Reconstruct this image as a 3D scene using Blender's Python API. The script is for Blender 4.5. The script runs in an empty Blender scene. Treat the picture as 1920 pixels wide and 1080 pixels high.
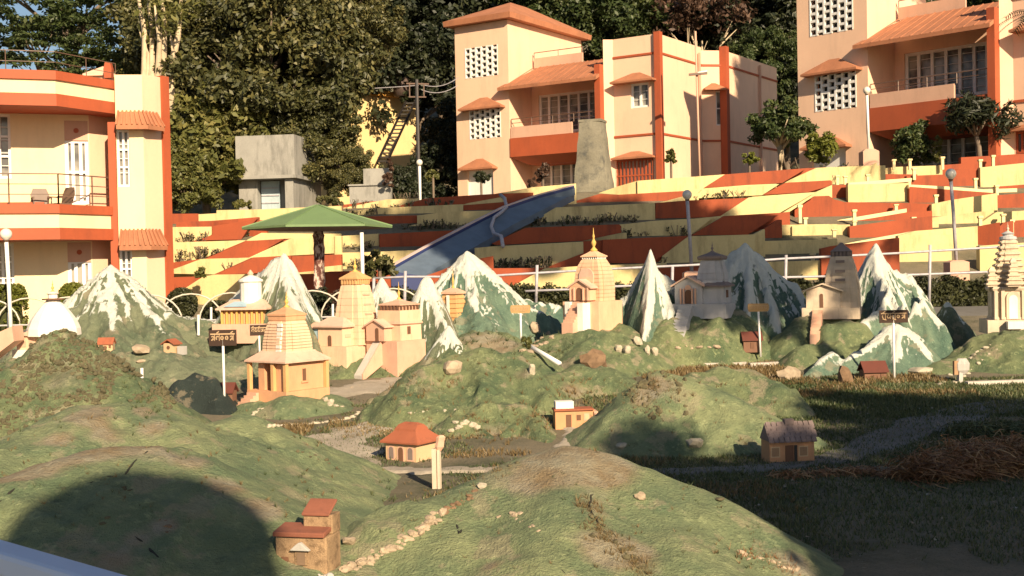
import bpy, math, random
import numpy as np
from mathutils import Vector as V, Matrix
random.seed(7); rng = np.random.default_rng(7)
R = math.radians
C = bpy.context.scene.collection
SC = bpy.context.scene

# ------------------------------------------------------------ camera
F = 2300.0; CZ = 2.6; PITCH = R(1.0); ROLL = R(1.2)
CAMM = Matrix.Rotation(math.pi/2 - PITCH, 3, 'X') @ Matrix.Rotation(-ROLL, 3, 'Z')
cd = bpy.data.cameras.new('camera'); cam = bpy.data.objects.new('camera', cd); C.objects.link(cam)
cam.matrix_world = Matrix.Translation((0, 0, CZ)) @ CAMM.to_4x4()
cd.sensor_width = 36; cd.lens = 36*F/1920; cd.clip_start = 0.1; cd.clip_end = 2000
SC.camera = cam
# ------------------------------------------------------------ light
SUN = V((0.40, -0.917, 0)).normalized(); ELEV = R(27)
to_sun = V((SUN.x*math.cos(ELEV), SUN.y*math.cos(ELEV), math.sin(ELEV)))
w = bpy.data.worlds.new('World'); SC.world = w; w.use_nodes = True
nt = w.node_tree; bg = nt.nodes['Background']
sk = nt.nodes.new('ShaderNodeTexSky'); sk.sky_type = 'NISHITA'; sk.sun_disc = False
sk.sun_elevation = ELEV; sk.sun_rotation = math.atan2(to_sun.x, to_sun.y)
nt.links.new(sk.outputs[0], bg.inputs[0]); bg.inputs[1].default_value = 0.05
sl = bpy.data.lights.new('sun', 'SUN'); sl.energy = 5.0; sl.angle = R(0.53); sl.color = (1.0, 0.795, 0.54)
so = bpy.data.objects.new('sun', sl); C.objects.link(so); so.rotation_euler = to_sun.to_track_quat('Z', 'Y').to_euler()
SC.view_settings.view_transform = 'Standard'; SC.view_settings.look = 'None'
SC.view_settings.gamma = 1; SC.view_settings.use_curve_mapping = False; SC.view_settings.exposure = 0.86

def ray(px, py):
    return CAMM @ V(((px-960)/F, -(py-540)/F, -1.0))
def P(px, py, d):
    r = ray(px, py); t = d/r.y
    return V((r.x*t, d, CZ + r.z*t))

# ------------------------------------------------------------ noise
def _h(ix, iy, s):
    n = (ix.astype(np.int64)*374761393 + iy.astype(np.int64)*668265263 + s*1442695041) & 0xffffffff
    n = ((n ^ (n >> 13))*1274126177) & 0xffffffff
    n = (n ^ (n >> 16)) & 0xffffffff
    return n/4294967295.0
def vn(x, y, s=0):
    ix = np.floor(x); iy = np.floor(y); fx = x-ix; fy = y-iy
    fx = fx*fx*(3-2*fx); fy = fy*fy*(3-2*fy)
    a = _h(ix, iy, s); b = _h(ix+1, iy, s); c = _h(ix, iy+1, s); d = _h(ix+1, iy+1, s)
    return (a*(1-fx)+b*fx)*(1-fy) + (c*(1-fx)+d*fx)*fy
def fbm(x, y, s=0, o=4):
    t = 0; a = .5
    for k in range(o):
        t = t + a*(vn(x, y, s+k*17)-.5); x = x*2.03+3.1; y = y*2.03+7.7; a *= .5
    return t
def sstep(a, b, x):
    t = np.clip((x-a)/(b-a), 0, 1); return t*t*(3-2*t)

# ------------------------------------------------------------ materials
def newmat(name):
    m = bpy.data.materials.new(name); m.use_nodes = True
    b = m.node_tree.nodes['Principled BSDF']; return m, m.node_tree, b
def N(t, kind, **kw):
    n = t.nodes.new(kind)
    for k, v in kw.items():
        if k.startswith('i'): n.inputs[int(k[1:])].default_value = v
        else: setattr(n, k, v)
    return n
def noise(t, scale, detail=5, rough=.6, vec=None):
    n = t.nodes.new('ShaderNodeTexNoise'); n.inputs['Scale'].default_value = scale
    n.inputs['Detail'].default_value = detail; n.inputs['Roughness'].default_value = rough
    if vec is not None: t.links.new(vec, n.inputs['Vector'])
    return n.outputs[0]
def ramp(t, src, a, b, ca=(0, 0, 0, 1), cb=(1, 1, 1, 1)):
    n = t.nodes.new('ShaderNodeValToRGB'); e = n.color_ramp.elements
    e[0].position = a; e[1].position = b; e[0].color = ca; e[1].color = cb
    t.links.new(src, n.inputs[0]); return n.outputs[0]
def mix(t, f, a, b, mode='MIX'):
    n = t.nodes.new('ShaderNodeMix'); n.data_type = 'RGBA'; n.blend_type = mode
    for s, v in ((n.inputs[0], f), (n.inputs[6], a), (n.inputs[7], b)):
        if hasattr(v, 'links'): t.links.new(v, s)
        elif isinstance(v, (int, float)): s.default_value = v
        else: s.default_value = (*v, 1) if len(v) == 3 else v
    return n.outputs[2]
def mth(t, op, a, b):
    n = t.nodes.new('ShaderNodeMath'); n.operation = op
    for s, v in ((n.inputs[0], a), (n.inputs[1], b)):
        if hasattr(v, 'links'): t.links.new(v, s)
        else: s.default_value = v
    return n.outputs[0]
def bump(t, b, src, st, dist=.02):
    n = t.nodes.new('ShaderNodeBump'); n.inputs['Strength'].default_value = st; n.inputs['Distance'].default_value = dist
    t.links.new(src, n.inputs['Height']); t.links.new(n.outputs[0], b.inputs['Normal'])
def geopos(t):
    return t.nodes.new('ShaderNodeNewGeometry').outputs['Position']
_mc = {}
def paint(name, col, var=.18, scale=1.5, rough=.75, dirt=.25, fine=.1, bst=.15, dcol=None, streak=True):
    """weathered paint / plaster: slow tone drift, stains running down, fine grain"""
    if name in _mc: return _mc[name]
    m, t, b = newmat(name); g = geopos(t)
    d2 = tuple(c*(1-var) for c in col); c = mix(t, ramp(t, noise(t, scale, 4, .6, g), .3, .7), d2, col)
    if dirt:
        mp = N(t, 'ShaderNodeMapping'); t.links.new(g, mp.inputs[0])
        mp.inputs['Scale'].default_value = (1, 1, .22) if streak else (1, 1, 1)
        f = ramp(t, noise(t, scale*2.6, 8, .7, mp.outputs[0]), .5, .78)
        dc = dcol or tuple(x*.45+.01 for x in col)
        c = mix(t, mth(t, 'MULTIPLY', f, dirt*1.6), c, dc)
    nf = noise(t, scale*22, 3, .6, g)
    c = mix(t, fine, c, mix(t, nf, (0, 0, 0), (1, 1, 1)), 'OVERLAY')
    t.links.new(c, b.inputs['Base Color']); b.inputs['Roughness'].default_value = rough
    if bst: bump(t, b, nf, bst, .01)
    _mc[name] = m; return m
def metal(name, col, rough=.45, met=0.0):
    m, t, b = newmat(name); g = geopos(t)
    c = mix(t, ramp(t, noise(t, 9, 6, .7, g), .45, .75), col, tuple(x*.6+.01 for x in col))
    t.links.new(c, b.inputs['Base Color']); b.inputs['Roughness'].default_value = rough; b.inputs['Metallic'].default_value = met
    return m
def leafmat(name, a, b_, c_, trans=.25):
    m, t, b = newmat(name)
    rnd = t.nodes.new('ShaderNodeNewGeometry')
    cr = t.nodes.new('ShaderNodeValToRGB'); e = cr.color_ramp.elements
    e[0].color = (*a, 1); e[1].color = (*c_, 1); k = e.new(.55); k.color = (*b_, 1)
    big = noise(t, .35, 3, .5, rnd.outputs['Position'])
    f = mth(t, 'ADD', mth(t, 'MULTIPLY', rnd.outputs['Random Per Island'], .65), mth(t, 'MULTIPLY', ramp(t, big, .3, .7), .35))
    t.links.new(f, cr.inputs[0]); t.links.new(cr.outputs[0], b.inputs['Base Color'])
    b.inputs['Roughness'].default_value = .55
    tr = t.nodes.new('ShaderNodeBsdfTranslucent'); t.links.new(cr.outputs[0], tr.inputs[0])
    ms = t.nodes.new('ShaderNodeMixShader'); ms.inputs[0].default_value = trans
    t.links.new(b.outputs[0], ms.inputs[1]); t.links.new(tr.outputs[0], ms.inputs[2])
    t.links.new(ms.outputs[0], t.nodes['Material Output'].inputs[0])
    return m
def hillmat(name, ga, gb, rockc=(.30, .27, .20), speck=.5, crack=0.0):
    """painted cement hill: two greens, bare earth and white snow paint driven by per-vertex masks, worn by noise"""
    m, t, b = newmat(name); g = geopos(t)
    n1 = ramp(t, noise(t, 1.3, 6, .65, g), .36, .64); n2 = noise(t, 9, 8, .72, g); n3 = noise(t, 45, 4, .6, g)
    c = mix(t, n1, ga, gb)
    c = mix(t, mth(t, 'MULTIPLY', ramp(t, noise(t, 3.1, 9, .75, g), .42, .68), .5), c, tuple(x*.66 for x in ga))
    c = mix(t, mth(t, 'MULTIPLY', ramp(t, n2, .55, .68), speck), c, tuple(x*1.5+.02 for x in gb))
    c = mix(t, mth(t, 'MULTIPLY', ramp(t, noise(t, 5.5, 9, .75, g), .58, .66), speck*.9), c, tuple(x*.45 for x in ga))
    tp = ramp(t, noise(t, 1.9, 10, .68, g), .555, .60); c = mix(t, mth(t, 'MULTIPLY', tp, .75*speck), c, mix(t, n2, (.26, .20, .12), (.42, .36, .26)))
    ea = N(t, 'ShaderNodeAttribute', attribute_name='earth'); sa = N(t, 'ShaderNodeAttribute', attribute_name='snow')
    n4 = noise(t, 3.2, 6, .65, g)
    ef = ramp(t, mth(t, 'ADD', ea.outputs['Fac'], mth(t, 'ADD', mth(t, 'MULTIPLY', mth(t, 'SUBTRACT', n4, .5), .9), mth(t, 'MULTIPLY', mth(t, 'SUBTRACT', n2, .5), .5))), .30, .72)
    ec = mix(t, ramp(t, n4, .35, .65), (.23, .16, .09), rockc)
    c = mix(t, mth(t, 'MULTIPLY', ef, .9), c, ec)
    mp = N(t, 'ShaderNodeMapping'); t.links.new(g, mp.inputs[0]); mp.inputs['Scale'].default_value = (1.6, 1.0, .42)
    sn = noise(t, 7, 7, .7, mp.outputs[0])
    sf = ramp(t, mth(t, 'ADD', sa.outputs['Fac'], mth(t, 'MULTIPLY', mth(t, 'SUBTRACT', sn, .5), 1.15)), .42, .58)
    c = mix(t, sf, c, mix(t, n2, (.50, .53, .47), (.76, .76, .69)))
    if crack:
        vo = N(t, 'ShaderNodeTexVoronoi', feature='DISTANCE_TO_EDGE'); t.links.new(g, vo.inputs['Vector']); vo.inputs['Scale'].default_value = 1.6
        cf = mth(t, 'MULTIPLY', ramp(t, vo.outputs[0], .0, .012, (1, 1, 1, 1), (0, 0, 0, 1)), mth(t, 'MULTIPLY', ramp(t, noise(t, .9, 3, .5, g), .52, .6), crack))
        c = mix(t, cf, c, (.03, .03, .02))
    c = mix(t, .2, c, mix(t, n3, (.1, .1, .1), (.9, .9, .9)), 'OVERLAY')
    c = mix(t, mth(t, 'MULTIPLY', ramp(t, noise(t, 85, 3, .6, g), .62, .72), .3), c, tuple(x*.5 for x in ga)); c = mix(t, mth(t, 'MULTIPLY', ramp(t, noise(t, 130, 2, .5, g), .68, .76), .3), c, (.42, .38, .26))
    t.links.new(c, b.inputs['Base Color']); b.inputs['Roughness'].default_value = .85
    bump(t, b, mth(t, 'ADD', n2, mth(t, 'MULTIPLY', n3, .6)), .95, .06)
    return m

# ------------------------------------------------------------ mesh helpers
class MB:
    def __init__(s): s.v = []; s.f = []
    def add(s, vs, fs):
        o = len(s.v); s.v += [V(v) for v in vs]; s.f += [tuple(i+o for i in f) for f in fs]; return s
    def box(s, x0, x1, y0, y1, z0, z1, M=None):
        vs = [V((x, y, z)) for z in (z0, z1) for y in (y0, y1) for x in (x0, x1)]
        if M: vs = [M @ v for v in vs]
        return s.add(vs, [(0, 2, 3, 1), (4, 5, 7, 6), (0, 1, 5, 4), (2, 6, 7, 3), (0, 4, 6, 2), (1, 3, 7, 5)])
    def bar(s, a, b, w, h=None, up=V((0, 0, 1))):
        a = V(a); b = V(b); d = (b-a).normalized(); h = h or w
        x = d.cross(up)
        if x.length < 1e-4: x = d.cross(V((0, 1, 0)))
        x.normalize(); y = x.cross(d).normalized()
        vs = [p + x*sx*w/2 + y*sy*h/2 for p in (a, b) for sy in (-1, 1) for sx in (-1, 1)]
        return s.add(vs, [(0, 2, 3, 1), (4, 5, 7, 6), (0, 1, 5, 4), (2, 6, 7, 3), (0, 4, 6, 2), (1, 3, 7, 5)])
    def loft(s, rings, cap0=True, cap1=True):
        n = len(rings[0]); o = len(s.v)
        for r in rings: s.v += [V(v) for v in r]
        for k in range(len(rings)-1):
            for i in range(n):
                j = (i+1) % n; s.f.append((o+k*n+i, o+k*n+j, o+(k+1)*n+j, o+(k+1)*n+i))
        if cap0: s.f.append(tuple(o+i for i in reversed(range(n))))
        if cap1: s.f.append(tuple(o+(len(rings)-1)*n+i for i in range(n)))
        return s
    def lathe(s, prof, n=10, c=(0, 0, 0), ph=0):
        c = V(c)
        return s.loft([[c+V((r*math.cos(2*math.pi*(i+ph)/n), r*math.sin(2*math.pi*(i+ph)/n), z)) for i in range(n)] for r, z in prof])
    def tube(s, pts, r, n=6):
        pts = [V(p) for p in pts]; rs = r if isinstance(r, (list, tuple)) else [r]*len(pts); rings = []
        for i, p in enumerate(pts):
            d = (pts[min(i+1, len(pts)-1)]-pts[max(i-1, 0)]).normalized()
            x = d.cross(V((0, 0, 1)));
            if x.length < 1e-3: x = V((1, 0, 0))
            x.normalize(); y = d.cross(x).normalized()
            rings.append([p+(x*math.cos(2*math.pi*k/n)+y*math.sin(2*math.pi*k/n))*rs[i] for k in range(n)])
        return s.loft(rings)
    def sq(s, levels, plan=None, c=(0, 0)):
        """stack of square (or custom plan) rings: levels [(half, z)]"""
        plan = plan or [(-1, -1), (1, -1), (1, 1), (-1, 1)]
        return s.loft([[V((c[0]+x*h, c[1]+y*h, z)) for x, y in plan] for h, z in levels])
    def prism(s, poly, ext):
        ext = V(ext); poly = [V(p) for p in poly]
        return s.loft([poly, [p+ext for p in poly]])
    def hip(s, x0, x1, y0, y1, z, h, ridge=None, th=.0):
        """hipped roof on a rectangle, ridge along x of given half length"""
        cx = (x0+x1)/2; cy = (y0+y1)/2; r = ridge if ridge is not None else max(0, (x1-x0-(y1-y0))/2)
        vs = [(x0, y0, z), (x1, y0, z), (x1, y1, z), (x0, y1, z), (cx-r, cy, z+h), (cx+r, cy, z+h)]
        if th:
            s.box(x0, x1, y0, y1, z-th, z-.002)
        return s.add(vs, [(0, 1, 5, 4), (1, 2, 5), (2, 3, 4, 5), (3, 0, 4), (3, 2, 1, 0)])
    def gable(s, x0, x1, y0, y1, z, h, th=.02, axis='y'):
        """two-slope roof slab, ridge along axis"""
        if axis == 'y':
            c = (x0+x1)/2; pr = [(x0, z), (c, z+h), (x1, z), (x1, z-th), (c, z+h-th), (x0, z-th)]
            return s.loft([[V((a, y, b)) for a, b in pr] for y in (y0, y1)])
        c = (y0+y1)/2; pr = [(y0, z), (c, z+h), (y1, z), (y1, z-th), (c, z+h-th), (y0, z-th)]
        return s.loft([[V((x, a, b)) for a, b in pr] for x in (x0, x1)])
MW = {}
def link(name, me, parent=None):
    o = bpy.data.objects.new(name, me); C.objects.link(o)
    if parent: o.parent = parent
    return o
def obj(name, mb, mat, parent=None, world=False, smooth=False, label=None, bevel=0):
    vs = mb.v
    if world and parent is not None:
        pi = root_mat(parent).inverted(); vs = [pi @ v for v in vs]
    me = bpy.data.meshes.new(name); me.from_pydata([tuple(v) for v in vs], [], mb.f); me.materials.append(mat)
    if smooth: me.shade_smooth()
    me.update(); fixn(me)
    o = link(name, me, parent)
    if label: o['label'] = label
    if bevel:
        b = o.modifiers.new('bevel', 'BEVEL'); b.width = bevel; b.segments = 2; b.limit_method = 'ANGLE'
    return o
import bmesh
def fixn(me):
    bm = bmesh.new(); bm.from_mesh(me); bmesh.ops.recalc_face_normals(bm, faces=bm.faces); bm.to_mesh(me); bm.free()
def root_mat(o):
    while o.parent: o = o.parent
    return MW.get(o.name, Matrix.Identity(4))
def thing(name, label, cat, loc=(0, 0, 0), rz=0, group=None, sc=1):
    o = bpy.data.objects.new(name, None); C.objects.link(o); o.empty_display_size = .1
    o.location = loc; o.rotation_euler = (0, 0, rz); o.scale = (sc, sc, sc); o['label'] = label; o['category'] = cat
    if group: o['group'] = group
    MW[o.name] = Matrix.Translation(V(loc)) @ Matrix.Rotation(rz, 4, 'Z') @ Matrix.Scale(sc, 4); return o
def tag(o, label=None, cat=None, group=None, kind=None):
    for k, v in (('label', label), ('category', cat), ('group', group), ('kind', kind)):
        if v: o[k] = v
    return o
def dup(root, loc, rz=0, sc=None, label=None, group=None, tilt=None):
    c = root.copy(); C.objects.link(c); c.location = loc; c.rotation_euler = (tilt[0], tilt[1], rz) if tilt else (0, 0, rz)
    if sc is not None: c.scale = sc if isinstance(sc, (tuple, list)) else (sc, sc, sc)
    if label: c['label'] = label
    if group: c['group'] = group
    for ch in list(root.children):
        k = ch.copy(); C.objects.link(k); k.parent = c
        for g in list(ch.children):
            q = g.copy(); C.objects.link(q); q.parent = k
    return c
def npmesh(name, co, faces, mat, smooth=False):
    """quads or tris from numpy arrays"""
    k = faces.shape[1]; me = bpy.data.meshes.new(name)
    me.vertices.add(len(co)); me.vertices.foreach_set('co', co.astype(np.float32).ravel())
    me.loops.add(faces.size); me.loops.foreach_set('vertex_index', faces.astype(np.int32).ravel())
    me.polygons.add(len(faces)); me.polygons.foreach_set('loop_start', np.arange(0, faces.size, k, dtype=np.int32))
    try: me.polygons.foreach_set('loop_total', np.full(len(faces), k, dtype=np.int32))
    except Exception: pass
    me.materials.append(mat); me.update(calc_edges=True)
    if smooth: me.shade_smooth()
    return me
class Plane:
    """vertical facade plane through world point o along horizontal direction u"""
    def __init__(s, o, u):
        s.o = V((o[0], o[1], 0)); s.u = V((u[0], u[1], 0)).normalized(); s.n = V((s.u.y, -s.u.x, 0))
        if s.n.dot(V((0, 0, 0))-s.o) < 0: s.n = -s.n
    def hit(s, px, py):
        r = ray(px, py); t = s.n.dot(s.o)/s.n.dot(V((r.x, r.y, 0)))
        w = V((r.x*t, r.y*t, CZ+r.z*t)); return (V((w.x, w.y, 0))-s.o).dot(s.u), w.z
    def at(s, a, z, off=0): return s.o + s.u*a + s.n*off + V((0, 0, z))
    def box(s, mb, a0, a1, z0, z1, o0, o1):
        vs = [s.at(a, z, o) for z in (z0, z1) for o in (o0, o1) for a in (a0, a1)]
        return mb.add(vs, [(0, 2, 3, 1), (4, 5, 7, 6), (0, 1, 5, 4), (2, 6, 7, 3), (0, 4, 6, 2), (1, 3, 7, 5)])
    def wall(s, mb, a0, a1, z0, z1, holes, depth=.22):
        """front face with rectangular openings, with reveals"""
        A = sorted({a0, a1, *[h[0] for h in holes], *[h[1] for h in holes]}); Z = sorted({z0, z1, *[h[2] for h in holes], *[h[3] for h in holes]})
        for i in range(len(A)-1):
            for j in range(len(Z)-1):
                ca = (A[i]+A[i+1])/2; cz = (Z[j]+Z[j+1])/2
                if any(h[0] < ca < h[1] and h[2] < cz < h[3] for h in holes): continue
                mb.add([s.at(A[i], Z[j]), s.at(A[i+1], Z[j]), s.at(A[i+1], Z[j+1]), s.at(A[i], Z[j+1])], [(0, 1, 2, 3)])
        for h in holes:
            c = [(h[0], h[2]), (h[1], h[2]), (h[1], h[3]), (h[0], h[3])]
            for k in range(4):
                p, q = c[k], c[(k+1) % 4]
                mb.add([s.at(*p), s.at(*q), s.at(*q, -depth), s.at(*p, -depth)], [(0, 1, 2, 3)])
        return mb
# ------------------------------------------------------------ ground
def G(x, y):
    """ground height: lawn, gentle rise, promenade, terraced slope, building plateau, wooded hill"""
    x = np.asarray(x, float); y = np.asarray(y, float)
    z = .5*np.clip((y-17)/9, 0, 1) + .75*sstep(26, 32.5, y)
    px = 960 + F*x/np.maximum(y, 1)
    cap = np.interp(px, [300, 700, 1000, 1300, 1500, 1950], [44.0, 45.2, 46.3, 46.9, 48.2, 49.3])
    z = z + (np.minimum(np.maximum(y, 34.2), cap)-34.2)*.335*np.where(x > -9.3, 1, sstep(33, 44, y))
    z = z + np.clip(y-82, 0, 90)*.42*sstep(-.42, -.27, x/np.maximum(y, 1))
    z = z + .05*fbm(x*.5, y*.5, 3)*np.clip((27-y)/3, 0, 1)
    return z
def g1(x, y): return float(G(np.array([x]), np.array([y]))[0])
def ground_mat():
    m, t, b = newmat('lawn_soil'); g = geopos(t)
    n1 = noise(t, .55, 7, .7, g); n2 = noise(t, 6, 8, .7, g); n3 = noise(t, 40, 4, .7, g)
    c = mix(t, ramp(t, n1, .32, .55), (.055, .066, .028), (.21, .175, .115))
    c = mix(t, ramp(t, n2, .5, .68), c, (.17, .15, .10)); c = mix(t, ramp(t, n3, .55, .75), c, (.035, .04, .02))
    t.links.new(c, b.inputs['Base Color']); b.inputs['Roughness'].default_value = .95
    bump(t, b, mth(t, 'ADD', n2, n3), .8, .05); return m
def grid_sheet(name, xs, ys, zf, mat, kind='structure', keep=None):
    X, Y = np.meshgrid(xs, ys); Z = zf(X, Y); n, mm = X.shape
    co = np.stack([X.ravel(), Y.ravel(), Z.ravel()], 1); i = np.arange(n*mm).reshape(n, mm)
    f = np.stack([i[:-1, :-1].ravel(), i[:-1, 1:].ravel(), i[1:, 1:].ravel(), i[1:, :-1].ravel()], 1)
    if keep is not None: f = f[keep(co[f].mean(1))]
    o = link(name, npmesh(name, co, f, mat, True)); o['kind'] = kind; return o
xs = np.concatenate([np.linspace(-400, -32, 24), np.arange(-30, 30, .25), np.linspace(32, 400, 24)])
ys = np.concatenate([np.linspace(-90, 3, 12), np.arange(4, 50, .25), np.linspace(51, 180, 70), np.linspace(190, 700, 12)])
M_ground = ground_mat()
grid_sheet('ground', xs, ys, G, M_ground)

M_path = paint('path_gravel', (.17, .16, .145), .3, 1.1, .9, .4, .12, .4, (.08, .08, .05), streak=False)
M_dirt = paint('bare_cement', (.44, .38, .30), .4, .9, .9, .5, .3, .6, (.13, .12, .07), streak=False)
def ribbon(name, pts, mat, lift=.02, wn=.12):
    """path following the ground along points (x, y, half width)"""
    rows = []; n = 70
    pts = np.array(pts, float); t = np.linspace(0, len(pts)-1, n); c = np.stack([np.interp(t, range(len(pts)), pts[:, k]) for k in range(3)], 1)
    for k in range(3): c[:, k] = np.convolve(np.pad(c[:, k], 4, 'edge'), np.ones(9)/9, 'valid')
    d = np.gradient(c[:, :2], axis=0); d /= np.linalg.norm(d, axis=1)[:, None]; nn = np.stack([-d[:, 1], d[:, 0]], 1)
    K = 9; co = []
    for j in range(K):
        s = (j/(K-1)*2-1)*(c[:, 2] + wn*(np.array([vn(np.array(i*.45), np.array(j < K/2), 5) for i in range(n)])-.5)*2)
        xy = c[:, :2]+nn*s[:, None]; z = G(xy[:, 0], xy[:, 1])+lift-(.03 if j in (0, K-1) else 0)
        co.append(np.stack([xy[:, 0], xy[:, 1], z], 1))
    co = np.stack(co, 1).reshape(-1, 3); i = np.arange(n*K).reshape(n, K)
    f = np.stack([i[:-1, :-1].ravel(), i[:-1, 1:].ravel(), i[1:, 1:].ravel(), i[1:, :-1].ravel()], 1)
    o = link(name, npmesh(name, co, f, mat, True)); o['kind'] = 'structure'; return o
def gp(px, py, z=None):
    """where the ray through a pixel meets the ground"""
    r = ray(px, py); t = 4.0
    while t < 200:
        p = V((r.x*t, r.y*t, CZ+r.z*t))
        if p.z <= g1(p.x, p.y): return p
        t += .05
    return p
def gpw(px, py, w): p = gp(px, py); return (p.x, p.y, w)
ribbon('path', [gpw(1190, 884, .22), gpw(1330, 884, .26), gpw(1480, 876, .28), gpw(1600, 850, .34), gpw(1690, 815, .42), gpw(1760, 785, .5), gpw(1850, 765, .55), gpw(2000, 752, .6)], M_path)
ribbon('cement_channel', [gpw(610, 905, .2), gpw(680, 872, .35), gpw(620, 830, .5), gpw(700, 800, .5), gpw(800, 775, .3)], M_dirt, .025, .2)
ribbon('cement_apron', [gpw(620, 880, .2), gpw(780, 885, .22), gpw(900, 885, .18), gpw(960, 880, .1)], M_dirt, .035, .1)
ribbon('hut_path', [gpw(1066, 802, .08), gpw(1076, 815, .12), gpw(1066, 835, .16), gpw(1050, 850, .16)], M_dirt, .03, .05)
ribbon('upper_path', [gpw(560, 745, .5), gpw(660, 733, .6), gpw(760, 715, .6), gpw(850, 700, .4)], M_dirt, .03, .2)
ribbon('promenade', [(-14, 31.6, 1.2), (0, 32, 1.2), (14, 32, 1.2)], M_path, .03, .0)

# ------------------------------------------------------------ model hills
HS = []   # height samplers
def hill(name, label, cat, ridges, mat, step=.06, gully=0.0, gf=2.2, lump=.05, snow=None, earth=(), k=.05, group=None, pad=1.0, s=.6, rho=.25, seed=1, radial=0.0, rf=5.0, snr=.75, crag=.055):
    """cement hill: ridge lines (px, py, distance) carry the crest, flanks fall away with slope s, gullies cut in between"""
    segs = []; tops = []
    for rd in ridges:
        pts = rd[0] if isinstance(rd, tuple) else rd; ss = rd[1] if isinstance(rd, tuple) else s
        W = [P(*p[:3]) for p in pts]; tops += W
        if len(W) == 1: W = W*2
        for a, b in zip(W[:-1], W[1:]): segs.append((a, b, ss))
    zt = max(p.z for p in tops)
    x0 = min(p.x for p in tops); x1 = max(p.x for p in tops); y0 = min(p.y for p in tops); y1 = max(p.y for p in tops)
    m = min(pad*(zt+.2)/min(q[2] for q in segs), 3.2)
    X, Y = np.meshgrid(np.arange(x0-m, x1+m+step, step), np.arange(y0-m, y1+m+step, step))
    g = G(X, Y); H = np.full(X.shape, -9.0); RR = np.full(X.shape, 9.0); cre = np.full(X.shape, zt)
    wx = X + .16*fbm(X*1.7, Y*1.7, seed)*min(1, s); wy = Y + .16*fbm(X*1.7, Y*1.7, seed+9)*min(1, s)
    for a, b, ss in segs:
        dx, dy = b.x-a.x, b.y-a.y; L = dx*dx+dy*dy
        t = np.clip(((wx-a.x)*dx+(wy-a.y)*dy)/L, 0, 1) if L > 1e-9 else np.zeros_like(X)
        r = np.hypot(wx-a.x-t*dx, wy-a.y-t*dy); zz = a.z+(b.z-a.z)*t
        h = zz - ss*(np.sqrt(r*r+rho*rho)-rho)
        mx = np.maximum(H, h); mn = np.minimum(H, h); H = mx + k*np.log1p(np.exp(np.clip((mn-mx)/k, -30, 0)))
        RR = np.minimum(RR, r)
    H -= k*.6
    fall = np.clip(RR/.5, 0, 1)
    if gully:
        rg = 1-np.abs(2*vn(wx*gf+fbm(X*3, Y*3, seed)*1.2, wy*gf*.7, seed+3)-1); rg2 = 1-np.abs(2*vn(wx*gf*2.3, wy*gf*2.3, seed+5)-1)
        H += gully*(rg-.65 + .45*(rg2-.5))*fall
    cr1 = 1-np.abs(2*vn(wx*2.9+.4*fbm(X*5, Y*5, seed+70), wy*2.9, seed+71)-1); cr2 = 1-np.abs(2*vn(X*6.3, Y*6.3, seed+72)-1); cm = sstep(.38, .62, vn(X*1.1, Y*1.1, seed+73))
    H += crag*(cr1-.6+.55*(cr2-.5))*(.3+.7*cm)*np.clip((H-g)/.25, 0, 1)
    if radial:
        pk = max(tops, key=lambda q: q.z); th = np.arctan2(wy-pk.y, wx-pk.x); rp = np.hypot(wx-pk.x, wy-pk.y)
        th = th + .35*fbm(X*2.2, Y*2.2, seed+40); q1 = 1-np.abs(2*vn(th*rf+40, rp*.5, seed+50)-1); q2 = 1-np.abs(2*vn(th*rf*2.6+40, rp*1.1, seed+60)-1)
        rdg = .65*q1+.35*q2; H += radial*(rdg-.62)*np.clip(rp/.55, 0, 1)*np.clip((H-g)/.5, 0, 1)
    H += lump*2*fbm(X*2.6, Y*2.6, seed+20, 5)*(.35+.65*fall) + lump*.55*fbm(X*9, Y*9, seed+31, 4)
    zb = float(g.min()); T = (H-zb)/(zt-zb)
    sn = np.zeros(X.shape)
    if snow:
        lo, hi, rw = snow
        sn = sstep(lo, hi, T + .25*fbm(X*4, Y*4, seed+2)) + rw[0]*np.exp(-(RR/rw[1])**2)*sstep(rw[2], rw[2]+.35, T)
        if radial: sn += snr*(sstep(.62, .86, rdg)*sstep(lo-.55, lo+.05, T)+.5*sstep(.84, .95, q2)*sstep(lo-.7, lo-.2, T))
        if gully: sn += .35*sstep(.75, .95, rg)*sstep(lo-.35, hi, T)
    ea = np.zeros(X.shape)
    for e in earth:
        c = P(*e[:3]); ea += (e[4] if len(e) > 4 else 1)*np.exp(-(((X-c.x)**2+(Y-c.y)**2+2*(H-c.z)**2)/e[3]**2))
    n0, m0 = X.shape; HH = np.where(H < g-.08, g-.08, H)
    co = np.stack([X.ravel(), Y.ravel(), HH.ravel()], 1); i = np.arange(n0*m0).reshape(n0, m0)
    f = np.stack([i[:-1, :-1].ravel(), i[:-1, 1:].ravel(), i[1:, 1:].ravel(), i[1:, :-1].ravel()], 1)
    up = (H > g-.06).ravel(); f = f[up[f].any(1)]
    used = np.unique(f); rm = np.zeros(len(co), int); rm[used] = np.arange(len(used)); f = rm[f]; co = co[used]
    base = V((float(co[:, 0].mean()), float(co[:, 1].mean()), 0)); base.z = g1(base.x, base.y)
    co2 = co - np.array(base)
    me = npmesh(name, co2, f, mat, True)
    for nm, arr in (('snow', sn), ('earth', ea)):
        a = me.attributes.new(nm, 'FLOAT', 'POINT'); a.data.foreach_set('value', arr.ravel()[used].astype(np.float32))
    o = link(name, me); o.location = base; tag(o, label, cat, group, 'thing')
    MW[o.name] = Matrix.Translation(base)
    HS.append((X[0], Y[:, 0], H, o)); return o
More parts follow.
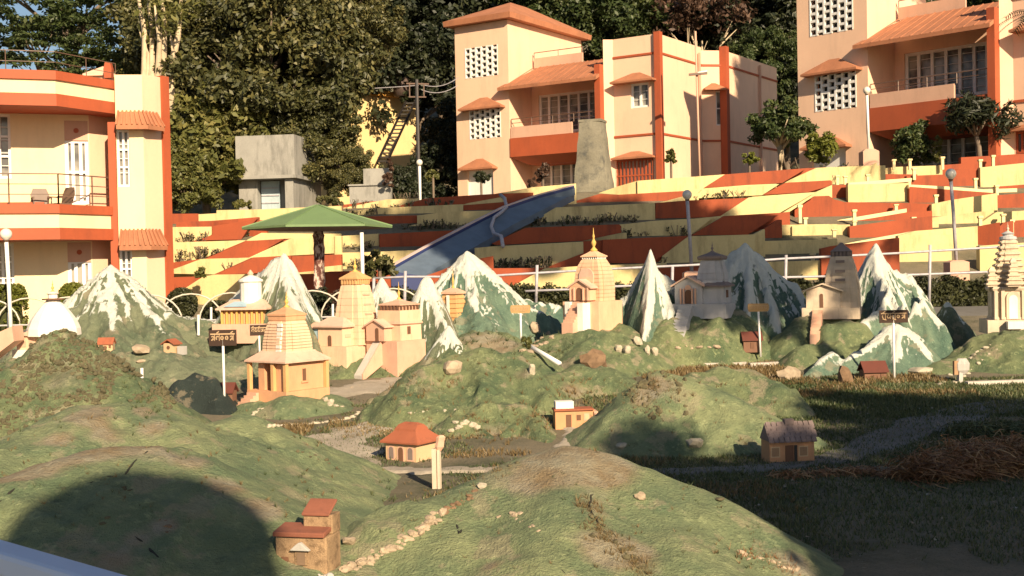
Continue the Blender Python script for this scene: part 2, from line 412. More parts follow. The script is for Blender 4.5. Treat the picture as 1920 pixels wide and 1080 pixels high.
def surf(x, y):
    z = g1(x, y)
    for xs_, ys_, H, o in HS:
        if xs_[0] < x < xs_[-1] and ys_[0] < y < ys_[-1]:
            i = min(int((x-xs_[0])/(xs_[1]-xs_[0])), len(xs_)-2); j = min(int((y-ys_[0])/(ys_[1]-ys_[0])), len(ys_)-2)
            z = max(z, float(H[j:j+2, i:i+2].mean()))
    return z
_SG = {}
def sp(px, py, t0=5.0, t1=45.0):
    """where the ray through a pixel first meets ground or hills"""
    if _SG.get('n') != len(HS):
        gx = np.arange(-10, 12, .05); gy = np.arange(6, 31, .05); X, Y = np.meshgrid(gx, gy); Z = G(X, Y)
        for xs_, ys_, H, o in HS:
            i0, i1 = np.searchsorted(gx, (xs_[0], xs_[-1])); j0, j1 = np.searchsorted(gy, (ys_[0], ys_[-1]))
            if i1 <= i0 or j1 <= j0: continue
            ii = np.clip(np.round((gx[i0:i1]-xs_[0])/(xs_[1]-xs_[0])).astype(int), 0, len(xs_)-1); jj = np.clip(np.round((gy[j0:j1]-ys_[0])/(ys_[1]-ys_[0])).astype(int), 0, len(ys_)-1)
            Z[j0:j1, i0:i1] = np.maximum(Z[j0:j1, i0:i1], H[np.ix_(jj, ii)])
        _SG.update(n=len(HS), Z=Z)
    Z = _SG['Z']; r = ray(px, py); t = np.arange(t0, t1, .02); x, y, z = r.x*t, r.y*t, CZ+r.z*t
    i = np.clip(((x+10)/.05).astype(int), 0, Z.shape[1]-1); j = np.clip(((y-6)/.05).astype(int), 0, Z.shape[0]-1)
    k = np.nonzero((z <= Z[j, i]) & (y > 6.2))[0]
    if len(k) == 0: return gp(px, py)
    k = k[0]; return V((float(x[k]), float(y[k]), float(z[k])))

GA = (.118, .170, .088); GB = (.25, .28, .14)
M_h1 = hillmat('painted_green_hill', GA, GB, speck=.6)
M_h2 = hillmat('painted_rough_hill', (.085, .128, .062), (.21, .235, .11), speck=.8)
M_dr = hillmat('shade_dark_rock', (.012, .022, .020), (.022, .035, .030), speck=.5)  # shade on the outcrop is put into its rock colour
M_mt = hillmat('painted_snow_mountain', (.075, .145, .108), (.165, .235, .16), speck=.6)
M_mw = hillmat('painted_warm_mountain', (.10, .135, .08), (.205, .22, .135), speck=.65)

front = hill('model_hill', 'biggest green cement hill in the foreground with brown summit', 'model hill', [
    ([(655, 1050, 9.7), (700, 990, 9.9), (760, 950, 10.1), (830, 930, 10.3), (905, 905, 10.5), (985, 862, 10.7), (1060, 843, 10.8), (1130, 855, 10.8), (1200, 885, 10.7), (1270, 915, 10.6), (1340, 942, 10.5), (1385, 975, 10.4), (1450, 1025, 10.25), (1560, 1084, 10.1)], .66),
    ([(1060, 845, 10.8), (1050, 940, 9.9), (1010, 1040, 9.2)], .55), ([(905, 905, 10.5), (840, 1010, 9.7), (790, 1085, 9.2)], .7),
    ([(1200, 890, 10.7), (1250, 1010, 9.6), (1300, 1090, 9.0)], .55)], M_h1, .03, lump=.035, gully=.04,
    earth=[(1050, 880, 10.6, .36, 1.2), (1130, 890, 10.6, .34, 1.1), (1100, 970, 9.9, .22, .8), (1180, 1045, 9.3, .30, .85), (1000, 900, 10.3, .3, .7), (1480, 1068, 9.9, .25, .9), (920, 1060, 9.2, .12, .8), (1120, 1030, 9.4, .25, .7)], seed=4)
left = hill('model_hill', 'shaded rounded green hill at bottom left with cracked grey patch', 'model hill', [
    ([(-160, 985, 8.9), (-60, 955, 9.3), (30, 900, 9.6), (120, 862, 9.9), (200, 845, 10.2), (290, 842, 10.3), (345, 868, 10.2), (420, 918, 9.9)], .5),
    ([(420, 918, 9.9), (512, 978, 9.7)], 1.1), ([(200, 846, 10.2), (170, 960, 9.3), (150, 1080, 8.5)], .45)], M_h1, .035, lump=.035, gully=.04,
    earth=[(40, 905, 9.7, .28, 1.3), (110, 868, 10, .28, 1.3), (180, 850, 10.2, .28, 1.3), (260, 846, 10.3, .24, 1), (420, 920, 9.9, .2, 1.1), (490, 962, 9.7, .2, 1.1), (350, 875, 10.2, .22, 1.0), (210, 1065, 8.7, .2, 1.1), (250, 1020, 9, .12, 1), (310, 985, 9.2, .13, .9)], seed=12)
hill('model_hill', 'smooth sunlit green hill sloping down behind the bottom left hill', 'model hill', [
    ([(350, 812, 13.9), (400, 792, 14.4), (455, 782, 14.6), (520, 830, 14.3), (600, 890, 13.8), (695, 953, 13.2)], .55), ([(455, 784, 14.6), (480, 870, 13.6)], .5)], M_h1, .04, lump=.03, gully=.03,
    earth=[(350, 815, 13.9, .16, .9), (545, 885, 13.5, .17, .6)], seed=21)
hill('model_hill', 'long green hill with round brown patches below the rocky hill', 'model hill', [
    ([(-120, 900, 11.2), (-60, 870, 11.6), (0, 835, 12.1), (110, 790, 12.7), (165, 762, 13.2), (250, 757, 13.5), (330, 797, 13.2), (365, 845, 12.6)], .5)], M_h1, .04, lump=.04, gully=.05,
    earth=[(160, 795, 12.8, .24, 1.3), (190, 768, 13.1, .16, 1), (270, 775, 13.3, .14, 1.2), (290, 815, 13.0, .2, 1.2), (110, 830, 12.3, .18, 1), (200, 825, 12.6, .22, .8)], seed=33)
rocky = hill('model_hill', 'steep hill studded with small brown rocks at left', 'model hill', [
    ([(-120, 800, 16), (-40, 720, 16.6), (30, 682, 17), (85, 640, 17.4), (118, 622, 17.5), (160, 642, 17.4), (220, 690, 17.1), (290, 745, 16.8), (375, 800, 16.2)], .8)], M_h2, .045, crag=.10, lump=.09, gully=.10, rho=.12,
    earth=[(60, 720, 16.6, .6, .35), (150, 690, 17, .6, .35), (220, 760, 16.4, .5, .3)], seed=41)
hill('model_mountain', 'wide pale green snow streaked mountain in front of the left building', 'model mountain', [
    ([(208, 498, 27), (185, 522, 26.9), (160, 545, 26.8), (130, 580, 26.6), (108, 640, 26.2)], .95), ([(208, 498, 27), (240, 540, 27), (275, 565, 27), (320, 585, 27), (375, 598, 27), (430, 612, 27)], .95),
    ([(208, 500, 27), (205, 560, 26.2), (212, 625, 25.2)], .9), ([(245, 545, 27), (290, 600, 26), (345, 655, 24.8)], .8),
    ([(-40, 676, 23.2), (120, 668, 23.6), (210, 664, 24), (320, 668, 24), (420, 664, 24.6)], .55)], M_mw, .045, lump=.05, gully=.10, rho=.06, radial=.34, rf=5.5, crag=.10, snow=(.93, 1.08, (.95, .07, .30)), snr=.95, seed=51)
hill('model_mountain', 'tall white topped mountain behind the ochre temple', 'model mountain', [
    ([(500, 500, 26.6), (515, 485, 26.6), (533, 476, 26.6), (546, 488, 26.6), (556, 520, 26.5), (572, 560, 26.3), (592, 592, 26.1), (612, 640, 25.6)], 2.5), ([(505, 495, 26.6), (470, 525, 26.9), (435, 562, 27.1), (395, 606, 27.2)], 2.5),
    ([(533, 478, 26.6), (540, 540, 25.8), (565, 590, 25.2), (580, 640, 24.6)], 2.0)], M_mw, .04, lump=.04, gully=.09, gf=3.4, rho=.06, radial=.26, rf=6, crag=.09, snow=(.74, .95, (.8, .09, .25)), snr=.6, seed=61)
hill('model_mountain', 'pair of small pointed white peaks right of the cream temple', 'model mountain', [
    ([(714, 522, 27.2), (700, 550, 27), (682, 600, 26.7), (670, 650, 26.3)], 1.7), ([(714, 522, 27.2), (722, 560, 26.8), (738, 545, 27.2), (765, 590, 26.8), (790, 640, 26.3)], 1.7)], M_mw, .035, lump=.03, gully=.06, gf=3.4, rho=.05, radial=.12, snow=(.66, .98, (.55, .12, .2)), seed=71)
hill('model_mountain', 'narrow blunt white peak between the pink temple and the orange shrine', 'model mountain', [
    ([(793, 522, 26.4), (803, 522, 26.4), (818, 560, 26.1), (834, 602, 25.7), (850, 650, 25.2)], 2.2), ([(795, 522, 26.4), (783, 565, 26.3), (772, 620, 26.1)], 2.2)], M_mw, .035, lump=.025, gully=.06, gf=3.4, rho=.07, radial=.12, snow=(.66, 1.0, (.5, .12, .3)), seed=81)
hill('model_mountain', 'broad snow peak behind the little orange shrine', 'model mountain', [
    ([(875, 471, 28), (850, 502, 28), (822, 545, 28), (800, 590, 27.8), (780, 640, 27.4)], 1.2), ([(875, 471, 28), (903, 498, 28), (938, 532, 28), (985, 568, 28.2), (1040, 592, 28.4)], 1.2),
    ([(875, 473, 28), (885, 535, 27.2), (900, 590, 26.4), (925, 635, 25.7)], 1.1), ([(925, 548, 29), (985, 552, 29.2), (1045, 578, 29.2)], 1.2)], M_mt, .045, lump=.05, gully=.12, gf=2.8, rho=.05, radial=.38, rf=5.5, crag=.11, snow=(.74, 1.0, (.6, .14, .35)), seed=91)
hill('model_mountain', 'little snow tipped cone beside the round pink boulder', 'model mountain', [
    ([(840, 610, 23.4), (822, 640, 23.3), (800, 675, 23)], 1.5), ([(840, 610, 23.4), (858, 642, 23.3), (880, 690, 23)], 1.5)], M_mw, .035, lump=.03, gully=.05, gf=4, rho=.04, radial=.12, snow=(.66, .95, (.3, .08, .4)), seed=101)
hill('model_mountain', 'slender white spire peak with dark side ridges left of the grey temple', 'model mountain', [
    ([(1221, 465, 26.6), (1217, 520, 26.3), (1210, 580, 25.9), (1207, 640, 25.4)], 3.6), ([(1221, 465, 26.6), (1230, 500, 26.6), (1240, 530, 26.5), (1256, 565, 26.3), (1252, 620, 25.8)], 3.2),
    ([(1219, 475, 26.65), (1195, 520, 27), (1162, 563, 27.1), (1125, 600, 27)], 2.6), ([(1228, 505, 26.8), (1262, 530, 27.2), (1290, 560, 27.3)], 2.8)], M_mt, .035, lump=.04, gully=.08, gf=3.2, rho=.03, radial=.22, crag=.08, snow=(.8, 1.05, (1.0, .12, .05)), snr=.7, seed=111)
hill('model_mountain', 'large blue green mountain right of the grey temple', 'model mountain', [
    ([(1398, 457, 28), (1370, 472, 28), (1345, 495, 28), (1315, 540, 27.8), (1285, 590, 27.5)], 1.7), ([(1398, 457, 28), (1425, 478, 28), (1455, 512, 28), (1490, 540, 27.9), (1508, 580, 27.6), (1520, 630, 27.2)], 1.7),
    ([(1398, 459, 28), (1400, 530, 27.2), (1402, 600, 26.4), (1405, 650, 25.8)], 1.7), ([(1420, 475, 28), (1440, 545, 27.2), (1460, 620, 26.3)], 1.7), ([(1375, 470, 28), (1360, 540, 27.3), (1350, 620, 26.6)], 1.7)], M_mt, .045, lump=.05, gully=.14, gf=3.0, rho=.05, radial=.40, rf=6, crag=.12, snow=(.74, 1.02, (.75, .10, .1)), snr=1.0, seed=121)
hill('model_mountain', 'sharp mountain right of the stone temple with a second white crest', 'model mountain', [
    ([(1642, 458, 28), (1626, 500, 28), (1608, 548, 27.8), (1588, 605, 27.4)], 2.1), ([(1642, 458, 28), (1663, 498, 28), (1708, 524, 28), (1724, 545, 28), (1735, 600, 27.5), (1745, 640, 27.2)], 1.9),
    ([(1642, 460, 28), (1655, 520, 27.4), (1672, 540, 26.6), (1645, 580, 26.2), (1598, 625, 25.7)], 2.1), ([(1672, 540, 26.6), (1695, 590, 26), (1730, 565, 26.2), (1765, 610, 26)], 2.1)], M_mt, .04, lump=.05, gully=.12, gf=3.0, rho=.05, radial=.36, rf=6, crag=.11, snow=(.70, 1.0, (.8, .10, .1)), snr=1.0, seed=131)
hill('model_mountain', 'small green cone with pale edge near the fence post at right', 'model mountain', [
    ([(1775, 566, 27), (1760, 600, 26.9), (1740, 645, 26.5)], 1.4), ([(1775, 566, 27), (1798, 600, 26.9), (1818, 640, 26.6)], 1.4)], M_mw, .04, lump=.03, gully=.06, rho=.06, radial=.1, snow=(.85, 1.0, (.45, .08, .3)), snr=.3, seed=141)
hill('model_mountain', 'low white and blue mountain behind the tall right sign', 'model mountain', [
    ([(1663, 611, 24.6), (1682, 608, 24.6), (1700, 612, 24.6)], 1.1), ([(1665, 611, 24.6), (1640, 642, 24.4), (1600, 662, 24.2), (1550, 692, 23.8), (1505, 712, 23.4)], 1.2), ([(1700, 612, 24.6), (1715, 645, 24.4), (1737, 675, 24.2), (1760, 705, 23.8)], 1.1),
    ([(1682, 610, 24.6), (1678, 670, 23.9), (1670, 720, 23.2)], 1.0), ([(1560, 655, 24.2), (1535, 672, 23.9), (1502, 706, 23.3)], 1.3)], M_mt, .04, lump=.045, gully=.09, rho=.05, radial=.2, snow=(.76, 1.02, (.75, .11, .1)), snr=.7, seed=151)
hill('model_hill', 'green slope carrying the tiered temple at the right edge', 'model hill', [
    ([(1690, 712, 23.3), (1760, 680, 24), (1830, 650, 24.8), (1870, 634, 25.2), (1930, 622, 25.5), (2000, 600, 26)], .75), ([(1870, 636, 25.2), (1900, 680, 24), (1990, 720, 23)], .6), ([(1850, 626, 24.6), (1900, 622, 24.4), (1960, 618, 24.6)], .9)], M_h2, .045, crag=.10, lump=.05, gully=.06, rho=.3, seed=161)
hill('model_hill', 'green mound under the tall peach temple', 'model hill', [
    ([(1005, 665, 24.6), (1040, 628, 25.4), (1100, 612, 26), (1160, 607, 26), (1200, 640, 25.6), (1250, 668, 25.4)], .8), ([(1075, 622, 25.3), (1110, 622, 25.1), (1150, 618, 25.3)], .8), ([(1100, 624, 25.2), (1090, 660, 24.3)], .7)], M_h2, .045, crag=.10, lump=.06, gully=.08, rho=.35, earth=[(1060, 690, 24, .3, .7)], seed=171)
hill('model_hill', 'dark green mound under the grey white temple', 'model hill', [([(1255, 600, 26), (1285, 583, 26.4), (1340, 580, 26.6), (1385, 582, 26.6), (1420, 640, 26)], 1.3), ([(1310, 606, 25.7), (1345, 600, 25.7), (1376, 598, 25.9)], 2.4)], M_h2, .045, crag=.12, lump=.05, gully=.08, rho=.3, seed=181)
hill('model_hill', 'dark green mound under the squat stone temple', 'model hill', [([(1490, 610, 26), (1515, 588, 26.3), (1560, 584, 26.4), (1608, 588, 26.4), (1640, 640, 25.6)], 1.3), ([(1552, 606, 25.6), (1580, 602, 25.6), (1610, 600, 25.7)], 2.4), ([(1500, 650, 25), (1560, 640, 25.2), (1620, 650, 25)], 1.2)], M_h2, .045, crag=.12, lump=.06, gully=.08, rho=.3, seed=191)
hill('model_hill', 'mottled green hill in the centre beside the pink boulder', 'model hill', [
    ([(765, 745, 19.6), (785, 705, 20), (805, 683, 20.3), (850, 666, 20.7), (900, 655, 20.8)], .8), ([(900, 655, 20.8), (960, 662, 20.7), (995, 695, 20.3), (1020, 735, 19.8)], 1.3),
    ([(845, 790, 18.6), (880, 768, 18.8), (930, 752, 19)], .75), ([(930, 752, 19), (980, 758, 18.9), (1010, 790, 18.3), (1030, 828, 17.7)], 1.3), ([(900, 655, 20.8), (905, 720, 19.8)], .7)], M_h2, .045, crag=.13, lump=.085, gully=.14, gf=1.8, rho=.15, earth=[(930, 815, 18.2, .35, .9), (800, 730, 19.6, .3, .6), (980, 700, 20.2, .25, .6)], seed=201)
hill('model_hill', 'brown green mound behind the centre hill', 'model hill', [([(850, 640, 23.4), (890, 622, 24), (940, 625, 24), (985, 650, 23.4), (1010, 690, 22.8)], .85)], M_h2, .045, crag=.10, lump=.05, gully=.07, rho=.25, earth=[(900, 645, 23.6, .45, 1), (950, 650, 23.5, .35, .8)], seed=211)
hill('model_hill', 'lumpy green hill behind the orange hut', 'model hill', [([(1015, 722, 21.4), (1040, 698, 22), (1090, 684, 22.4), (1140, 688, 22.4), (1180, 712, 22), (1195, 748, 21.4)], 1.0)], M_h2, .045, crag=.13, lump=.08, gully=.14, rho=.2, earth=[(1075, 730, 21.6, .3, .9), (1120, 690, 22.3, .2, .5)], seed=221)
hill('model_hill', 'green hill with rocky brown crest left of the slab roofed house', 'model hill', [
    ([(1092, 850, 16.6), (1116, 815, 17), (1155, 770, 17.4), (1202, 722, 17.7), (1245, 697, 17.9)], 1.6), ([(1245, 697, 17.9), (1290, 708, 17.8), (1350, 735, 17.6), (1420, 768, 17.4), (1480, 800, 17.2), (1545, 850, 16.8)], .75)], M_h1, .04, lump=.05, gully=.06, rho=.25,
    earth=[(1225, 722, 17.6, .28, 1.2), (1200, 750, 17.3, .2, .9)], seed=231)
hill('model_hill', 'dark green hill just behind the slab roofed house', 'model hill', [([(1270, 730, 19.6), (1300, 704, 20), (1350, 688, 20.4), (1400, 693, 20.4), (1450, 720, 20), (1545, 798, 19.0)], .85)], M_h2, .045, crag=.12, lump=.07, gully=.10, rho=.2, earth=[(1420, 700, 20.3, .2, .7)], seed=241)
hill('model_hill', 'low green mound edged with pale stones under the ochre temple', 'model hill', [([(440, 778, 20.6), (465, 758, 21), (500, 742, 21.5), (560, 739, 21.6), (620, 740, 21.6), (668, 770, 21)], .75), ([(490, 752, 20.9), (545, 743, 20.75), (615, 750, 20.9)], .75)], M_h1, .04, lump=.03, gully=.03, rho=.3, seed=251)
hill('model_hill', 'green bank under the cream and pink temples', 'model hill', [([(560, 680, 24.6), (590, 658, 25.3), (650, 664, 25.2), (700, 672, 25.2), (765, 672, 25.2), (810, 695, 24.6)], .9)], M_h2, .045, crag=.10, lump=.05, gully=.08, rho=.25, earth=[(620, 690, 24.6, .3, .6)], seed=261)
hill('model_hill', 'jagged outcrop painted near black for shade beside the leftmost brown sign', 'model hill', [([(325, 760, 20.7), (338, 712, 21), (365, 700, 21.2), (400, 708, 21.2), (412, 730, 21), (450, 772, 20.7)], 1.7)], M_dr, .04, lump=.06, gully=.10, rho=.1, seed=271)
hill('model_hill', 'small craggy green lump at the foot of the centre hill', 'model hill', [([(838, 822, 18.1), (868, 800, 18.5), (905, 806, 18.4), (935, 828, 18.0)], 1.3)], M_h2, .04, crag=.16, lump=.08, gully=.10, rho=.1, earth=[(880, 815, 18.2, .25, .9)], seed=281)
hill('model_hill', 'small craggy lump left of the orange hut', 'model hill', [([(955, 800, 18.3), (985, 782, 18.7), (1012, 800, 18.4)], 1.4)], M_h2, .04, crag=.16, lump=.08, gully=.10, rho=.1, seed=291)
hill('model_hill', 'low grassy hump beside the cement strip', 'model hill', [([(700, 745, 21.5), (735, 728, 21.9), (765, 742, 21.6)], 1.2)], M_h2, .04, crag=.14, lump=.07, gully=.08, rho=.15, earth=[(735, 735, 21.7, .3, .8)], seed=301)
# ------------------------------------------------------------ building materials
M_peach = paint('peach_plaster', (.80, .53, .37), .10, .5, .8, .22, .05, .08)
M_cream = paint('cream_plaster', (.82, .65, .40), .08, .5, .8, .16, .05, .08)
M_pink = paint('salmon_plaster', (.62, .38, .27), .12, .7, .8, .2, .06, .1)
M_red = paint('red_oxide_paint', (.40, .085, .03), .18, .6, .7, .3, .08, .1)
M_tile = paint('terracotta_roof', (.42, .17, .085), .25, 1.2, .8, .4, .15, .2)
M_white = paint('white_paint', (.78, .77, .74), .06, 2, .55, .12, .04, .05)
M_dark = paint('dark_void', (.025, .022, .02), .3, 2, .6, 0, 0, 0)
M_iron = metal('brown_iron', (.13, .075, .05))
M_grey = metal('grey_paint', (.42, .40, .43), .5)
M_conc = paint('old_concrete', (.33, .32, .29), .25, 1.0, .9, .6, .15, .25, (.08, .08, .07))
def glassmat():
    m, t, b = newmat('window_glass'); g = geopos(t)
    t.links.new(mix(t, ramp(t, noise(t, 1.3, 3, .5, g), .4, .6), (.10, .10, .10), (.34, .32, .28)), b.inputs['Base Color'])
    b.inputs['Roughness'].default_value = .12; return m
M_glass = glassmat()
def window(pl, a0, a1, z0, z1, par, cols=3, rows=1, mat=None, off=-.12, fw=.07, grill=False, name='window'):
    """framed window in a facade opening: frame with mullions, each pane its own sub-part"""
    mat = mat or M_white; mb = MB()
    pl.box(mb, a0, a1, z0, z0+fw, off-.05, off+.04); pl.box(mb, a0, a1, z1-fw, z1, off-.05, off+.04)
    xs_ = [a0+(a1-a0)*i/cols for i in range(cols+1)]; zs = [z0+fw+(z1-z0-2*fw)*j/rows for j in range(rows+1)]
    for i, x in enumerate(xs_):
        c = min(max(x, a0+fw/2), a1-fw/2); pl.box(mb, c-fw/2, c+fw/2, z0+fw, z1-fw, off-.048, off+.042)
    for z in zs[1:-1]: pl.box(mb, a0+fw, a1-fw, z-fw*.4, z+fw*.4, off-.045, off+.03)
    if grill:
        n = int((z1-z0)/.34)
        for k in range(1, n):
            z = z0+(z1-z0)*k/n; pl.box(mb, a0+fw, a1-fw, z-.008, z+.008, off+.01, off+.028)
    f = obj(name, mb, mat, par, world=True)
    for i in range(cols):
        for j in range(rows):
            pm = MB(); pl.box(pm, xs_[i]+.01, xs_[i+1]-.01, zs[j]+.005, zs[j+1]-.005, off-.075, off-.056); obj('pane', pm, M_glass, f, world=True)
    return f
def jali(pl, a0, a1, z0, z1, par, cols=6, rows=5):
    """white staggered block screen in front of a dark stairwell"""
    mb = MB(); fw = .06; w = (a1-a0)/cols; h = (z1-z0)/rows
    for i in range(cols+1):
        x = a0+w*i; pl.box(mb, max(a0, x-.045), min(a1, x+.045), z0, z1, -.16, .02)
    for i in range(cols):
        for j in range(rows+2):
            z = z0+h*(j-(.5 if i % 2 else 0))
            lo, hi = max(z0, z-.055), min(z1, z+.055)
            if hi > lo: pl.box(mb, a0+w*i+.045, a0+w*(i+1)-.045, lo, hi, -.155, .012)
    obj('lattice', mb, M_white, par, world=True)
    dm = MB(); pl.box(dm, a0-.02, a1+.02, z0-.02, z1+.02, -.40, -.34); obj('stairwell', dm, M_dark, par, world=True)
def hood(pl, a0, a1, z0, h, par, out=.55, ribs=0):
    """small hipped sunshade over an opening"""
    mb = MB(); pk = .3*(a1-a0)
    vs = [pl.at(a0, z0, 0.005), pl.at(a0, z0, out), pl.at(a1, z0, out), pl.at(a1, z0, 0.005), pl.at((a0+a1)/2-pk*.3, z0+h, .02), pl.at((a0+a1)/2+pk*.3, z0+h, .02)]
    th = V((0, 0, -.09)); vs2 = [v+th for v in vs[:4]]
    mb.add(vs+vs2, [(0, 1, 4), (1, 2, 5, 4), (2, 3, 5), (0, 4, 5, 3), (6, 7, 1, 0), (7, 8, 2, 1), (8, 9, 3, 2), (9, 8, 7, 6)])
    for k in range(ribs):
        x = a0+(a1-a0)*(k+.5)/ribs; mb.bar(pl.at(x, z0+.02, out), pl.at((a0+a1)/2+(x-(a0+a1)/2)*.35, z0+h*.97, .03), .05, .05)
    return obj('window_hood', mb, M_tile, par, world=True)
def railing(pts, par, h=.9, mat=None, rails=3, post=1.4, r=.022, name='railing', z0f=None):
    mb = MB(); mat = mat or M_iron
    for a, b in zip(pts[:-1], pts[1:]):
        a, b = V(a), V(b); L = (b-a).length; n = max(1, round(L/post))
        for k in range(n+1):
            p = a+(b-a)*k/n; mb.bar(p, p+V((0, 0, h)), r*1.6)
        for j in range(rails):
            z = V((0, 0, h*(j+1)/rails)); mb.bar(a+z, b+z, r*(1.7 if j == rails-1 else 1.2))
    return obj(name, mb, mat, par, world=True)

# ------------------------------------------------------------ guest house blocks (two of the same design)
def guest_house(loc, rz, label, zb, sc, T=3.4, Q=7.6):
    B = thing('guest_house', label, 'building', loc, rz, 'peach guest house blocks', sc)
    M = MW[B.name]
    def lp(p, q): w_ = M @ V((p, q, 0)); return (w_.x, w_.y)
    def pln(p, q, p2, q2):
        a, b = lp(p, q), lp(p2, q2); return Plane(a, (b[0]-a[0], b[1]-a[1]))
    L = lambda z: loc[2] + z*sc   # world height of local z
    def W(pl, a0, a1, z0, z1, holes=(), name='wall', mat=M_peach):
        pl.wall_mb = MB(); pl.wall(pl.wall_mb, a0*sc, a1*sc, L(z0), L(z1), [(h[0]*sc, h[1]*sc, L(h[2]), L(h[3])) for h in holes]); return obj(name, pl.wall_mb, mat, B, world=True)
    # local z: 0 at ground
    top = 8.9
    A = pln(-T, 0, 0, 0); h1 = (.65, 2.75, 6.1, 7.7); h2 = (.85, 2.85, 2.85, 4.4); h3 = (.65, 2.3, -1, 1.2)
    W(A, 0, T, -1, top, [h1, h2, h3], 'tower_wall')
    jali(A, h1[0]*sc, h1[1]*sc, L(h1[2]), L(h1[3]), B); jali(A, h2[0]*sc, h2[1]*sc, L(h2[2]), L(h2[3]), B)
    d = MB(); A.box(d, h3[0]*sc, h3[1]*sc, L(-1), L(1.2), -.2, -.14); obj('door', d, M_white, B, world=True)
    hood(A, .45*sc, 3.15*sc, L(4.45), .55*sc, B, .5*sc); hood(A, .35*sc, 2.6*sc, L(1.3), .5*sc, B, .5*sc)
    Bf = pln(0, 0, 0, Q); dh = (.63*Q, .76*Q, 6.65, 8.7)
    W(Bf, 0, Q, -1, top, [dh], 'tower_wall')
    d = MB(); Bf.box(d, dh[0]*sc, dh[1]*sc, L(dh[2]), L(dh[3]), -.12, -.06); obj('terrace_door', d, M_white, B, world=True)
    back = MB(); back.box(-T+.001, -.001, .45, Q-.01, -1, top); back.v = [M @ v for v in back.v]; obj('tower_core', back, M_peach, B, world=True)
    rf = MB(); ov = .42
    rf.loft([[V((x, y, z)) for x, y in ((-T-o, -o), (o, -o), (o, Q+o), (-T-o, Q+o))] for o, z in ((ov, top+.02), (ov+.03, top+.30))])
    rf.add([(-T-ov, -ov, top+.302), (ov, -ov, top+.302), (ov, Q+ov, top+.302), (-T-ov, Q+ov, top+.302), (-T/2, Q/2-.9, top+1.6), (-T/2, Q/2+.7, top+1.6)], [(0, 1, 4), (1, 2, 5, 4), (2, 3, 5), (3, 0, 4, 5)])
    rf.v = [M @ v for v in rf.v]; obj('roof', rf, M_tile, B, world=True)
    # recessed middle with balcony and roof terrace
    q = 2.15; p1 = 5.35
    D = pln(0, q, p1, q); wins = [(.45, 4.1, 3.05, 5.15), (.5, 4.2, .05, 2.2)]
    W(D, 0, p1, -1, 6.55, wins, 'recess_wall')
    for wn in wins: window(D, wn[0]*sc, wn[1]*sc, L(wn[2]), L(wn[3]), B, 6, 1, fw=.13*sc, grill=True, name='balcony_window')
    s = MB(); s.box(.002, p1-.002, q+.25, 7.6, 6.3, 6.6); s.v = [M @ v for v in s.v]; obj('terrace_slab', s, M_peach, B, world=True)
    aw = MB(); z0, z1 = 5.35, 6.62; th = .16
    pr = [(-.45, z0), (q-.1, z1), (q-.1, z1-th), (-.45, z0-th)]
    aw.loft([[V((x0+((q-.1)-y)*k, y, z)) for y, z in pr] for x0, k in ((.62, -.42), (p1+.1, -.0))])
    for kk in range(13): aw.bar((.3+kk*(p1-.4)/12, q-.12, z1+.01), (.3-.35*(1-kk/12)+kk*(p1-.4)/12, -.44, z0+.01), .05, .03)
    aw.v = [M @ v for v in aw.v]; obj('awning_roof', aw, M_tile, B, world=True)
    Cp = pln(.0, .0, p1, .0)
    sb = MB(); sb.loft([[V((x, y, z)) for x, y in ((.03, -.05), (p1-.2, -.05), (p1-.2, q-.01), (.03, q-.01))] for z in (1.75, 2.72)])
    sb.loft([[V((x, y, z)) for x, y in ((.03+o, -.05+o*.9), (p1-.2-o, -.05+o*.9), (p1-.2-o, q-.02), (.03+o, q-.02))] for z, o in ((1.748, .02), (1.35, .75))])
    sb.v = [M @ v for v in sb.v]; obj('balcony', sb, M_red, B, world=True)
    pp = MB(); Cp.box(pp, .06*sc, 3.75*sc, L(2.73), L(3.3), -.12, .0); obj('balcony_parapet', pp, M_pink, B, world=True)
    railing([Cp.at(.08*sc, L(3.3), -.06), Cp.at(5.1*sc, L(3.3), -.06)], B, .42*sc, rails=2)
    Tp = pln(.15, q+.1, 3.6, q+.1); tp = MB(); Tp.box(tp, 0, 3.0*sc, L(6.62), L(7.15), -.1, 0); obj('terrace_parapet', tp, M_pink, B, world=True)
    railing([Tp.at(0, L(7.15), -.05), Tp.at(3.0*sc, L(7.15), -.05)], B, .3*sc, rails=1)
    pc = MB(); pc.box(p1-.19, p1+.12, -.1, .35, -1, 6.0); pc.v = [M @ v for v in pc.v]; obj('pillar', pc, M_red, B, world=True)
    # right wing
    e0 = 5.85; e1 = 8.35; eq = .62; wt = 7.25; q1 = 5.6
    ch = pln(p1+.12, .3, e0, eq+.001); W(ch, 0, math.hypot(e0-p1-.12, eq-.3), -1, wt, (), 'chamfer_wall', M_peach)
    E = pln(e0, eq, e1, eq); hw = (.95, 1.95, 3.75, 4.95); hg = (.1, 2.1, -.6, 1.25)
    W(E, 0, e1-e0, -1, wt, [hw, hg], 'wing_wall')
    window(E, hw[0]*sc, hw[1]*sc, L(hw[2]), L(hw[3]), B, 2, 1, fw=.1*sc, grill=True); hood(E, .1*sc, 2.45*sc, L(5.05), .42*sc, B, .6*sc, 0)
    gm = MB()
    for k in range(11): x = (hg[0]+(hg[1]-hg[0])*k/10)*sc; E.box(gm, x-.04, x+.04, L(hg[2]), L(hg[3]), -.06, .0)
    for z in (-.2, .4, 1.15): E.box(gm, hg[0]*sc, hg[1]*sc, L(z), L(z)+.07, -.05, .012)
    obj('gate', gm, M_red, B, world=True)
    gv = MB(); E.box(gv, hg[0]*sc, hg[1]*sc, L(hg[2]), L(hg[3]), -.6, -.5); obj('porch_wall', gv, M_white, B, world=True); hood(E, .0, 2.3*sc, L(1.32), .3*sc, B, .45*sc)
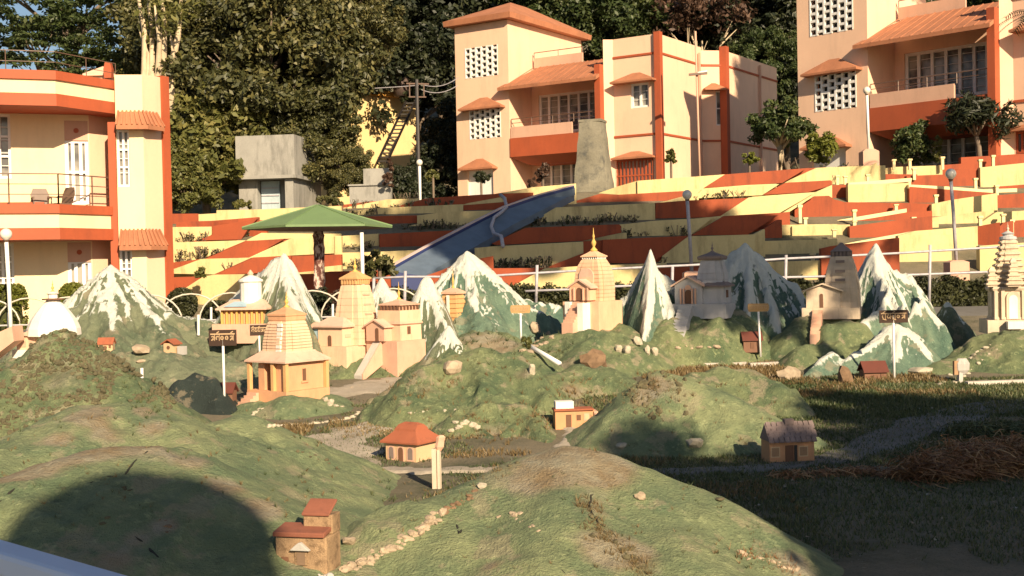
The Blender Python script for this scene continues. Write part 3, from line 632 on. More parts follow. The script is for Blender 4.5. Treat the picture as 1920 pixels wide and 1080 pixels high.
    Ff = pln(e1, eq, e1, q1); W(Ff, 0, q1-eq, -1, wt, (), 'wing_wall')
    post = MB(); post.box(e1-.16, e1+.16, eq-.16, eq+.16, -1, wt+.08); post.v = [M @ v for v in post.v]; obj('corner_post', post, M_red, B, world=True)
    c2 = (9.27, 6.45)
    H2 = pln(e1, q1, *c2); ln = math.hypot(c2[0]-e1, c2[1]-q1); hw2 = (.75, 1.15, 3.2, 5.0)
    W(H2, 0, ln, -1, wt-.15, [hw2], 'side_wall'); window(H2, hw2[0]*sc, hw2[1]*sc, L(hw2[2]), L(hw2[3]), B, 1, 2); hood(H2, .05*sc, 1.2*sc, L(5.1), .3*sc, B, .4*sc)
    Gf = pln(c2[0], c2[1], c2[0], 13.8); W(Gf, 0, 13.8-c2[1], -1, wt-.15, (), 'side_wall')
    post = MB(); post.box(c2[0]-.2, c2[0]+.18, c2[1]-.2, c2[1]+.18, -1, wt+.05); post.v = [M @ v for v in post.v]; obj('corner_post', post, M_red, B, world=True)
    for z in (2.35, 6.28):
        for pl_, a0, a1 in ((E, 0, e1-e0-.17), (Ff, .17, q1-eq), (H2, .02, ln-.2), (Gf, .2, 13.8-c2[1])):
            bd = MB(); pl_.box(bd, a0*sc, a1*sc, L(z), L(z)+.1, .002, .05); obj('string_course', bd, M_red, B, world=True)
    for pl_, a0 in ((Gf, 4.6), (Ff, 4.5)):
        dp = MB(); pl_.box(dp, a0*sc-.05, a0*sc+.05, L(-1), L(6.9), .06, .16); obj('drainpipe', dp, M_pink, B, world=True)
    rs = MB(); rs.box(p1+.2, e1-.02, eq+.4, 11.6, 5.9, 6.2); rs.box(e1-.3, c2[0]-.02, c2[1]+.2, 13.7, 5.9, 6.2); rs.box(e0-.3, e1-.3, 11.5, 11.7, -1, wt); rs.box(-T, e1, 11.71, 11.9, -1, 6.3)
    rs.v = [M @ v for v in rs.v]; obj('roof_slab', rs, M_conc, B, world=True)
    return B
c = P(958, 358, 64); guest_house((c.x, c.y, c.z), R(-33.5), 'peach guest house in the centre with tower roof and balcony', 0, 1)
c = P(1630, 307, 52.0); guest_house((c.x, c.y, c.z-.45), R(-47), 'peach guest house at the right edge behind small trees', 0, 1.02, 3.4, 4.9)

# ------------------------------------------------------------ left guest house
def left_house():
    u = V((.943, .334, 0)).normalized(); c = V((.458, .889, 0)).normalized()
    k = P(105, 200, 32.0); B = thing('guest_house', 'cream guest house at left with banded balconies and red end post', 'building', (k.x, k.y, 1.0), 0)
    O = V((k.x, k.y, 0)); fr = Plane(O, u); cf = Plane(O, c)
    za = lambda py: fr.hit(105, py)[1]
    t2 = cf.hit(232, 150)[0]; e = O + c*t2          # end of the chamfer, meets pillar wing
    # bands of cornice and balcony
    for nm, ys_, ax in (('cornice', (133, 150, 176, 199), 0), ('balcony', (383, 400, 427, 449), 1)):
        z = [za(y) for y in ys_]
        for i, (mt, o) in enumerate(((M_red, .05), (M_cream, 0), (M_red, .045))):
            mb = MB(); a, b = z[i], z[i+1]
            for zz in (0,):
                pf = [O - u*6 + fr.n*o, O + fr.n*o + cf.n*o*.5, e + cf.n*o + c*(.15 if ax else 0), e - cf.n*1.9 + c*(.15 if ax else 0), O - fr.n*1.9 - u*.2, O - u*6 - fr.n*1.9]
                mb.prism([p+V((0, 0, b)) for p in pf], (0, 0, a-b))
            obj(nm+'_band', mb, mt, B, world=True)
    # recessed wall behind the balcony
    rec = 1.75; bw = Plane(O - fr.n*rec, u); zb = .6; zt = za(195)
    s0 = bw.hit(-40, 300)[0]; s1 = bw.hit(168, 300)[0]
    hs = []
    dz = lambda py: bw.hit(140, py)[1]
    d0, d1 = bw.hit(122, 300)[0], bw.hit(166, 300)[0]; w0, w1 = bw.hit(-22, 300)[0], bw.hit(21, 300)[0]
    hs = [(d0, d1, dz(383), dz(262)), (w0, w1, dz(335), dz(216)), (d0, d1, dz(600), dz(488)), (w0, w1, dz(552), dz(455))]
    mb = MB(); bw.wall(mb, s0, s1, zb, zt, hs); obj('recess_wall', mb, M_cream, B, world=True)
    for i, h in enumerate(hs):
        if i % 2 == 0:
            window(bw, h[0], h[1], h[2], h[3], B, 3, 2, fw=.09, name='door', off=-.08)
        else: window(bw, h[0], h[1], h[2], h[3], B, 2, 3, fw=.07, grill=True)
    # vents / number disc over the doors
    for py in (245, 473):
        mb = MB(); a = (d0+d1)/2; zc = dz(py); ring = [bw.at(a+.07*math.cos(t), zc+.07*math.sin(t), .004) for t in np.linspace(0, 6.283, 12, False)]
        mb.prism(ring, bw.n*.03); obj('number_disc', mb, M_red, B, world=True)
        mb = MB(); bw.box(mb, d0, d1, zc-.27, zc+.27, .002, .01) ; obj('lintel_panel', mb, M_pink, B, world=True)
    sd = Plane(bw.at(s1, 0), c); ln = sd.hit(216, 300)[0]
    mb = MB(); sd.wall(mb, 0, ln+.3, zb, zt, []); obj('side_wall', mb, M_peach, B, world=True)
    sl = MB(); sl.prism([p+V((0, 0, za(196))) for p in (O-u*6-fr.n*2.2, O-u*.0-fr.n*2.2, e-cf.n*2.2, e, O, O-u*6)], (0, 0, .1)); obj('soffit', sl, M_peach, B, world=True)
    # pillar wing
    yd = 33.7; a = P(232, 300, yd); yl = Plane(a, (.99, .12)); A0 = yl.hit(206, 300)[0]; A1 = yl.hit(270, 300)[0]; zt2 = yl.hit(250, 140)[1]
    wa, wb = yl.hit(219, 300)[0], yl.hit(243, 300)[0]; zz = lambda py: yl.hit(232, py)[1]
    hw = [(wa, wb, zz(350), zz(243)), (wa, wb, zz(575), zz(467))]
    mb = MB(); yl.wall(mb, A0+.18, A1, zb, zt2, hw); obj('wing_wall', mb, M_cream, B, world=True)
    for h in hw: window(yl, *h, B, 2, 3, fw=.06, grill=True)
    mb = MB(); yl.box(mb, A0-.03, A0+.17, zb, zz(229), -.3, .05); obj('red_pier', mb, M_red, B, world=True)
    b = yl.at(A1, 0); pk = Plane(b, c); B1 = pk.hit(304, 300)[0]; B2 = pk.hit(317.5, 300)[0]
    mb = MB(); pk.wall(mb, 0, B1, zb, zt2+.02, []); obj('wing_wall', mb, M_peach, B, world=True)  # peach on the side faces puts their weaker sun into the colour
    mb = MB(); pk.box(mb, B1, B2, zb, zt2+.06, -.5, .06); obj('end_post', mb, M_red, B, world=True)
    mb = MB(); mb.prism([yl.at(A0+.2, zt2-.3, -.05), yl.at(A1, zt2-.3, -.05), pk.at(B2, zt2-.3, -.1), pk.at(B2, zt2-.3, -4), yl.at(A0-.5, zt2-.3, -4)], (0, 0, .1)); obj('roof_slab', mb, M_conc, B, world=True)
    mb = MB(); mb.prism([pk.at(B2-.02, zb, -.5), pk.at(B2-.02, zb, -9), pk.at(B2-.3, zb, -9), pk.at(B2-.3, zb, -.5)], (0, 0, zt2-zb-.4)); obj('rear_wall', mb, M_peach, B, world=True)
    for py, h in ((236, .42), (461, .46)):
        z = zz(py+2)
        mb = MB(); o = .38; l0 = A0+.26; prof = [(0.01, h), (o, 0), (o, -.1), (.01, -.08)]
        P1 = [yl.at(l0, z+b_, a_) for a_, b_ in prof]; crn = yl.n+pk.n
        P2 = [yl.at(A1, z+b_, 0)+crn.normalized()*a_*1.05 for a_, b_ in prof]; P3 = [pk.at(B1*.72, z+b_, a_*.8) for a_, b_ in prof]
        mb.loft([P1, P2, P3])
        for q in range(7):
            t = q/6; tp = P1[0].lerp(P2[0], t); bt = P1[1].lerp(P2[1], t); mb.bar(tp+V((0, 0, .02)), bt+V((0, 0, .02)), .05, .05)
        for q in range(1, 5):
            t = q/4; tp = P2[0].lerp(P3[0], t); bt = P2[1].lerp(P3[1], t); mb.bar(tp+V((0, 0, .02)), bt+V((0, 0, .02)), .05, .05)
        obj('window_hood', mb, M_tile, B, world=True)
    # balcony rail
    z = za(383); railing([O-u*2.4-fr.n*.1+V((0, 0, z)), O-fr.n*.1+V((0, 0, z)), e-cf.n*.1+V((0, 0, z)), e-cf.n*.9+V((0, 0, z))], B, .8, M_iron, 3, 1.3, .018)
    zr = za(133); railing([O-u*2.4-fr.n*.3+V((0, 0, zr)), O-fr.n*.3+V((0, 0, zr)), e-cf.n*.3+V((0, 0, zr))], B, .55, M_iron, 2, 1.2, .012, name='roof_railing')
    st = MB(); q = P(183, 145, 35.5); st.box(q.x-.33, q.x+.33, 35.5, 36.5, q.z-.6, q.z+.1); st.hip(q.x-.4, q.x+.4, 35.4, 36.6, q.z+.1, .3, 0, .06); obj('stair_cabin', st, M_peach, B, world=True)
    rl = MB(); rl.box(O.x-6, O.x+.2, O.y+1.8, O.y+4, za(196)+.02, za(160)); obj('roof_deck', rl, M_conc, B, world=True)
    return O, u, c, fr, za
LO, Lu, Lc, Lfr, Lza = left_house()
# things on its balcony
def chair(px, py, d, rz, label, mat):
    p = P(px, py, d); t = thing('chair', label, 'chair', p, rz)
    m = MB(); m.box(-.22, .22, -.22, .22, .40, .44); obj('seat', m, mat, t)
    m = MB(); m.loft([[V((-.22, .2, .44)), V((.22, .2, .44)), V((.22, .24, .44)), V((-.22, .24, .44))], [V((-.24, .27, .70)), V((.24, .27, .70)), V((.24, .31, .70)), V((-.24, .31, .70))], [V((-.17, .31, .88)), V((.17, .31, .88)), V((.17, .35, .88)), V((-.17, .35, .88))]]); obj('backrest', m, mat, t)
    for x in (-.2, .2):
        for y in (-.2, .2): m = MB(); m.bar((x, y, 0), (x*.95, y*.95, .4), .035); obj('leg', m, mat, t)
        m = MB(); m.bar((x*1.1, -.2, .62), (x*1.1, .25, .62), .04, .03); m.bar((x*1.1, -.2, .41), (x*1.1, -.2, .62), .03); obj('armrest', m, mat, t)
M_chair = paint('brown_plastic', (.16, .10, .07), .2, 2, .5, .1, 0, 0)
zfl = Lza(383)-.38
for px, d, rz, lb in ((78, 32.9, .5, 'brown plastic chair behind the table on the balcony'), (112, 32.7, -.6, 'brown plastic chair beside the balcony door')):
    p = P(px, 380, d); chair(px, 380, d, rz, lb, M_chair); bpy.data.objects[[o.name for o in C.objects if o.name.startswith('chair')][-1]].location.z = zfl
p = P(28, 380, 33); t = thing('table', 'low table with red cloth top on the left balcony', 'table', (p.x, p.y, zfl), .3)
m = MB(); m.box(-.75, .75, -.3, .3, .42, .5); obj('table_top', m, M_red, t)
for x in (-.7, .7):
    for y in (-.26, .26): m = MB(); m.bar((x, y, 0), (x, y, .42), .05); obj('leg', m, M_iron, t)
p = P(204, 147, 35.2); m = MB(); m.loft([[V((p.x+x*s, p.y+.1*k, p.z+z)) for x, k in ((-.1, -1), (.1, -1), (.1, 1), (-.1, 1))] for s, z in ((1, 0), (1.2, .25), (.7, .45))])
o = obj('cloth', m, M_red); tag(o, 'red cloth hung beside the little roof cabin', 'cloth')

# ------------------------------------------------------------ terraced garden walls
M_ty = paint('yellow_wall_paint', (.64, .52, .25), .18, .9, .8, .55, .12, .15, (.25, .18, .08))
M_tr = paint('red_wall_paint', (.33, .066, .020), .2, .9, .8, .55, .12, .15, (.12, .03, .015))
M_tc = paint('pale_coping', (.80, .66, .36), .1, 1, .8, .2, .1, .1)
def dep(px, py): return 36 + (540-(py+.021*(px-960)))*.058
def panel_wall(label, rows):
    B = None
    for r in rows:
        col, base, top = r[0], r[1], r[2]; tilt = r[3] if len(r) > 3 else 0; drop = r[4] if len(r) > 4 else 26
        xa, xb = top[0][0], top[-1][0]; d0 = dep((xa+xb)/2, base)
        pts = []
        for x, y in top: pts.append(P(x, y, d0 + tilt*((x-xa)/max(1, xb-xa)-.5)))
        if col in 'qr':
            d0 = dep(sum(x for x, y in top)/len(top), base)-.35; m = MB(); poly = [P(x, y, d0) for x, y in top]; m.prism(poly, (0, .3, 0))
            obj('panel', m, M_ty if col == 'q' else M_tr, B, world=True); continue
        if col == 'C': poly = pts + [P(x, y+drop, p.y) for (x, y), p in reversed(list(zip(top, pts)))]
        else:
            zb = P((xa+xb)/2, base+drop, d0).z; poly = pts + [V((pts[-1].x, pts[-1].y, zb)), V((pts[0].x, pts[0].y, zb))]
        if B is None: B = thing('terrace_wall', label, 'wall', (pts[0].x, pts[0].y, pts[0].z-1))
        m = MB(); m.prism(poly, (0, .28 if col != 'C' else .34, 0))
        obj('coping' if col == 'C' else 'panel', m, {'Y': M_ty, 'R': M_tr, 'C': M_tc}[col], B, world=True)
    return B
panel_wall('stepped red and yellow terrace wall beside the left building', [
    ('R', 423, [(300, 401), (371, 400.5)]), ('Y', 418, [(369, 402), (406, 400), (406, 394), (474, 393), (545, 390), (640, 386)]),
    ('R', 430, [(330, 417), (360, 415), (397, 414), (484, 407), (484, 413), (640, 412)]), ('Y', 428, [(440, 421), (484, 414), (640, 404)]),
    ('Y', 450, [(300, 426), (397, 425)], .5), ('R', 448, [(397, 414), (463, 423), (500, 428)], -.4), ('R', 453, [(340, 459), (358, 453), (397, 441), (420, 443), (460, 449)]), ('Y', 451, [(455, 452), (464, 450), (488, 437.5), (584, 438.5), (640, 438)]),
    ('Y', 480, [(300, 456), (358, 453.5), (460, 450.5)], .3), ('R', 484, [(378, 486), (460, 451.5)], -.6), ('R', 484, [(460, 451.5), (540, 449), (560, 449)], .6), ('Y', 487, [(467, 483), (543, 448), (586, 443.5), (640, 442)], .3),
    ('R', 500, [(300, 497), (317, 493), (375, 486), (390, 486)]), ('Y', 514, [(300, 516), (318, 508), (375, 486)], -.6), ('Y', 513.9, [(375, 486), (467, 483)], .6), ('R', 516, [(400, 514), (471, 484), (510, 482), (545, 480), (640, 477)]),
    ('Y', 519, [(540, 513), (588, 508), (610, 500), (640, 497)]),
    ('r', 450, [(370, 451), (398, 440), (398, 424), (481, 411), (463, 432), (452, 449)]), ('q', 451, [(459, 452), (490, 436.5), (590, 438), (590, 446), (540, 447.5)]), ('r', 484, [(384, 485.4), (461, 452.5), (534, 447.5), (472.5, 482.6)]), ('q', 485, [(472.5, 483), (546, 448), (626, 443), (626, 475), (545, 479)]), ('q', 514, [(318, 513), (318, 507), (381, 485.4), (472, 483), (401, 514.5)]), ('r', 515, [(401, 515), (475, 482.6), (545, 479.5), (545, 509), (464, 513)]),
    ('R', 560, [(290, 520), (318, 520), (385, 518)], 0, 40), ('Y', 562, [(340, 545), (382, 518), (403, 515), (520, 513)], -.5, 40), ('R', 560, [(510, 515), (556, 514), (640, 512)], 0, 40)])
panel_wall('planted red and yellow terrace wall left of the blue slide', [
    ('R', 388, [(600, 393), (620, 387), (690, 378), (730, 376)]), ('Y', 391, [(600, 404), (642, 390), (724, 374), (785, 372)]), ('R', 391, [(730, 391), (798, 372), (883, 366), (935, 363), (1000, 361)]), ('Y', 385, [(930, 363), (1000, 351), (1080, 344)]),
    ('Y', 394.5, [(860, 386), (877, 381), (938, 370), (950, 370)], 0, 10), ('R', 396, [(835, 399), (866, 385), (940, 379), (1000, 376)]),
    ('Y', 404, [(640, 398), (690, 392), (731, 389), (868, 383)]),
    ('R', 425, [(640, 408), (700, 405.5), (782, 403.7)]), ('Y', 427, [(782, 404), (838, 397), (929, 394.5), (960, 393)]), ('Y', 430, [(690, 446), (713, 437), (781, 420), (800, 422)], 0, 16),
    ('R', 467, [(711, 439), (763, 436), (861, 431.5), (900, 430)]), ('Y', 468, [(600, 444), (630, 443), (710, 438)]),
    ('Y', 500, [(628, 474), (681, 473), (790, 468.5), (830, 467)]), ('R', 490, [(600, 479), (629, 477)]), ('Y', 507, [(600, 505), (640, 498), (650, 497)], 0, 8),
    ('R', 550, [(600, 511), (620, 509), (710, 507), (740, 506)]), ('R', 545, [(790, 520), (830, 506), (850, 497), (860, 492), (925, 480)])])
panel_wall('long shaded terrace wall right of the blue slide', [
    ('Y', 362, [(1105, 368), (1160, 349), (1195, 339)], -.6), ('Y', 361.9, [(1195, 339), (1359, 327)], .5), ('R', 352, [(1318, 354), (1357, 335), (1359, 327), (1516, 315), (1530, 315)]), ('Y', 352.5, [(1460, 347), (1468, 343), (1530, 315), (1560, 313)]),
    ('R', 379, [(1045, 387), (1085, 375), (1124, 363.6), (1160, 365), (1285, 358)]), ('Y', 381, [(1225, 383), (1285, 367), (1310, 362)], 0, 10), ('Y', 372, [(1285, 357), (1299, 355), (1400, 347), (1456, 344.5)]), ('R', 367, [(1420, 368), (1450, 355), (1479, 342)], -.5), ('R', 366.9, [(1479, 342), (1560, 339)], .3),
    ('Y', 420, [(960, 436), (983, 424), (1042, 389), (1228, 380.5)]), ('R', 413, [(1180, 417), (1229, 388), (1229, 380.6), (1285, 376), (1403, 371), (1420, 370)]),
    ('Y', 405, [(1340, 411), (1395, 377), (1410, 369)], -.5), ('Y', 404.9, [(1410, 369), (1530, 360), (1560, 347)], .4),
    ('R', 456, [(900, 467), (922, 456), (985.5, 427)], -.5), ('R', 455.9, [(985.5, 427), (1160.7, 420.6), (1165, 424)], .5), ('Y', 445, [(1162, 420.5), (1290, 411), (1352, 405)]), ('Y', 457, [(1085, 453), (1163, 437), (1175, 436)], 0, 8), ('R', 441, [(1292, 447), (1357, 405), (1461, 399), (1481, 397)]),
    ('Y', 500, [(890, 465), (922, 462), (1093.5, 453)]), ('R', 494, [(1091, 452.5), (1116, 451), (1220, 446), (1297, 442)]), ('R', 503, [(1010, 506), (1026, 501), (1091, 475.6), (1110, 470)]),
    ('Y', 494, [(1220, 506), (1262, 464), (1299, 443), (1415, 439.6)], -.3), ('Y', 485, [(1405, 444), (1431, 430), (1434, 430)]), ('Y', 446, [(1450, 422), (1500, 421), (1570, 420)]), ('R', 452, [(1430, 431), (1459, 412), (1466, 412)]), ('Y', 479, [(1432, 452), (1570, 448)]),
    ('r', 352, [(1319.5, 352.5), (1359.6, 327), (1513, 315.5), (1466.8, 343)]), ('q', 370, [(1300, 372), (1316.8, 355), (1461.4, 345), (1429, 366)]), ('r', 366, [(1430, 365.5), (1473, 342.6), (1558, 337.9), (1556, 348.6), (1515, 360.4)]),
    ('r', 408, [(1228.4, 409.6), (1230, 381.3), (1300.7, 376), (1404, 370.8), (1348, 407)]), ('q', 407, [(1349, 406.5), (1404, 370.2), (1527, 362), (1455, 403)]), ('q', 412, [(1398, 444), (1462, 403), (1524, 364.5), (1529, 366), (1468, 405), (1408, 444)]),
    ('q', 442, [(1161, 447), (1161, 421.5), (1225.7, 414), (1337, 408), (1294, 442)]), ('r', 441, [(1296, 441.5), (1354, 407.5), (1459, 403.5), (1402.5, 440)]), ('r', 490, [(1130, 493), (1130, 449.5), (1291, 442), (1242, 480), (1218, 494)]), ('q', 488, [(1240, 494), (1242, 480), (1291, 442.8), (1402.5, 441), (1356, 490)]), ('r', 470, [(930, 459.5), (922, 456.5), (985, 427.5), (1160, 421), (1164, 436), (1093, 451.5)]),
    ('R', 538, [(900, 504), (922, 503), (1022, 502.5)]), ('Y', 540, [(945, 545), (1022, 503), (1081, 499.5), (1197, 495), (1250, 493)]), ('R', 536, [(1235, 503), (1315, 496), (1440, 490)]), ('Y', 520, [(1433, 491), (1545, 488)]), ('R', 521, [(1540, 489), (1600, 480)])])
panel_wall('bright terrace wall with white copings below the right guest house', [
    ('R', 318, [(1760, 310), (1802, 307), (1802, 295), (1860, 292), (1935, 287)]), ('Y', 327, [(1640, 318), (1678, 313), (1767, 310)]),
    ('Y', 340, [(1490, 334), (1500, 330), (1526, 315), (1614, 311), (1660, 310)]), ('R', 336, [(1600, 329), (1613, 326), (1720, 327)]), ('Y', 337.5, [(1575, 340), (1585, 332), (1644, 305), (1644, 320)]),
    ('R', 347, [(1700, 330), (1772, 327), (1798, 317), (1838, 316)]), ('Y', 348, [(1838, 314), (1935, 304)]),
    ('R', 358, [(1490, 344), (1500, 342), (1558, 339)]), ('C', 380.5, [(1591, 342.6), (1709, 333.5)], 0, 7), ('Y', 381, [(1590, 346), (1705, 343)]), ('R', 372, [(1557, 347), (1590, 346)]), ('Y', 385, [(1527, 366), (1558, 348)], 0, 12),
    ('R', 382, [(1705, 350), (1868, 362)]), ('C', 381.5, [(1704, 346), (1782, 350), (1843, 355), (1907, 353)], 0, 7), ('R', 352, [(1865, 350), (1935, 345)]),
    ('R', 410, [(1490, 393), (1500, 387), (1527, 368), (1554, 367), (1565, 374), (1584, 379), (1707, 380.5), (1748, 382)]), ('Y', 410, [(1747, 383), (1783, 375), (1870, 362)]), ('R', 394, [(1870, 366), (1935, 361)]),
    ('C', 418, [(1570, 413), (1700, 391)], 0, 8), ('R', 419, [(1570, 420), (1700, 398), (1748, 395)]),
    ('Y', 447, [(1485, 424), (1570, 421), (1594, 421)]), ('R', 450, [(1593, 424), (1713, 409), (1748, 405)]), ('C', 461, [(1573, 459), (1716, 433)], 0, 7), ('Y', 425, [(1748, 408), (1838, 397), (1870, 394)]), ('Y', 433, [(1715, 417), (1760, 416)], 0, 12),
    ('Y', 474, [(1684, 442), (1716, 433), (1833, 424)], .3), ('R', 465, [(1833, 425), (1875, 417)], -.3), ('Y', 430, [(1840, 417), (1868, 398), (1935, 394)]), ('R', 450, [(1875, 424), (1898, 414), (1935, 411)]), ('R', 460, [(1843, 458), (1881, 418), (1900, 414)]),
    ('R', 520, [(1540, 466), (1562, 461), (1681, 446), (1686, 446)]), ('Y', 477, [(1485, 453), (1570, 447)]), ('Y', 491, [(1684, 443), (1716, 440), (1784, 440)], 0, 10), ('Y', 505, [(1837, 461), (1935, 454)])])

# ------------------------------------------------------------ blue slide with hose
M_blue = paint('slide_blue', (.12, .165, .225), .25, 1.6, .55, .35, .12, .15, (.16, .20, .26), streak=False)
M_bdk = paint('slide_shade_blue', (.03, .045, .15), .2, 1.6, .5, .2, .1, .1)  # shade of the trough wall put into a darker blue; splash end shares it
M_kerb = paint('pinkish_kerb', (.60, .47, .43), .15, 2, .8, .3, .1, .1)
t = thing('water_slide', 'long blue slide running down across the terraces', 'slide', P(760, 530, 34.6))
Ledge = [(733, 508), (800, 470), (900, 417.6), (949, 393), (1010, 372), (1078, 353)]; Redge = [(794, 518), (845, 487), (915, 449), (966, 419), (1016, 394), (1077, 363)]
A_ = [P(x, y, dep(x, y+12)-1.7) for x, y in Ledge]; B_ = [P(x, y, dep(x, y)-1.7) for x, y in Redge]
m = MB(); n = len(A_); m.add([a for a in A_]+[b for b in B_]+[a-V((0, 0, .25)) for a in A_]+[b-V((0, 0, .25)) for b in B_], [(i, i+1, n+i+1, n+i) for i in range(n-1)]+[(n+i, n+i+1, 3*n+i+1, 3*n+i) for i in range(n-1)]+[(2*n+i, 2*n+i+1, i+1, i) for i in range(n-1)])
obj('slide_bed', m, M_blue, t, world=True)
m = MB()
for a, b in zip(A_[:-1], A_[1:]): m.bar(a+V((-.03, .05, .02)), b+V((-.03, .05, .02)), .05, .16)
obj('side_wall', m, M_bdk, t, world=True)
m = MB()
for a, b in zip(A_[:-1], A_[1:]): m.bar(a+V((-.05, .06, .12)), b+V((-.05, .06, .12)), .10, .045)
obj('kerb', m, M_kerb, t, world=True)
m = MB(); q = [A_[0], B_[0]]; m.prism([q[0], q[1], q[1]+V((0, 0, -.9)), q[0]+V((0, 0, -.9))], (0, .3, 0)); obj('splash_end', m, M_bdk, t, world=True)
hp = [(938, 365), (946, 372), (950, 388), (940, 398), (926, 408), (921, 425), (926, 438), (940, 443), (943, 462)]
m = MB(); m.tube([P(x, y, dep(x, y+8)-2.1) for x, y in hp], .06, 8); o = obj('hose', m, M_grey, smooth=True); tag(o, 'pale hose curving across the blue slide', 'hose')
# rough tapered stone tower at the top of the slide
M_stone = paint('stain_shade_render', (.26, .24, .18), .5, .7, .95, 1.0, .25, .9, (.09, .09, .08), streak=False)  # dark mottle is stain plus tree shade put into the colour
c = P(1114, 372, 50.0); k = 50/F; t = thing('stone_tower', 'rough tapered grey stone tower at the head of the slide', 'tower', c, R(-20))
m = MB(); rg = []
for i in range(11):
    f = i/10; z = 142*k*f; h = (31-11*f+2.5*(1-f)**3)*k
    rg.append([V((x*h*(1+.03*math.sin(i*2.1+j)), y*h*(1+.03*math.cos(i*1.7+j*2)), z)) for j, (x, y) in enumerate(((-1, -1), (0, -1.07), (1, -1), (1.05, 0), (1, 1), (0, 1.05), (-1, 1), (-1.06, 0)))])
m.loft(rg); obj('tower_body', m, M_stone, t)
m = MB(); h = 21.5*k; m.box(-h, h, -h, h, 141.5*k, 146*k); obj('cap_slab', m, M_stone, t)

# ------------------------------------------------------------ green umbrella shelter
M_can = paint('green_canopy', (.15, .235, .10), .12, 1.2, .7, .2, .08, .1)
M_und = paint('canopy_underside', (.20, .15, .13), .2, 1.2, .8, .2)
d = 32.5; c = P(600, 566, d); k = d/F
t = thing('umbrella_shelter', 'green pyramid umbrella shelter on a mural painted trunk', 'shelter', c)
def hexr(r, z, ph=.25): return [V((r*math.cos(2*math.pi*(i+ph)/6), r*math.sin(2*math.pi*(i+ph)/6), z)) for i in range(6)]
m = MB(); m.loft([hexr(140*k, 137*k), hexr(140*k, 141*k), hexr(4*k, 181*k)]); obj('canopy', m, M_can, t)
for a_, b_ in zip(hexr(140*k, 141.4*k), hexr(4*k, 181.4*k)): m = MB(); m.bar(a_, b_, .05, .03); obj('canopy_rib', m, M_can, t)
m = MB(); m.loft([hexr(136*k, 136.6*k), hexr(20*k, 132*k)]); obj('canopy_underside', m, M_und, t)
def trunkmat():
    mm, tt, b = newmat('mural_trunk'); g = geopos(tt); mp = N(tt, 'ShaderNodeMapping'); tt.links.new(g, mp.inputs[0]); mp.inputs['Scale'].default_value = (3, 3, 1.2)
    cc = mix(tt, ramp(tt, noise(tt, 3, 6, .7, mp.outputs[0]), .47, .55), (.10, .03, .02), (.60, .45, .38)); tt.links.new(cc, b.inputs['Base Color']); b.inputs['Roughness'].default_value = .8
    bump(tt, b, noise(tt, 12, 6, .7, g), .6, .04); return mm
m = MB(); m.tube([(0, 0, -.5), (0, 0, 40*k), (.01, 0, 100*k), (0, 0, 125*k), (0, 0, 139*k)], [13*k, 11.5*k, 11*k, 11.5*k, 14*k], 14); obj('column', m, trunkmat(), t, smooth=True)

# ------------------------------------------------------------ grey shed, concrete wall, yellow house, tank and ladder behind
d = 53; k = d/F; c = P(500, 392, d); t = thing('shed', 'grey concrete shed with light blue door among the trees', 'shed', c, R(-8))
m = MB(); m.box(-58*k, 56*k, 0, 4, 62*k, 138*k); obj('upper_wall', m, M_conc, t)
m = MB(); m.box(-62*k, 63*k, -14*k, 4, 56*k, 62*k); obj('ledge', m, M_conc, t)
pl = MB(); pl.box(-58*k, -22*k, .3, 4, -1, 56*k); pl.box(10*k+28*k, 54*k, -.1, 4, -1, 56*k); pl.box(-22*k, 40*k, .8, 4, -1, 56*k); obj('lower_wall', pl, M_conc, t)
M_lb = paint('light_blue_paint', (.42, .52, .55), .15, 2, .5, .3)
m = MB(); m.box(-20*k, 16*k, .68, .78, -.2, 54*k); obj('door', m, M_lb, t)
for z in (12, 26, 40): mm = MB(); mm.box(-19*k, 15*k, .64, .675, z*k, (z+2)*k); obj('door_rail', mm, M_grey, t)
d = 52; k = d/F; c = P(700, 378, d); t = thing('low_wall', 'pale low concrete wall between shed and dark trees', 'wall', c, R(-5))
m = MB(); m.box(-45*k, 33*k, 0, .4, -1, 30*k); m.box(-18*k, 33*k, .02, .42, 30.2*k, 62*k); obj('wall', m, M_conc, t)
m = MB(); m.box(-47*k, 35*k, -.08, .45, 30.2*k, 33*k) ; obj('ledge', m, M_conc, t)
M_yel = paint('ochre_plaster', (.74, .54, .26), .12, .4, .8, .25, .05, .1); M_och = paint('orange_fascia', (.60, .30, .06), .1, 1, .8, .2)
d = 76; a = P(682, 300, d); t = thing('house', 'yellow house with orange roof edge behind the leafy tree', 'building', a)
b = P(780, 300, d+3); pl = Plane(a, (b.x-a.x, b.y-a.y)); Lw = pl.hit(780, 250)[0]; zt = pl.hit(690, 178)[1]
m = MB(); m.prism([pl.at(-2, zt-9), pl.at(Lw, zt-9), pl.at(Lw, zt-9, -6), pl.at(-2, zt-9, -6)], (0, 0, 9)); obj('wall', m, M_yel, t, world=True)
m = MB(); pl.box(m, -2.2, Lw+.15, zt, zt+.3, -6, .25); obj('roof_edge', m, M_och, t, world=True)
d = 70; lt = thing('ladder', 'dark iron ladder stair leaning against the yellow house', 'ladder', P(720, 310, d))
a, b = P(716, 306, d), P(770, 190, 74.5); wv = V((.55, .0, 0))
M_ldk = metal('dark_ladder_iron', (.018, .013, .010))
for s in (-.5, .5): m = MB(); m.bar(a+wv*s, b+wv*s, .10); obj('rail', m, M_ldk, lt, world=True)
for i in range(16): q = a.lerp(b, (i+.5)/16); m = MB(); m.bar(q-wv*.5, q+wv*.5, .08); obj('rung', m, M_ldk, lt, world=True)
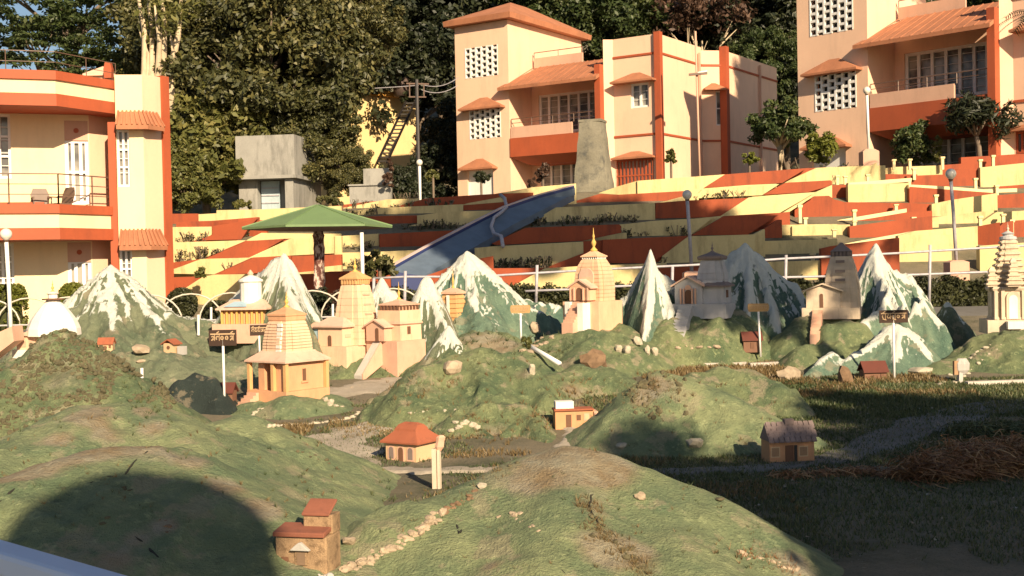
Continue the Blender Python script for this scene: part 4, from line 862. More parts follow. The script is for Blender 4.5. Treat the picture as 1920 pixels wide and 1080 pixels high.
d = 73; c = P(755, 178, d+4); t = thing('water_tank', 'brownish roof water tank on the yellow house', 'tank', c); m = MB(); m.lathe([(.55, -.1), (.6, .5), (.55, .9), (.2, 1.1)], 12); obj('tank_body', m, paint('tank_plastic', (.09, .06, .05)), t, smooth=True)
t = thing('utility_pole', 'dark utility pole with crossarm left of the centre house', 'pole', P(786, 372, 60)); k = 60/F
m = MB(); m.tube([(0, 0, -1), (0, 0, 222*k)], .09, 8); obj('pole', m, metal('pole_steel', (.045, .04, .04)), t)
m = MB(); m.bar((-.5, 0, 215*k), (.6, 0, 213*k), .07); m.bar((-.4, 0, 190*k), (.45, 0, 189*k), .06); m.bar((-.35, 0, 190*k), (-.35, 0, 215*k), .05); m.bar((.35, 0, 190*k), (.35, 0, 215*k), .05); obj('crossarm', m, M_iron, t)
for i, (x0, y0, x1, y1) in enumerate(((790, 158, 860, 145), (790, 168, 858, 160), (315, 160, 785, 160))):
    a, b = P(x0, y0, 60), P(x1, y1, 60 if i < 2 else 60); m = MB(); m.tube([a.lerp(b, q/10)-V((0, 0, 4*.25*(q/10)*(1-q/10))) for q in range(11)], .018, 4)
    o = obj('overhead_wire', m, M_grey); tag(o, ('upper thin wire from utility pole to centre house', 'lower thin wire from utility pole to centre house', 'long thin wire across the trees left of the pole')[i], 'wire')

t = thing('street_light', 'thin street light pole with dark bar lamp at the sunlit wing corner', 'street light', P(1313, 345, 57)); k = 57/F
m = MB(); m.tube([(0, 0, -1), (-4*k, 0, 285*k)], .05, 6); obj('pole', m, M_pink, t, smooth=True)
m = MB(); m.bar((-18*k, -.1, 204*k), (16*k, -.1, 206*k), .14, .1); obj('lamp_head', m, M_iron, t)
m = MB(); m.bar((-2*k, -.1, 207*k), (16*k, -.1, 210*k), .10, .06); obj('lamp_cover', m, M_white, t)
# ------------------------------------------------------------ model temples (local unit = one photo pixel at their distance)
def TH(name, label, cat, px, py, d, rz=0, group=None): return thing(name, label, cat, P(px, py, d), R(rz), group, d/F)
RATHA = [(-.92, -.92), (-.5, -.92), (-.5, -1), (.5, -1), (.5, -.92), (.92, -.92), (.92, -.5), (1, -.5), (1, .5), (.92, .5), (.92, .92), (.5, .92), (.5, 1), (-.5, 1), (-.5, .92), (-.92, .92), (-.92, .5), (-1, .5), (-1, -.5), (-.92, -.5)]
def courses(prof, n, inset=.035, gap=.14):
    """levels of a tower built of n courses with recessed joints; prof: [(z, half)]"""
    zs = [p[0] for p in prof]; hs = [p[1] for p in prof]; out = []
    z0, z1 = zs[0], zs[-1]; dz = (z1-z0)/n; f = lambda z: float(np.interp(z, zs, hs))
    for i in range(n):
        a = z0+dz*i; b = a+dz*(1-gap); c = a+dz
        out += [(f(a), a), (f(b), b), (f(b)*(1-inset), b+.01), (f(c)*(1-inset), c-.01)]
    return out
def finial(t, c, z, h, r, mat):
    m = MB(); m.lathe([(r*.9, z-.5), (r*1.0, z+h*.06), (r*.45, z+h*.14), (r*.3, z+h*.2), (r*.62, z+h*.3), (r*.7, z+h*.38), (r*.3, z+h*.5), (r*.22, z+h*.56), (r*.38, z+h*.63), (r*.16, z+h*.74), (r*.05, z+h)], 10, (c[0], c[1], 0)); obj('finial', m, mat, t, smooth=True)
def brackets(t, c, h, z, hz, n, mat, w=1.6):
    """ring of little posts under a temple cap"""
    m = MB()
    for s in range(4):
        for i in range(n):
            a = (-1+2*(i+.5)/n)*h; x, y = [(a, -h), (h, a), (a, h), (-h, a)][s]; m.box(c[0]+x-w/2, c[0]+x+w/2, c[1]+y-w/2, c[1]+y+w/2, z, z+hz)
    obj('bracket', m, mat, t)
def stairs(t, x0, x1, y0, z0, n, run, rise, mat, name='step', dirn=-1):
    for i in range(n):
        m = MB(); m.box(x0, x1, y0+dirn*run*i, y0+dirn*run*(i+1), z0-rise*(i+1)-30, z0-rise*(i+.0)-rise*.5); obj(name, m, mat, t)
def bx(t, name, x0, x1, y0, y1, z0, z1, mat, **k): m = MB(); m.box(x0, x1, y0, y1, z0, z1); return obj(name, m, mat, t, **k)
def arch(w, h, n=8): return [(-w, 0), (w, 0), (w, h-w)] + [(w*math.cos(a), h-w+w*math.sin(a)) for a in np.linspace(0, math.pi, n)[1:-1]] + [(-w, h-w)]
def archdoor(t, name, cx, y, z, w, h, mat, th=1.2, ny=True):
    m = MB(); m.prism([V((cx+a, y, z+b)) if ny else V((y, cx+a, z+b)) for a, b in arch(w, h)], (0, th, 0) if ny else (-th, 0, 0)); return obj(name, m, mat, t)
PT = lambda n, c, **k: paint(n, c, k.get('v', .15), k.get('s', 3), .8, k.get('d', .3), .1, .2, k.get('dc'))
M_tp = PT('temple_peach', (.72, .44, .28)); M_to = PT('temple_ochre', (.66, .35, .19)); M_ty2 = PT('temple_cream', (.76, .51, .34)); M_tpk = PT('temple_pink', (.66, .40, .28))
M_tr2 = PT('temple_roof_pink', (.66, .44, .33)); M_gold = PT('gold_paint', (.66, .40, .11)); M_org = PT('orange_paint', (.64, .37, .16)); M_tw = PT('temple_white', (.80, .77, .70), d=.2)
M_tg = PT('temple_grey_white', (.48, .47, .47), d=.35); M_tb = PT('temple_stone', (.66, .53, .39), d=.5, v=.25); M_slate = PT('slate_cap', (.22, .17, .15)); M_lbl = PT('pale_blue_paint', (.34, .47, .55)); M_brn = PT('brown_door', (.16, .075, .04)); M_sp = PT('stair_pale', (.55, .50, .44), d=.5)
DK = M_dark
# tall peach temple
t = TH('model_temple', 'tall peach temple with golden spire and curved tower', 'model temple', 1112, 596, 26.0, -36)
bx(t, 'plinth', -38, 40, -44, 40, -25, 32, M_tp)
m = MB(); m.sq(courses([(32.1, 30), (60, 30.5), (82, 28.5), (98, 24.5), (110, 18)], 11), RATHA, (2, 4)); obj('tower', m, M_tp, t)
m = MB(); m.sq([(15.5, 110), (15.5, 113.5)], None, (2, 4)); obj('neck', m, DK, t); brackets(t, (2, 4), 16.5, 110.1, 4, 7, M_tw)
m = MB(); m.sq([(18.5, 114.2), (18.5, 116), (9, 122), (4, 126)], None, (2, 4)); obj('cap', m, M_tp, t); finial(t, (2, 4), 125, 44, 7, M_gold)
m = MB(); m.prism([V((2+a*1.0, -25, 56+b)) for a, b in arch(16, 38, 12)], (0, 6, 0)); obj('arch_face', m, M_tr2, t)
bx(t, 'hall', -20, 22, -46, -22, 34.2, 60, M_tp); m = MB(); m.gable(-25, 27, -50, -22.5, 59, 15, 3); obj('hall_roof', m, M_tr2, t)
m = MB(); m.add([(-20, -46.2, 60), (22, -46.2, 60), (1, -46.2, 71)], [(0, 1, 2)]); obj('gable_wall', m, M_tp, t)
archdoor(t, 'door', 0, -47, 35, 6, 23, M_brn); [bx(t, 'pillar', x-1.2, x+1.2, -50, -47.1, 34.2, 58, M_tpk) for x in (-10, 10, -18, 20)]
stairs(t, -14, 10, -44, 34, 8, 5.2, 5.2, M_tpk); bx(t, 'side_wall', 10.3, 22, -70, -44.2, -25, 30, M_tw); bx(t, 'side_wall', -26, -15, -56, -44.2, -25, 32, M_tw)
# ochre temple with pavilion
t = TH('model_temple', 'orange ochre temple with brick tower over a pillared pavilion', 'model temple', 541, 729, 21.5, -38)
bx(t, 'plinth', -54, 54, -54, 54, -42, 1, M_to)
bx(t, 'wall', 12, 46, -46, 46, 1.2, 51, M_to); bx(t, 'wall', -46, 11.8, 8, 46, 1.2, 51, M_to); bx(t, 'wall', -30, -14, -46, 7.8, 1.2, 51, M_to)
bx(t, 'inner_door', -13, 11, 4, 7.7, 1.2, 44, M_brn); bx(t, 'door_frame', -5, 2, -8, -4, 1.2, 46, M_tw); bx(t, 'window', 46.1, 47, -6, 2, 18, 40, M_brn); bx(t, 'window_sill', 46.1, 48.5, -10, 6, 14, 17, M_to)
for x, y in ((-50, -50), (50, -50), (-50, 50), (50, 50), (16, -50)): bx(t, 'pillar', x-3.6, x+3.6, y-3.6, y+3.6, 1.1, 53, M_org)
m = MB(); m.sq([(57, 53), (57, 56), (38, 70), (36, 73)]); obj('pavilion_roof', m, M_tr2, t)
m = MB(); m.sq(courses([(67, 36), (90, 35), (112, 31), (128, 26.5)], 11, .05, .2), RATHA); obj('tower', m, M_ty2, t)
m = MB(); m.sq([(23.5, 128), (24.5, 130), (24.5, 137), (26, 138), (26, 141), (9, 150), (4, 154)]); obj('cap', m, M_to, t); finial(t, (0, 0), 153, 30, 6, M_gold)
for i in range(7): bx(t, 'white_block', 8, 20, -36.4+i*.9, -33+i*.9, 70+i*8, 76+i*8, M_tw)
for i in range(8): m = MB(); m.box(-46, -20, -62-i*7, -55.2-i*7, -40-i*3, -3-i*5.2); obj('step', m, M_tpk, t)
# white temple far left
t = TH('model_temple', 'white domed temple with cream front hall at far left', 'model temple', 82, 655, 23.6, -14)
bx(t, 'plinth', -58, 52, -14, 60, -30, 0, M_tw); bx(t, 'hall', -52, 44, -8, 40, .2, 30, M_ty2)
m = MB(); m.loft([[V((-56+i*104/16, y, 30+9*math.sin(math.pi*i/16)**3)) for i in range(17)]+[V((48-i*104/16, y, 26)) for i in range(17)] for y in (-13, 42)]); obj('hall_roof', m, M_tr2, t)
m = MB(); m.sq([(46, 25), (45, 38), (39, 54), (30, 68), (21, 80), (13, 88), (11, 92)], [(math.cos(a)*1.08, math.sin(a)*1.08) for a in np.linspace(0, 6.283, 12, False)], (6, 24)); obj('tower', m, M_tw, t, smooth=False)
m = MB(); m.lathe([(20, 92), (20, 94.5), (8, 95)], 14, (6, 24, 0)); obj('disc', m, M_brn, t); m = MB(); m.lathe([(9, 95), (9, 102), (12, 104), (3, 108)], 10, (6, 24, 0)); obj('neck', m, M_tw, t); finial(t, (6, 24), 107, 22, 4, M_gold)
archdoor(t, 'door', -20, -9.2, 1, 6, 22, M_tpk); archdoor(t, 'door_arch', -20, -8.9, 0.5, 9, 27, M_ty2, .6)
for x in (-38, 4, 22): bx(t, 'panel', x-6, x+6, -9, -8.1, 5, 16, M_tpk)
o = obj('ramp', MB().prism([P(-40, 640, 23), P(22, 612, 23), P(26, 640, 23), P(-40, 690, 23)], (0, .5, 0)), M_pink); tag(o, 'pink sloping ramp wall beside the white temple', 'ramp')
# white drum pavilion with blue roof
t = TH('model_temple', 'ochre colonnade temple with pale blue and pink roof and white drum', 'model temple', 465, 622, 26.2, -12)
bx(t, 'plinth', -58, 48, -30, 30, -20, 16, M_tpk); bx(t, 'hall', -40, 42, -20, 26, 16.2, 44, M_to)
for i in range(9): bx(t, 'pillar', -41+i*10-1.5, -41+i*10+2.2, -25, -21, 16.1, 43, M_gold)
m = MB(); m.hip(-50, 52, -32, 34, 45, 16, 30, 3); obj('roof', m, M_tr2, t); m = MB(); m.add([(-34, -31.0, 47), (12, -31.0, 47), (4, -12, 56.5), (-20, -12, 56.5)], [(0, 1, 2, 3)]); m.v = [v+V((0, 0, 1)) for v in m.v]; obj('blue_roof_panel', m, M_lbl, t)
m = MB(); m.lathe([(20, 50), (20, 92), (23, 94), (23, 97), (12, 103), (3, 106)], 14, (6, 4, 0)); obj('drum', m, M_tw, t); m = MB(); m.lathe([(4, 105), (6, 109), (1, 116)], 8, (6, 4, 0)); obj('finial', m, M_tpk, t)
# cream temple with orange cap
t = TH('model_temple', 'cream temple with orange bracketed cap beside the umbrella', 'model temple', 662, 650, 25.4, -32)
bx(t, 'plinth', -62, 31, -57, 31, -44, 3.8, M_ty2)
m = MB(); m.sq(courses([(4.2, 32), (50, 30.5), (90, 26), (116, 20.5)], 9, .025, .08), RATHA, (4, 6)); obj('tower', m, M_ty2, t)
for i, z in enumerate((60, 78, 96)): bx(t, 'niche_panel', 33.2-i*2.2, 34.6-i*2.2, -4, 16, z, z+3, M_tpk)
brackets(t, (4, 6), 19, 117, 9, 6, M_org, 3); m = MB(); m.sq([(18, 116.9), (18, 126), (21.5, 126.2), (21.5, 129), (9, 138), (5, 141)], None, (4, 6)); obj('cap', m, M_org, t); finial(t, (4, 6), 140, 28, 6, M_gold)
bx(t, 'hall', -40, 18, -52, -21, 4.1, 42, M_ty2); m = MB(); m.hip(-46, 24, -58, -10, 42, 15, 18, 3); obj('hall_roof', m, M_tr2, t)
bx(t, 'portico', -58, -40.2, -50, -26, 0, 38, M_lbl); m = MB(); m.gable(-62, -38, -54, -24, 38, 9, 2, 'x'); obj('portico_roof', m, M_tpk, t)
for y in (-52, -38, -25): bx(t, 'portico_pillar', -61, -58.2, y-1.5, y+1.5, 0, 38, M_tw)
archdoor(t, 'door', -12, -53, 4.2, 4, 20, M_brn); bx(t, 'band', 18.1, 19, -45, -28, 20, 26, M_tpk)
# pink temple
t = TH('model_temple', 'pink and yellow temple on a plain pink platform with grey ramp', 'model temple', 743, 661, 25.2, -38)
bx(t, 'platform', -38, 40, -40, 38, -44, 24, M_tpk); m = MB(); m.sq([(29, 24.2), (28, 80)], None, (6, 4)); obj('tower', m, M_ty2, t)
m = MB(); m.sq([(29.5, 53), (31.5, 55), (29.2, 60)], None, (6, 4)); obj('string_course', m, M_tpk, t); bx(t, 'window', 35.2, 36.2, -6, 2, 36, 50, M_brn)
brackets(t, (6, 4), 26.5, 80, 9, 6, M_brn, 3); m = MB(); m.sq([(24, 80.1), (24, 89), (28, 89.2), (28, 91), (9, 97), (4, 100)], None, (6, 4)); obj('cap', m, M_tpk, t); finial(t, (6, 4), 99, 34, 4, M_gold)
bx(t, 'hall', -32, 14, -46, -25.5, 24.1, 52, M_tpk); m = MB(); m.gable(-37, 19, -50, -24, 52, 13, 3); obj('hall_roof', m, M_tr2, t); archdoor(t, 'door', -4, -47, 24.5, 4, 24, M_brn)
m = MB(); m.add([(-32, -46.2, 52), (14, -46.2, 52), (-9, -46.2, 62.5)], [(0, 1, 2)]); obj('gable_wall', m, M_tpk, t)
m = MB(); m.prism([V((-20, -40.2, 23)), V((-20, -92, -36)), V((-20, -92, -46)), V((-20, -40.2, -20))], (20, 0, 0)); obj('ramp', m, M_sp, t); m = MB(); m.prism([V((.2, -40.2, 26)), V((.2, -92, -33)), V((.2, -92, -46)), V((.2, -40.2, -20))], (3, 0, 0)); obj('ramp_wall', m, M_tpk, t)
# orange shrine on the snow peak
t = TH('model_temple', 'small orange banded shrine with golden mast on the snow peak', 'model temple', 851, 603, 26.8, -30)
m = MB(); m.sq(courses([(0, 20), (20, 18), (52, 14.5)], 6, .1, .3)); obj('tower', m, M_org, t); m = MB(); m.sq([(17, 52.2), (17, 56), (5, 63)]); obj('cap', m, M_tpk, t); finial(t, (0, 0), 62, 42, 3, M_gold); bx(t, 'base', -23, 23, -23, 23, -14, -.2, M_tw); bx(t, 'white_strip', -3, 3, -19.6, -18.5, 2, 50, M_tw)
# grey white temple
t = TH('model_temple', 'grey white temple with gabled hall and long white stair', 'model temple', 1318, 572, 26.5, -24)
bx(t, 'plinth', -52, 52, -34, 40, -24, 3, M_tg); bx(t, 'hall', -46, 6, -28, 30, 3.2, 40, M_tg); bx(t, 'hall', 6.2, 46, -20, 34, 3.2, 36, M_tg)
m = MB(); m.gable(-52, 11, -34, 34, 38, 18, 3); obj('hall_roof', m, M_tr2, t); m = MB(); m.add([(-46, -28.2, 40), (6, -28.2, 40), (-20, -28.2, 52)], [(0, 1, 2)]); obj('gable_wall', m, M_tg, t); m = MB(); m.hip(4, 52, -26, 38, 37, 12, 6, 3); obj('side_roof', m, M_slate, t)
m = MB(); m.sq(courses([(36, 27), (60, 25), (84, 19)], 4, .04, .1), RATHA, (16, 14)); obj('tower', m, M_tg, t); m = MB(); m.sq([(21, 84.2), (23, 87), (23, 91), (8, 97), (3, 100)], None, (16, 14)); obj('cap', m, M_slate, t); finial(t, (16, 14), 99, 20, 4, M_slate)
archdoor(t, 'door', -20, -29.2, 3.5, 6, 26, M_brn)
for x in (-34, -28, -12, -6): bx(t, 'pillar', x-1.3, x+1.3, -32, -28.4, 3.2, 32, M_tpk)
archdoor(t, 'niche', -20, -29.6, 29.5, 6, 9, M_tpk, .5); bx(t, 'window', 46.1, 47, -6, 8, 14, 28, M_brn)
stairs(t, -36, -10, -34, 3, 9, 7, 6, M_tg)
# squat stone temple
t = TH('model_temple', 'squat sandstone temple with low gabled hall in half shade', 'model temple', 1562, 577, 26.3, -20)
bx(t, 'plinth', -54, 50, -30, 34, -20, 1, M_tb); bx(t, 'hall', -46, 16, -28, 20, 1.2, 34, M_tb); m = MB(); m.gable(-54, 22, -34, 22, 33, 14, 2.5); obj('hall_roof', m, M_tb, t); m = MB(); m.add([(-46, -28.2, 34), (16, -28.2, 34), (-15, -28.2, 43)], [(0, 1, 2)]); obj('gable_wall', m, M_tb, t)
archdoor(t, 'door', -18, -29.2, 1.5, 3, 26, M_brn)
m = MB(); m.sq(courses([(1.2, 33), (40, 32), (70, 27), (96, 19)], 8, .03, .12), RATHA, (16, 10)); obj('tower', m, M_tb, t)
brackets(t, (16, 10), 17, 96, 9, 5, M_slate, 3); m = MB(); m.sq([(15, 96.1), (15, 105), (19, 105.2), (15, 109), (5, 118), (2, 122)], None, (16, 10)); obj('cap', m, M_slate, t)
for i, (z, a) in enumerate(((84, 8), (66, 9), (50, 9))): bx(t, 'niche', 16-a, 16+a, -23.5+i*0-(i*3.5), -21-(i*3.5), z, z+5, M_slate)
stairs(t, -34, -16, -30, 0, 8, 7, 6, M_tpk)
# tiered temple right edge
t = TH('model_temple', 'carved tiered stone temple with arched niche at the right edge', 'model temple', 1892, 600, 25.2, -10)
bx(t, 'plinth', -46, 52, -40, 40, -24, 2, M_tb)
m = MB(); m.sq([(36, 2.2), (36, 6), (34, 8), (34, 54), (37, 56), (39, 60), (36, 63)], RATHA); obj('base_block', m, M_tb, t)
for x in (-30, -18, 18, 30): bx(t, 'pilaster', x-3, x+3, -38, -34.2, 3, 56, M_tb)
archdoor(t, 'niche_frame', 0, -37.4, 3, 12, 52, M_tb, 3); archdoor(t, 'niche', 0, -38, 4, 7.5, 44, M_tw, 2)
for i, z in enumerate((63.2, 74, 85, 96, 107, 118, 129, 139)):
    h = 34-i*2.6; m = MB(); m.sq([(h*.82, z), (h*.86, z+4), (h, z+5), (h, z+8), (h*.8, z+10.4)], RATHA); obj('tier', m, M_tb, t)
m = MB(); m.lathe([(14, 149.5), (16, 152), (15, 156), (9, 158), (9, 160), (12, 162), (4, 166)], 16); obj('disc_cap', m, M_tg, t, smooth=False); finial(t, (0, 0), 165, 18, 4, M_tb)
for cx, cy, n, h0 in ((0, -38, 6, 15), (-34, -22, 4, 12), (34, -22, 4, 12)):
    m = MB(); lv = []
    for i in range(n): h = h0-i*1.9; z = 63.4+i*8; lv += [(h*.75, z), (h*.8, z+3), (h, z+4), (h, z+6.5)]
    m.sq(lv+[(2, 63.4+n*8+5)], None, (cx, cy)); obj('small_spire', m, M_tb, t)
bx(t, 'altar', -14, 14, -58, -41, -14, 0, M_tw)

# ------------------------------------------------------------ model houses
M_hr = PT('house_roof_red', (.35, .105, .05), d=.45); M_hrd = PT('red_roof_shade_tone', (.13, .035, .022)); M_hdk = PT('brown_wall_shade_tone', (.20, .10, .06)); M_hrw = PT('weathered_roof_red', (.27, .095, .055), d=.7, v=.3); M_hwp = PT('cream_post', (.66, .55, .42)); M_hw = PT('house_wall_cream', (.62, .43, .25)); M_hb = PT('house_brick', (.40, .24, .13), d=.6, v=.3); M_ho = PT('house_orange', (.58, .30, .15)); M_hs = PT('stone_slab', (.24, .18, .17), d=.5, v=.35); M_gw = PT('grey_white_rubble', (.45, .43, .40), d=.6)  # M_hrd and M_hdk carry the shade of the dim huts in their colour
t = TH('model_house', 'cream model house with red two tier hipped roof and three arches', 'model house', 775, 862, 16.75, -32)
bx(t, 'wall', -38, 32, -34, 34, -12, 37, M_hw)
m = MB(); m.loft([[V((x*a, y*b, z)) for x, y in ((-1, -1), (1, -1), (1, 1), (-1, 1))] for a, b, z in ((44, 41, 35), (44, 41, 38), (33, 29, 48), (25, 20, 56), (24, 19, 60), (22, 10, 67), (14, 2, 71))]); m.v = [v+V((-3, 0, 0)) for v in m.v]; obj('roof', m, M_hr, t)
for x in (-25, -3, 19): archdoor(t, 'window' if x != -3 else 'door', x, -35.2, 6 if x != -3 else -6, 5.5, 22 if x != -3 else 34, M_brn if x == -3 else M_slate); 
for x in (-25, -3, 19): archdoor(t, 'arch_trim', x, -34.8, 3 if x != -3 else -8, 8.5, 28 if x != -3 else 39, M_tpk, .5)
t = TH('model_house', 'orange model hut with white box on its flat roof', 'model house', 1077, 796, sp(1077, 800).y-.05, 6)
bx(t, 'wall', -38, 36, -16, 16, -8, 28, M_ho); bx(t, 'roof_edge', -40, 34, -20, 18, 28.2, 31.5, M_hr); bx(t, 'roof_room', -36, -2, -10, 14, 31.7, 45, M_tw); bx(t, 'door', -18, -8, -17, -16.1, -2, 21, M_brn); bx(t, 'window', 2, 10, -17, -16.1, 10, 20, M_brn); bx(t, 'window_frame', 16, 26, -17, -16.1, 9, 22, M_tpk); bx(t, 'window', 18, 24, -17.6, -17.1, 11, 20, M_hw)
bx(t, 'parapet', 34.5, 42, -20, 18, 18, 26, M_tpk)
t = TH('model_house', 'brown model house with grey stone slab roof on the shaded lawn', 'model house', 1478, 863, 15.9, 7)
bx(t, 'wall', -44, 42, -24, 24, -6, 40, M_ho)
for i in range(4):
    for j in range(9):
        f = i/4; x = -47+j*10.4+(i % 2)*3; y = -31+f*27; z = 38+f*30; m = MB(); ww = 9.8+random.uniform(-1, 1)
        m.prism([V((x, y, z)), V((x+ww, y, z+random.uniform(-.5, .5))), V((x+ww*.96, y+9.5, z+10.5)), V((x+.3, y+9.5, z+10.5))], (0, 0, 2.2+random.uniform(0, 1))); obj('slab', m, M_hs, t)
m = MB(); m.prism([V((-46, -27, 40)), V((-46, 27, 40)), V((-46, -1, 71))], (90, 0, 0)); obj('roof', m, M_hs, t)
bx(t, 'ridge', -8, 10, -8, 6, 68, 78, M_hs); bx(t, 'door', -14, 2, -25, -24.1, -2, 32, M_brn); bx(t, 'door', 3, 9, -25, -24.1, -2, 32, DK)
for x in (-34, 20): bx(t, 'window', x-6, x+8, -25, -24.1, 12, 28, M_hb); bx(t, 'window_frame', x-8, x+10, -24.6, -24.05, 10, 30, M_hw)
t = TH('model_house', 'weathered foreground model house with red roofed upper room', 'model house', 578, 1062, 9.25, -14)
def wear(nm): return paint(nm, (.42, .275, .155), .45, 5, .9, .9, .35, .8, (.10, .06, .03), streak=False)
MB1 = wear('weathered_ochre'); bx(t, 'wall', -52, 50, -30, 40, -20, 62, MB1, bevel=2.5); 
m = MB(); m.prism([V((-55, -36, 62)), V((48, -36, 62)), V((48, 20, 70)), V((-55, 20, 70))], (0, 0, 9)); obj('roof', m, M_hrw, t, bevel=2)
bx(t, 'upper_room', -8, 50.5, 0, 40.5, 62.2, 98, MB1, bevel=2)
m = MB(); m.prism([V((-10, -4, 96)), V((46, -4, 96)), V((48, 34, 118)), V((-7, 34, 118))], (0, 0, 5)); obj('upper_roof', m, M_hrw, t, bevel=1.5)
m = MB(); m.prism([V((44, 0, 98.2)), V((50.5, 0, 98.2)), V((50.5, 40, 98.2)), V((50.5, 40, 132)), V((50.5, 32, 132))], (-4, 0, 0)); 
bx(t, 'window_frame', -12, 12, -32.5, -30.1, 10, 38, MB1); bx(t, 'window', -8, 8, -33.2, -32.6, 10, 34, PT('brown_grey_door', (.20, .13, .08))); 
m = MB(); m.prism([V((-20, -40, 38)), V((20, -40, 38)), V((8, -40, 48)), V((2, -40, 53)), V((-2, -40, 53)), V((-10, -40, 47))], (0, 9.8, 0)); obj('window_hood', m, M_gw, t, bevel=1)
bx(t, 'small_window', -40, -26, -31, -30.1, 16, 24, M_brn)
for i in range(16):
    m = MB(); x = -56+i*7.6; s = random.uniform(5, 9); z = -10+random.uniform(-4, 4)
    m.sq([(s*.6, z-s), (s, z-s*.3), (s*.9, z+s*.6), (s*.4, z+s)], [(math.cos(a), math.sin(a)) for a in np.linspace(0, 6.28, 7, False)], (x, -34+random.uniform(-3, 3))); obj('base_stone', m, M_gw, t)
for px, py, d, rz, sc_, lb in ((200, 656, 24.2, 5, 1, 'tiny cream house with red roof on the slope below the wide snow mountain'), (1409, 652, 25.6, 0, 1.3, 'tiny red roofed house beside the pole in the shaded valley'), (1637, 714, 23.1, 3, 1.6, 'little red roofed house painted in shade left of the tall right sign'), (421, 752, 21.2, -5, 1.5, 'little red house painted in shade behind the leftmost sign pole')):
    t = TH('model_house', lb, 'model house', px, py, d, rz); s = sc_; dark = sc_ > 1  # dark copies put the shade on these huts into wall and roof colour
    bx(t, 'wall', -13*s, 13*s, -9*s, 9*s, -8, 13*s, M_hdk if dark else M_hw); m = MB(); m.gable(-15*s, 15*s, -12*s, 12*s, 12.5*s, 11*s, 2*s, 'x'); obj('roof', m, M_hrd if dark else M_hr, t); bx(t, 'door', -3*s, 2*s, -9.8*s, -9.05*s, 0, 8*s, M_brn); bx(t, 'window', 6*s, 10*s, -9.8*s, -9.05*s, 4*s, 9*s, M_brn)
t = TH('model_house', 'tiny gabled house with round window and stone wall on the left slope', 'model house', 324, 657, 24.4, -20)
bx(t, 'wall', -14, 8, -9, 12, -8, 14, M_hw); m = MB(); m.gable(-18, 12, -13, 14, 13, 9, 2); obj('roof', m, M_hr, t); m = MB(); m.lathe([(3.4, 0), (3.4, 1)], 10); m.v = [V((v.x-3, -9.2-v.z, 6+v.y)) for v in m.v]; obj('window', m, M_brn, t); bx(t, 'stone_wall', 12.5, 26, -4, 8, -8, 8, M_gw)

# ------------------------------------------------------------ sign boards
M_board = PT('sign_brown', (.04, .018, .009), d=.2); M_let = PT('sign_letters', (.48, .33, .19), d=.1); M_brd2 = PT('sign_tan', (.42, .26, .11), d=.2)
def sign(px, ytop, ybase, w, h, d, label, board=M_board, seed=0, lean=0, shape=0, rz=0):
    """name board on a white post; the worn lettering is a headline bar with hanging strokes, as far as it can be made out"""
    t = TH('name_board', label, 'sign', px, ybase, d, rz); H = ybase-ytop; r = random.Random(seed)
    m = MB(); m.tube([(lean, .8, -14), (0, .8, H-h*.4)], max(2.0, w*.045), 8); obj('post', m, M_white, t, smooth=True)
    m = MB()
    if shape == 0: m.box(-w/2, w/2, -1.5, 0, H-h, H)
    else: m.prism([V((x*w/2, -1.5, H-h/2+z*h/2)) for x, z in ((-1, -.3), (-.9, -1), (.9, -1), (1, -.3), (1, .5), (.92, 1), (-.92, 1), (-1, .5))], (0, 1.5, 0))
    obj('board', m, board, t)
    m = MB(); zt = H-h*.30; y = -2.1
    m.box(-w*.44, w*.44, y, -1.52, zt, zt+h*.08); x = -w*.41
    for i in range(5):
        cw = w*.155; s = h*.38
        k = r.randint(0, 4); bl_ = lambda a, b, q=.07: m.bar((a[0], y+.03, a[1]), (b[0], y+.03, b[1]), h*q)
        if k != 3: m.box(x+cw*.72, x+cw*.86, y+.02, -1.53, zt-s, zt-.02)
        n0, n1 = ((.5, 4.2), (-1.2, 2.6), (1.6, 6.0), (-1.5, 4.4), (2.2, 4.6))[k]
        ring = [V((x+cw*.36+cw*.28*math.cos(a), 0, zt-s*.55+s*.3*math.sin(a))) for a in np.linspace(n0, n1, 7)]
        for a, b in zip(ring[:-1], ring[1:]): bl_((a.x, a.z), (b.x, b.z))
        if k == 1: bl_((x+cw*.1, zt-s*.95), (x+cw*.6, zt-s*.5))
        if k == 2: bl_((x+cw*.3, zt), (x+cw*.3, zt-s*.4))
        if k == 4: bl_((x+cw*.15, zt-s), (x+cw*.95, zt-s*1.2))
        if r.random() < .5: bl_((x+cw*.2, zt+h*.1), (x+cw*.75, zt+h*.2), .06)
        x += w*.168
    obj('lettering', m, M_let, t)
    return t
sign(421, 618, 765, 52, 30, 20.9, 'dark brown name board on the leftmost white pole', seed=1)
sign(487, 609, 668, 34, 20, 24.4, 'small brown name board half hidden by the ochre temple', seed=2, rz=14)
sign(977, 572, 638, 38, 15, 24.4, 'tan name board on a short white pole at centre', M_brd2, 3, shape=1)
sign(1423, 569, 655, 40, 15, 25.4, 'dim tan name board before the large blue green mountain', M_brd2, 4, 3, 1)
sign(1677, 581, 712, 54, 24, 23.0, 'dark red brown name board before the low white and blue mountain', seed=5)
t = TH('broken_post', 'short white post with tilted stone head beside the red roofed house', 'post', 820, 911, 14.4, -15)
bx(t, 'post', -8, 0, -6, 6, -6, 70, M_hwp); bx(t, 'post', 2, 7, -5, 5, -6, 68, M_hwp); m = MB(); m.sq([(5, 66), (9, 74), (8, 84), (9, 92), (4, 96)], [(math.cos(a), math.sin(a)*.7) for a in np.linspace(0, 6.28, 7, False)], (4, 0)); m.v = [v+V(((v.z-66)*.2, 0, 0)) for v in m.v]; obj('head', m, M_tpk, t)
t = TH('marker_post', 'weathered leaning marker post at the foot of the right stair path', 'post', 1799, 732, 22.5, 10)
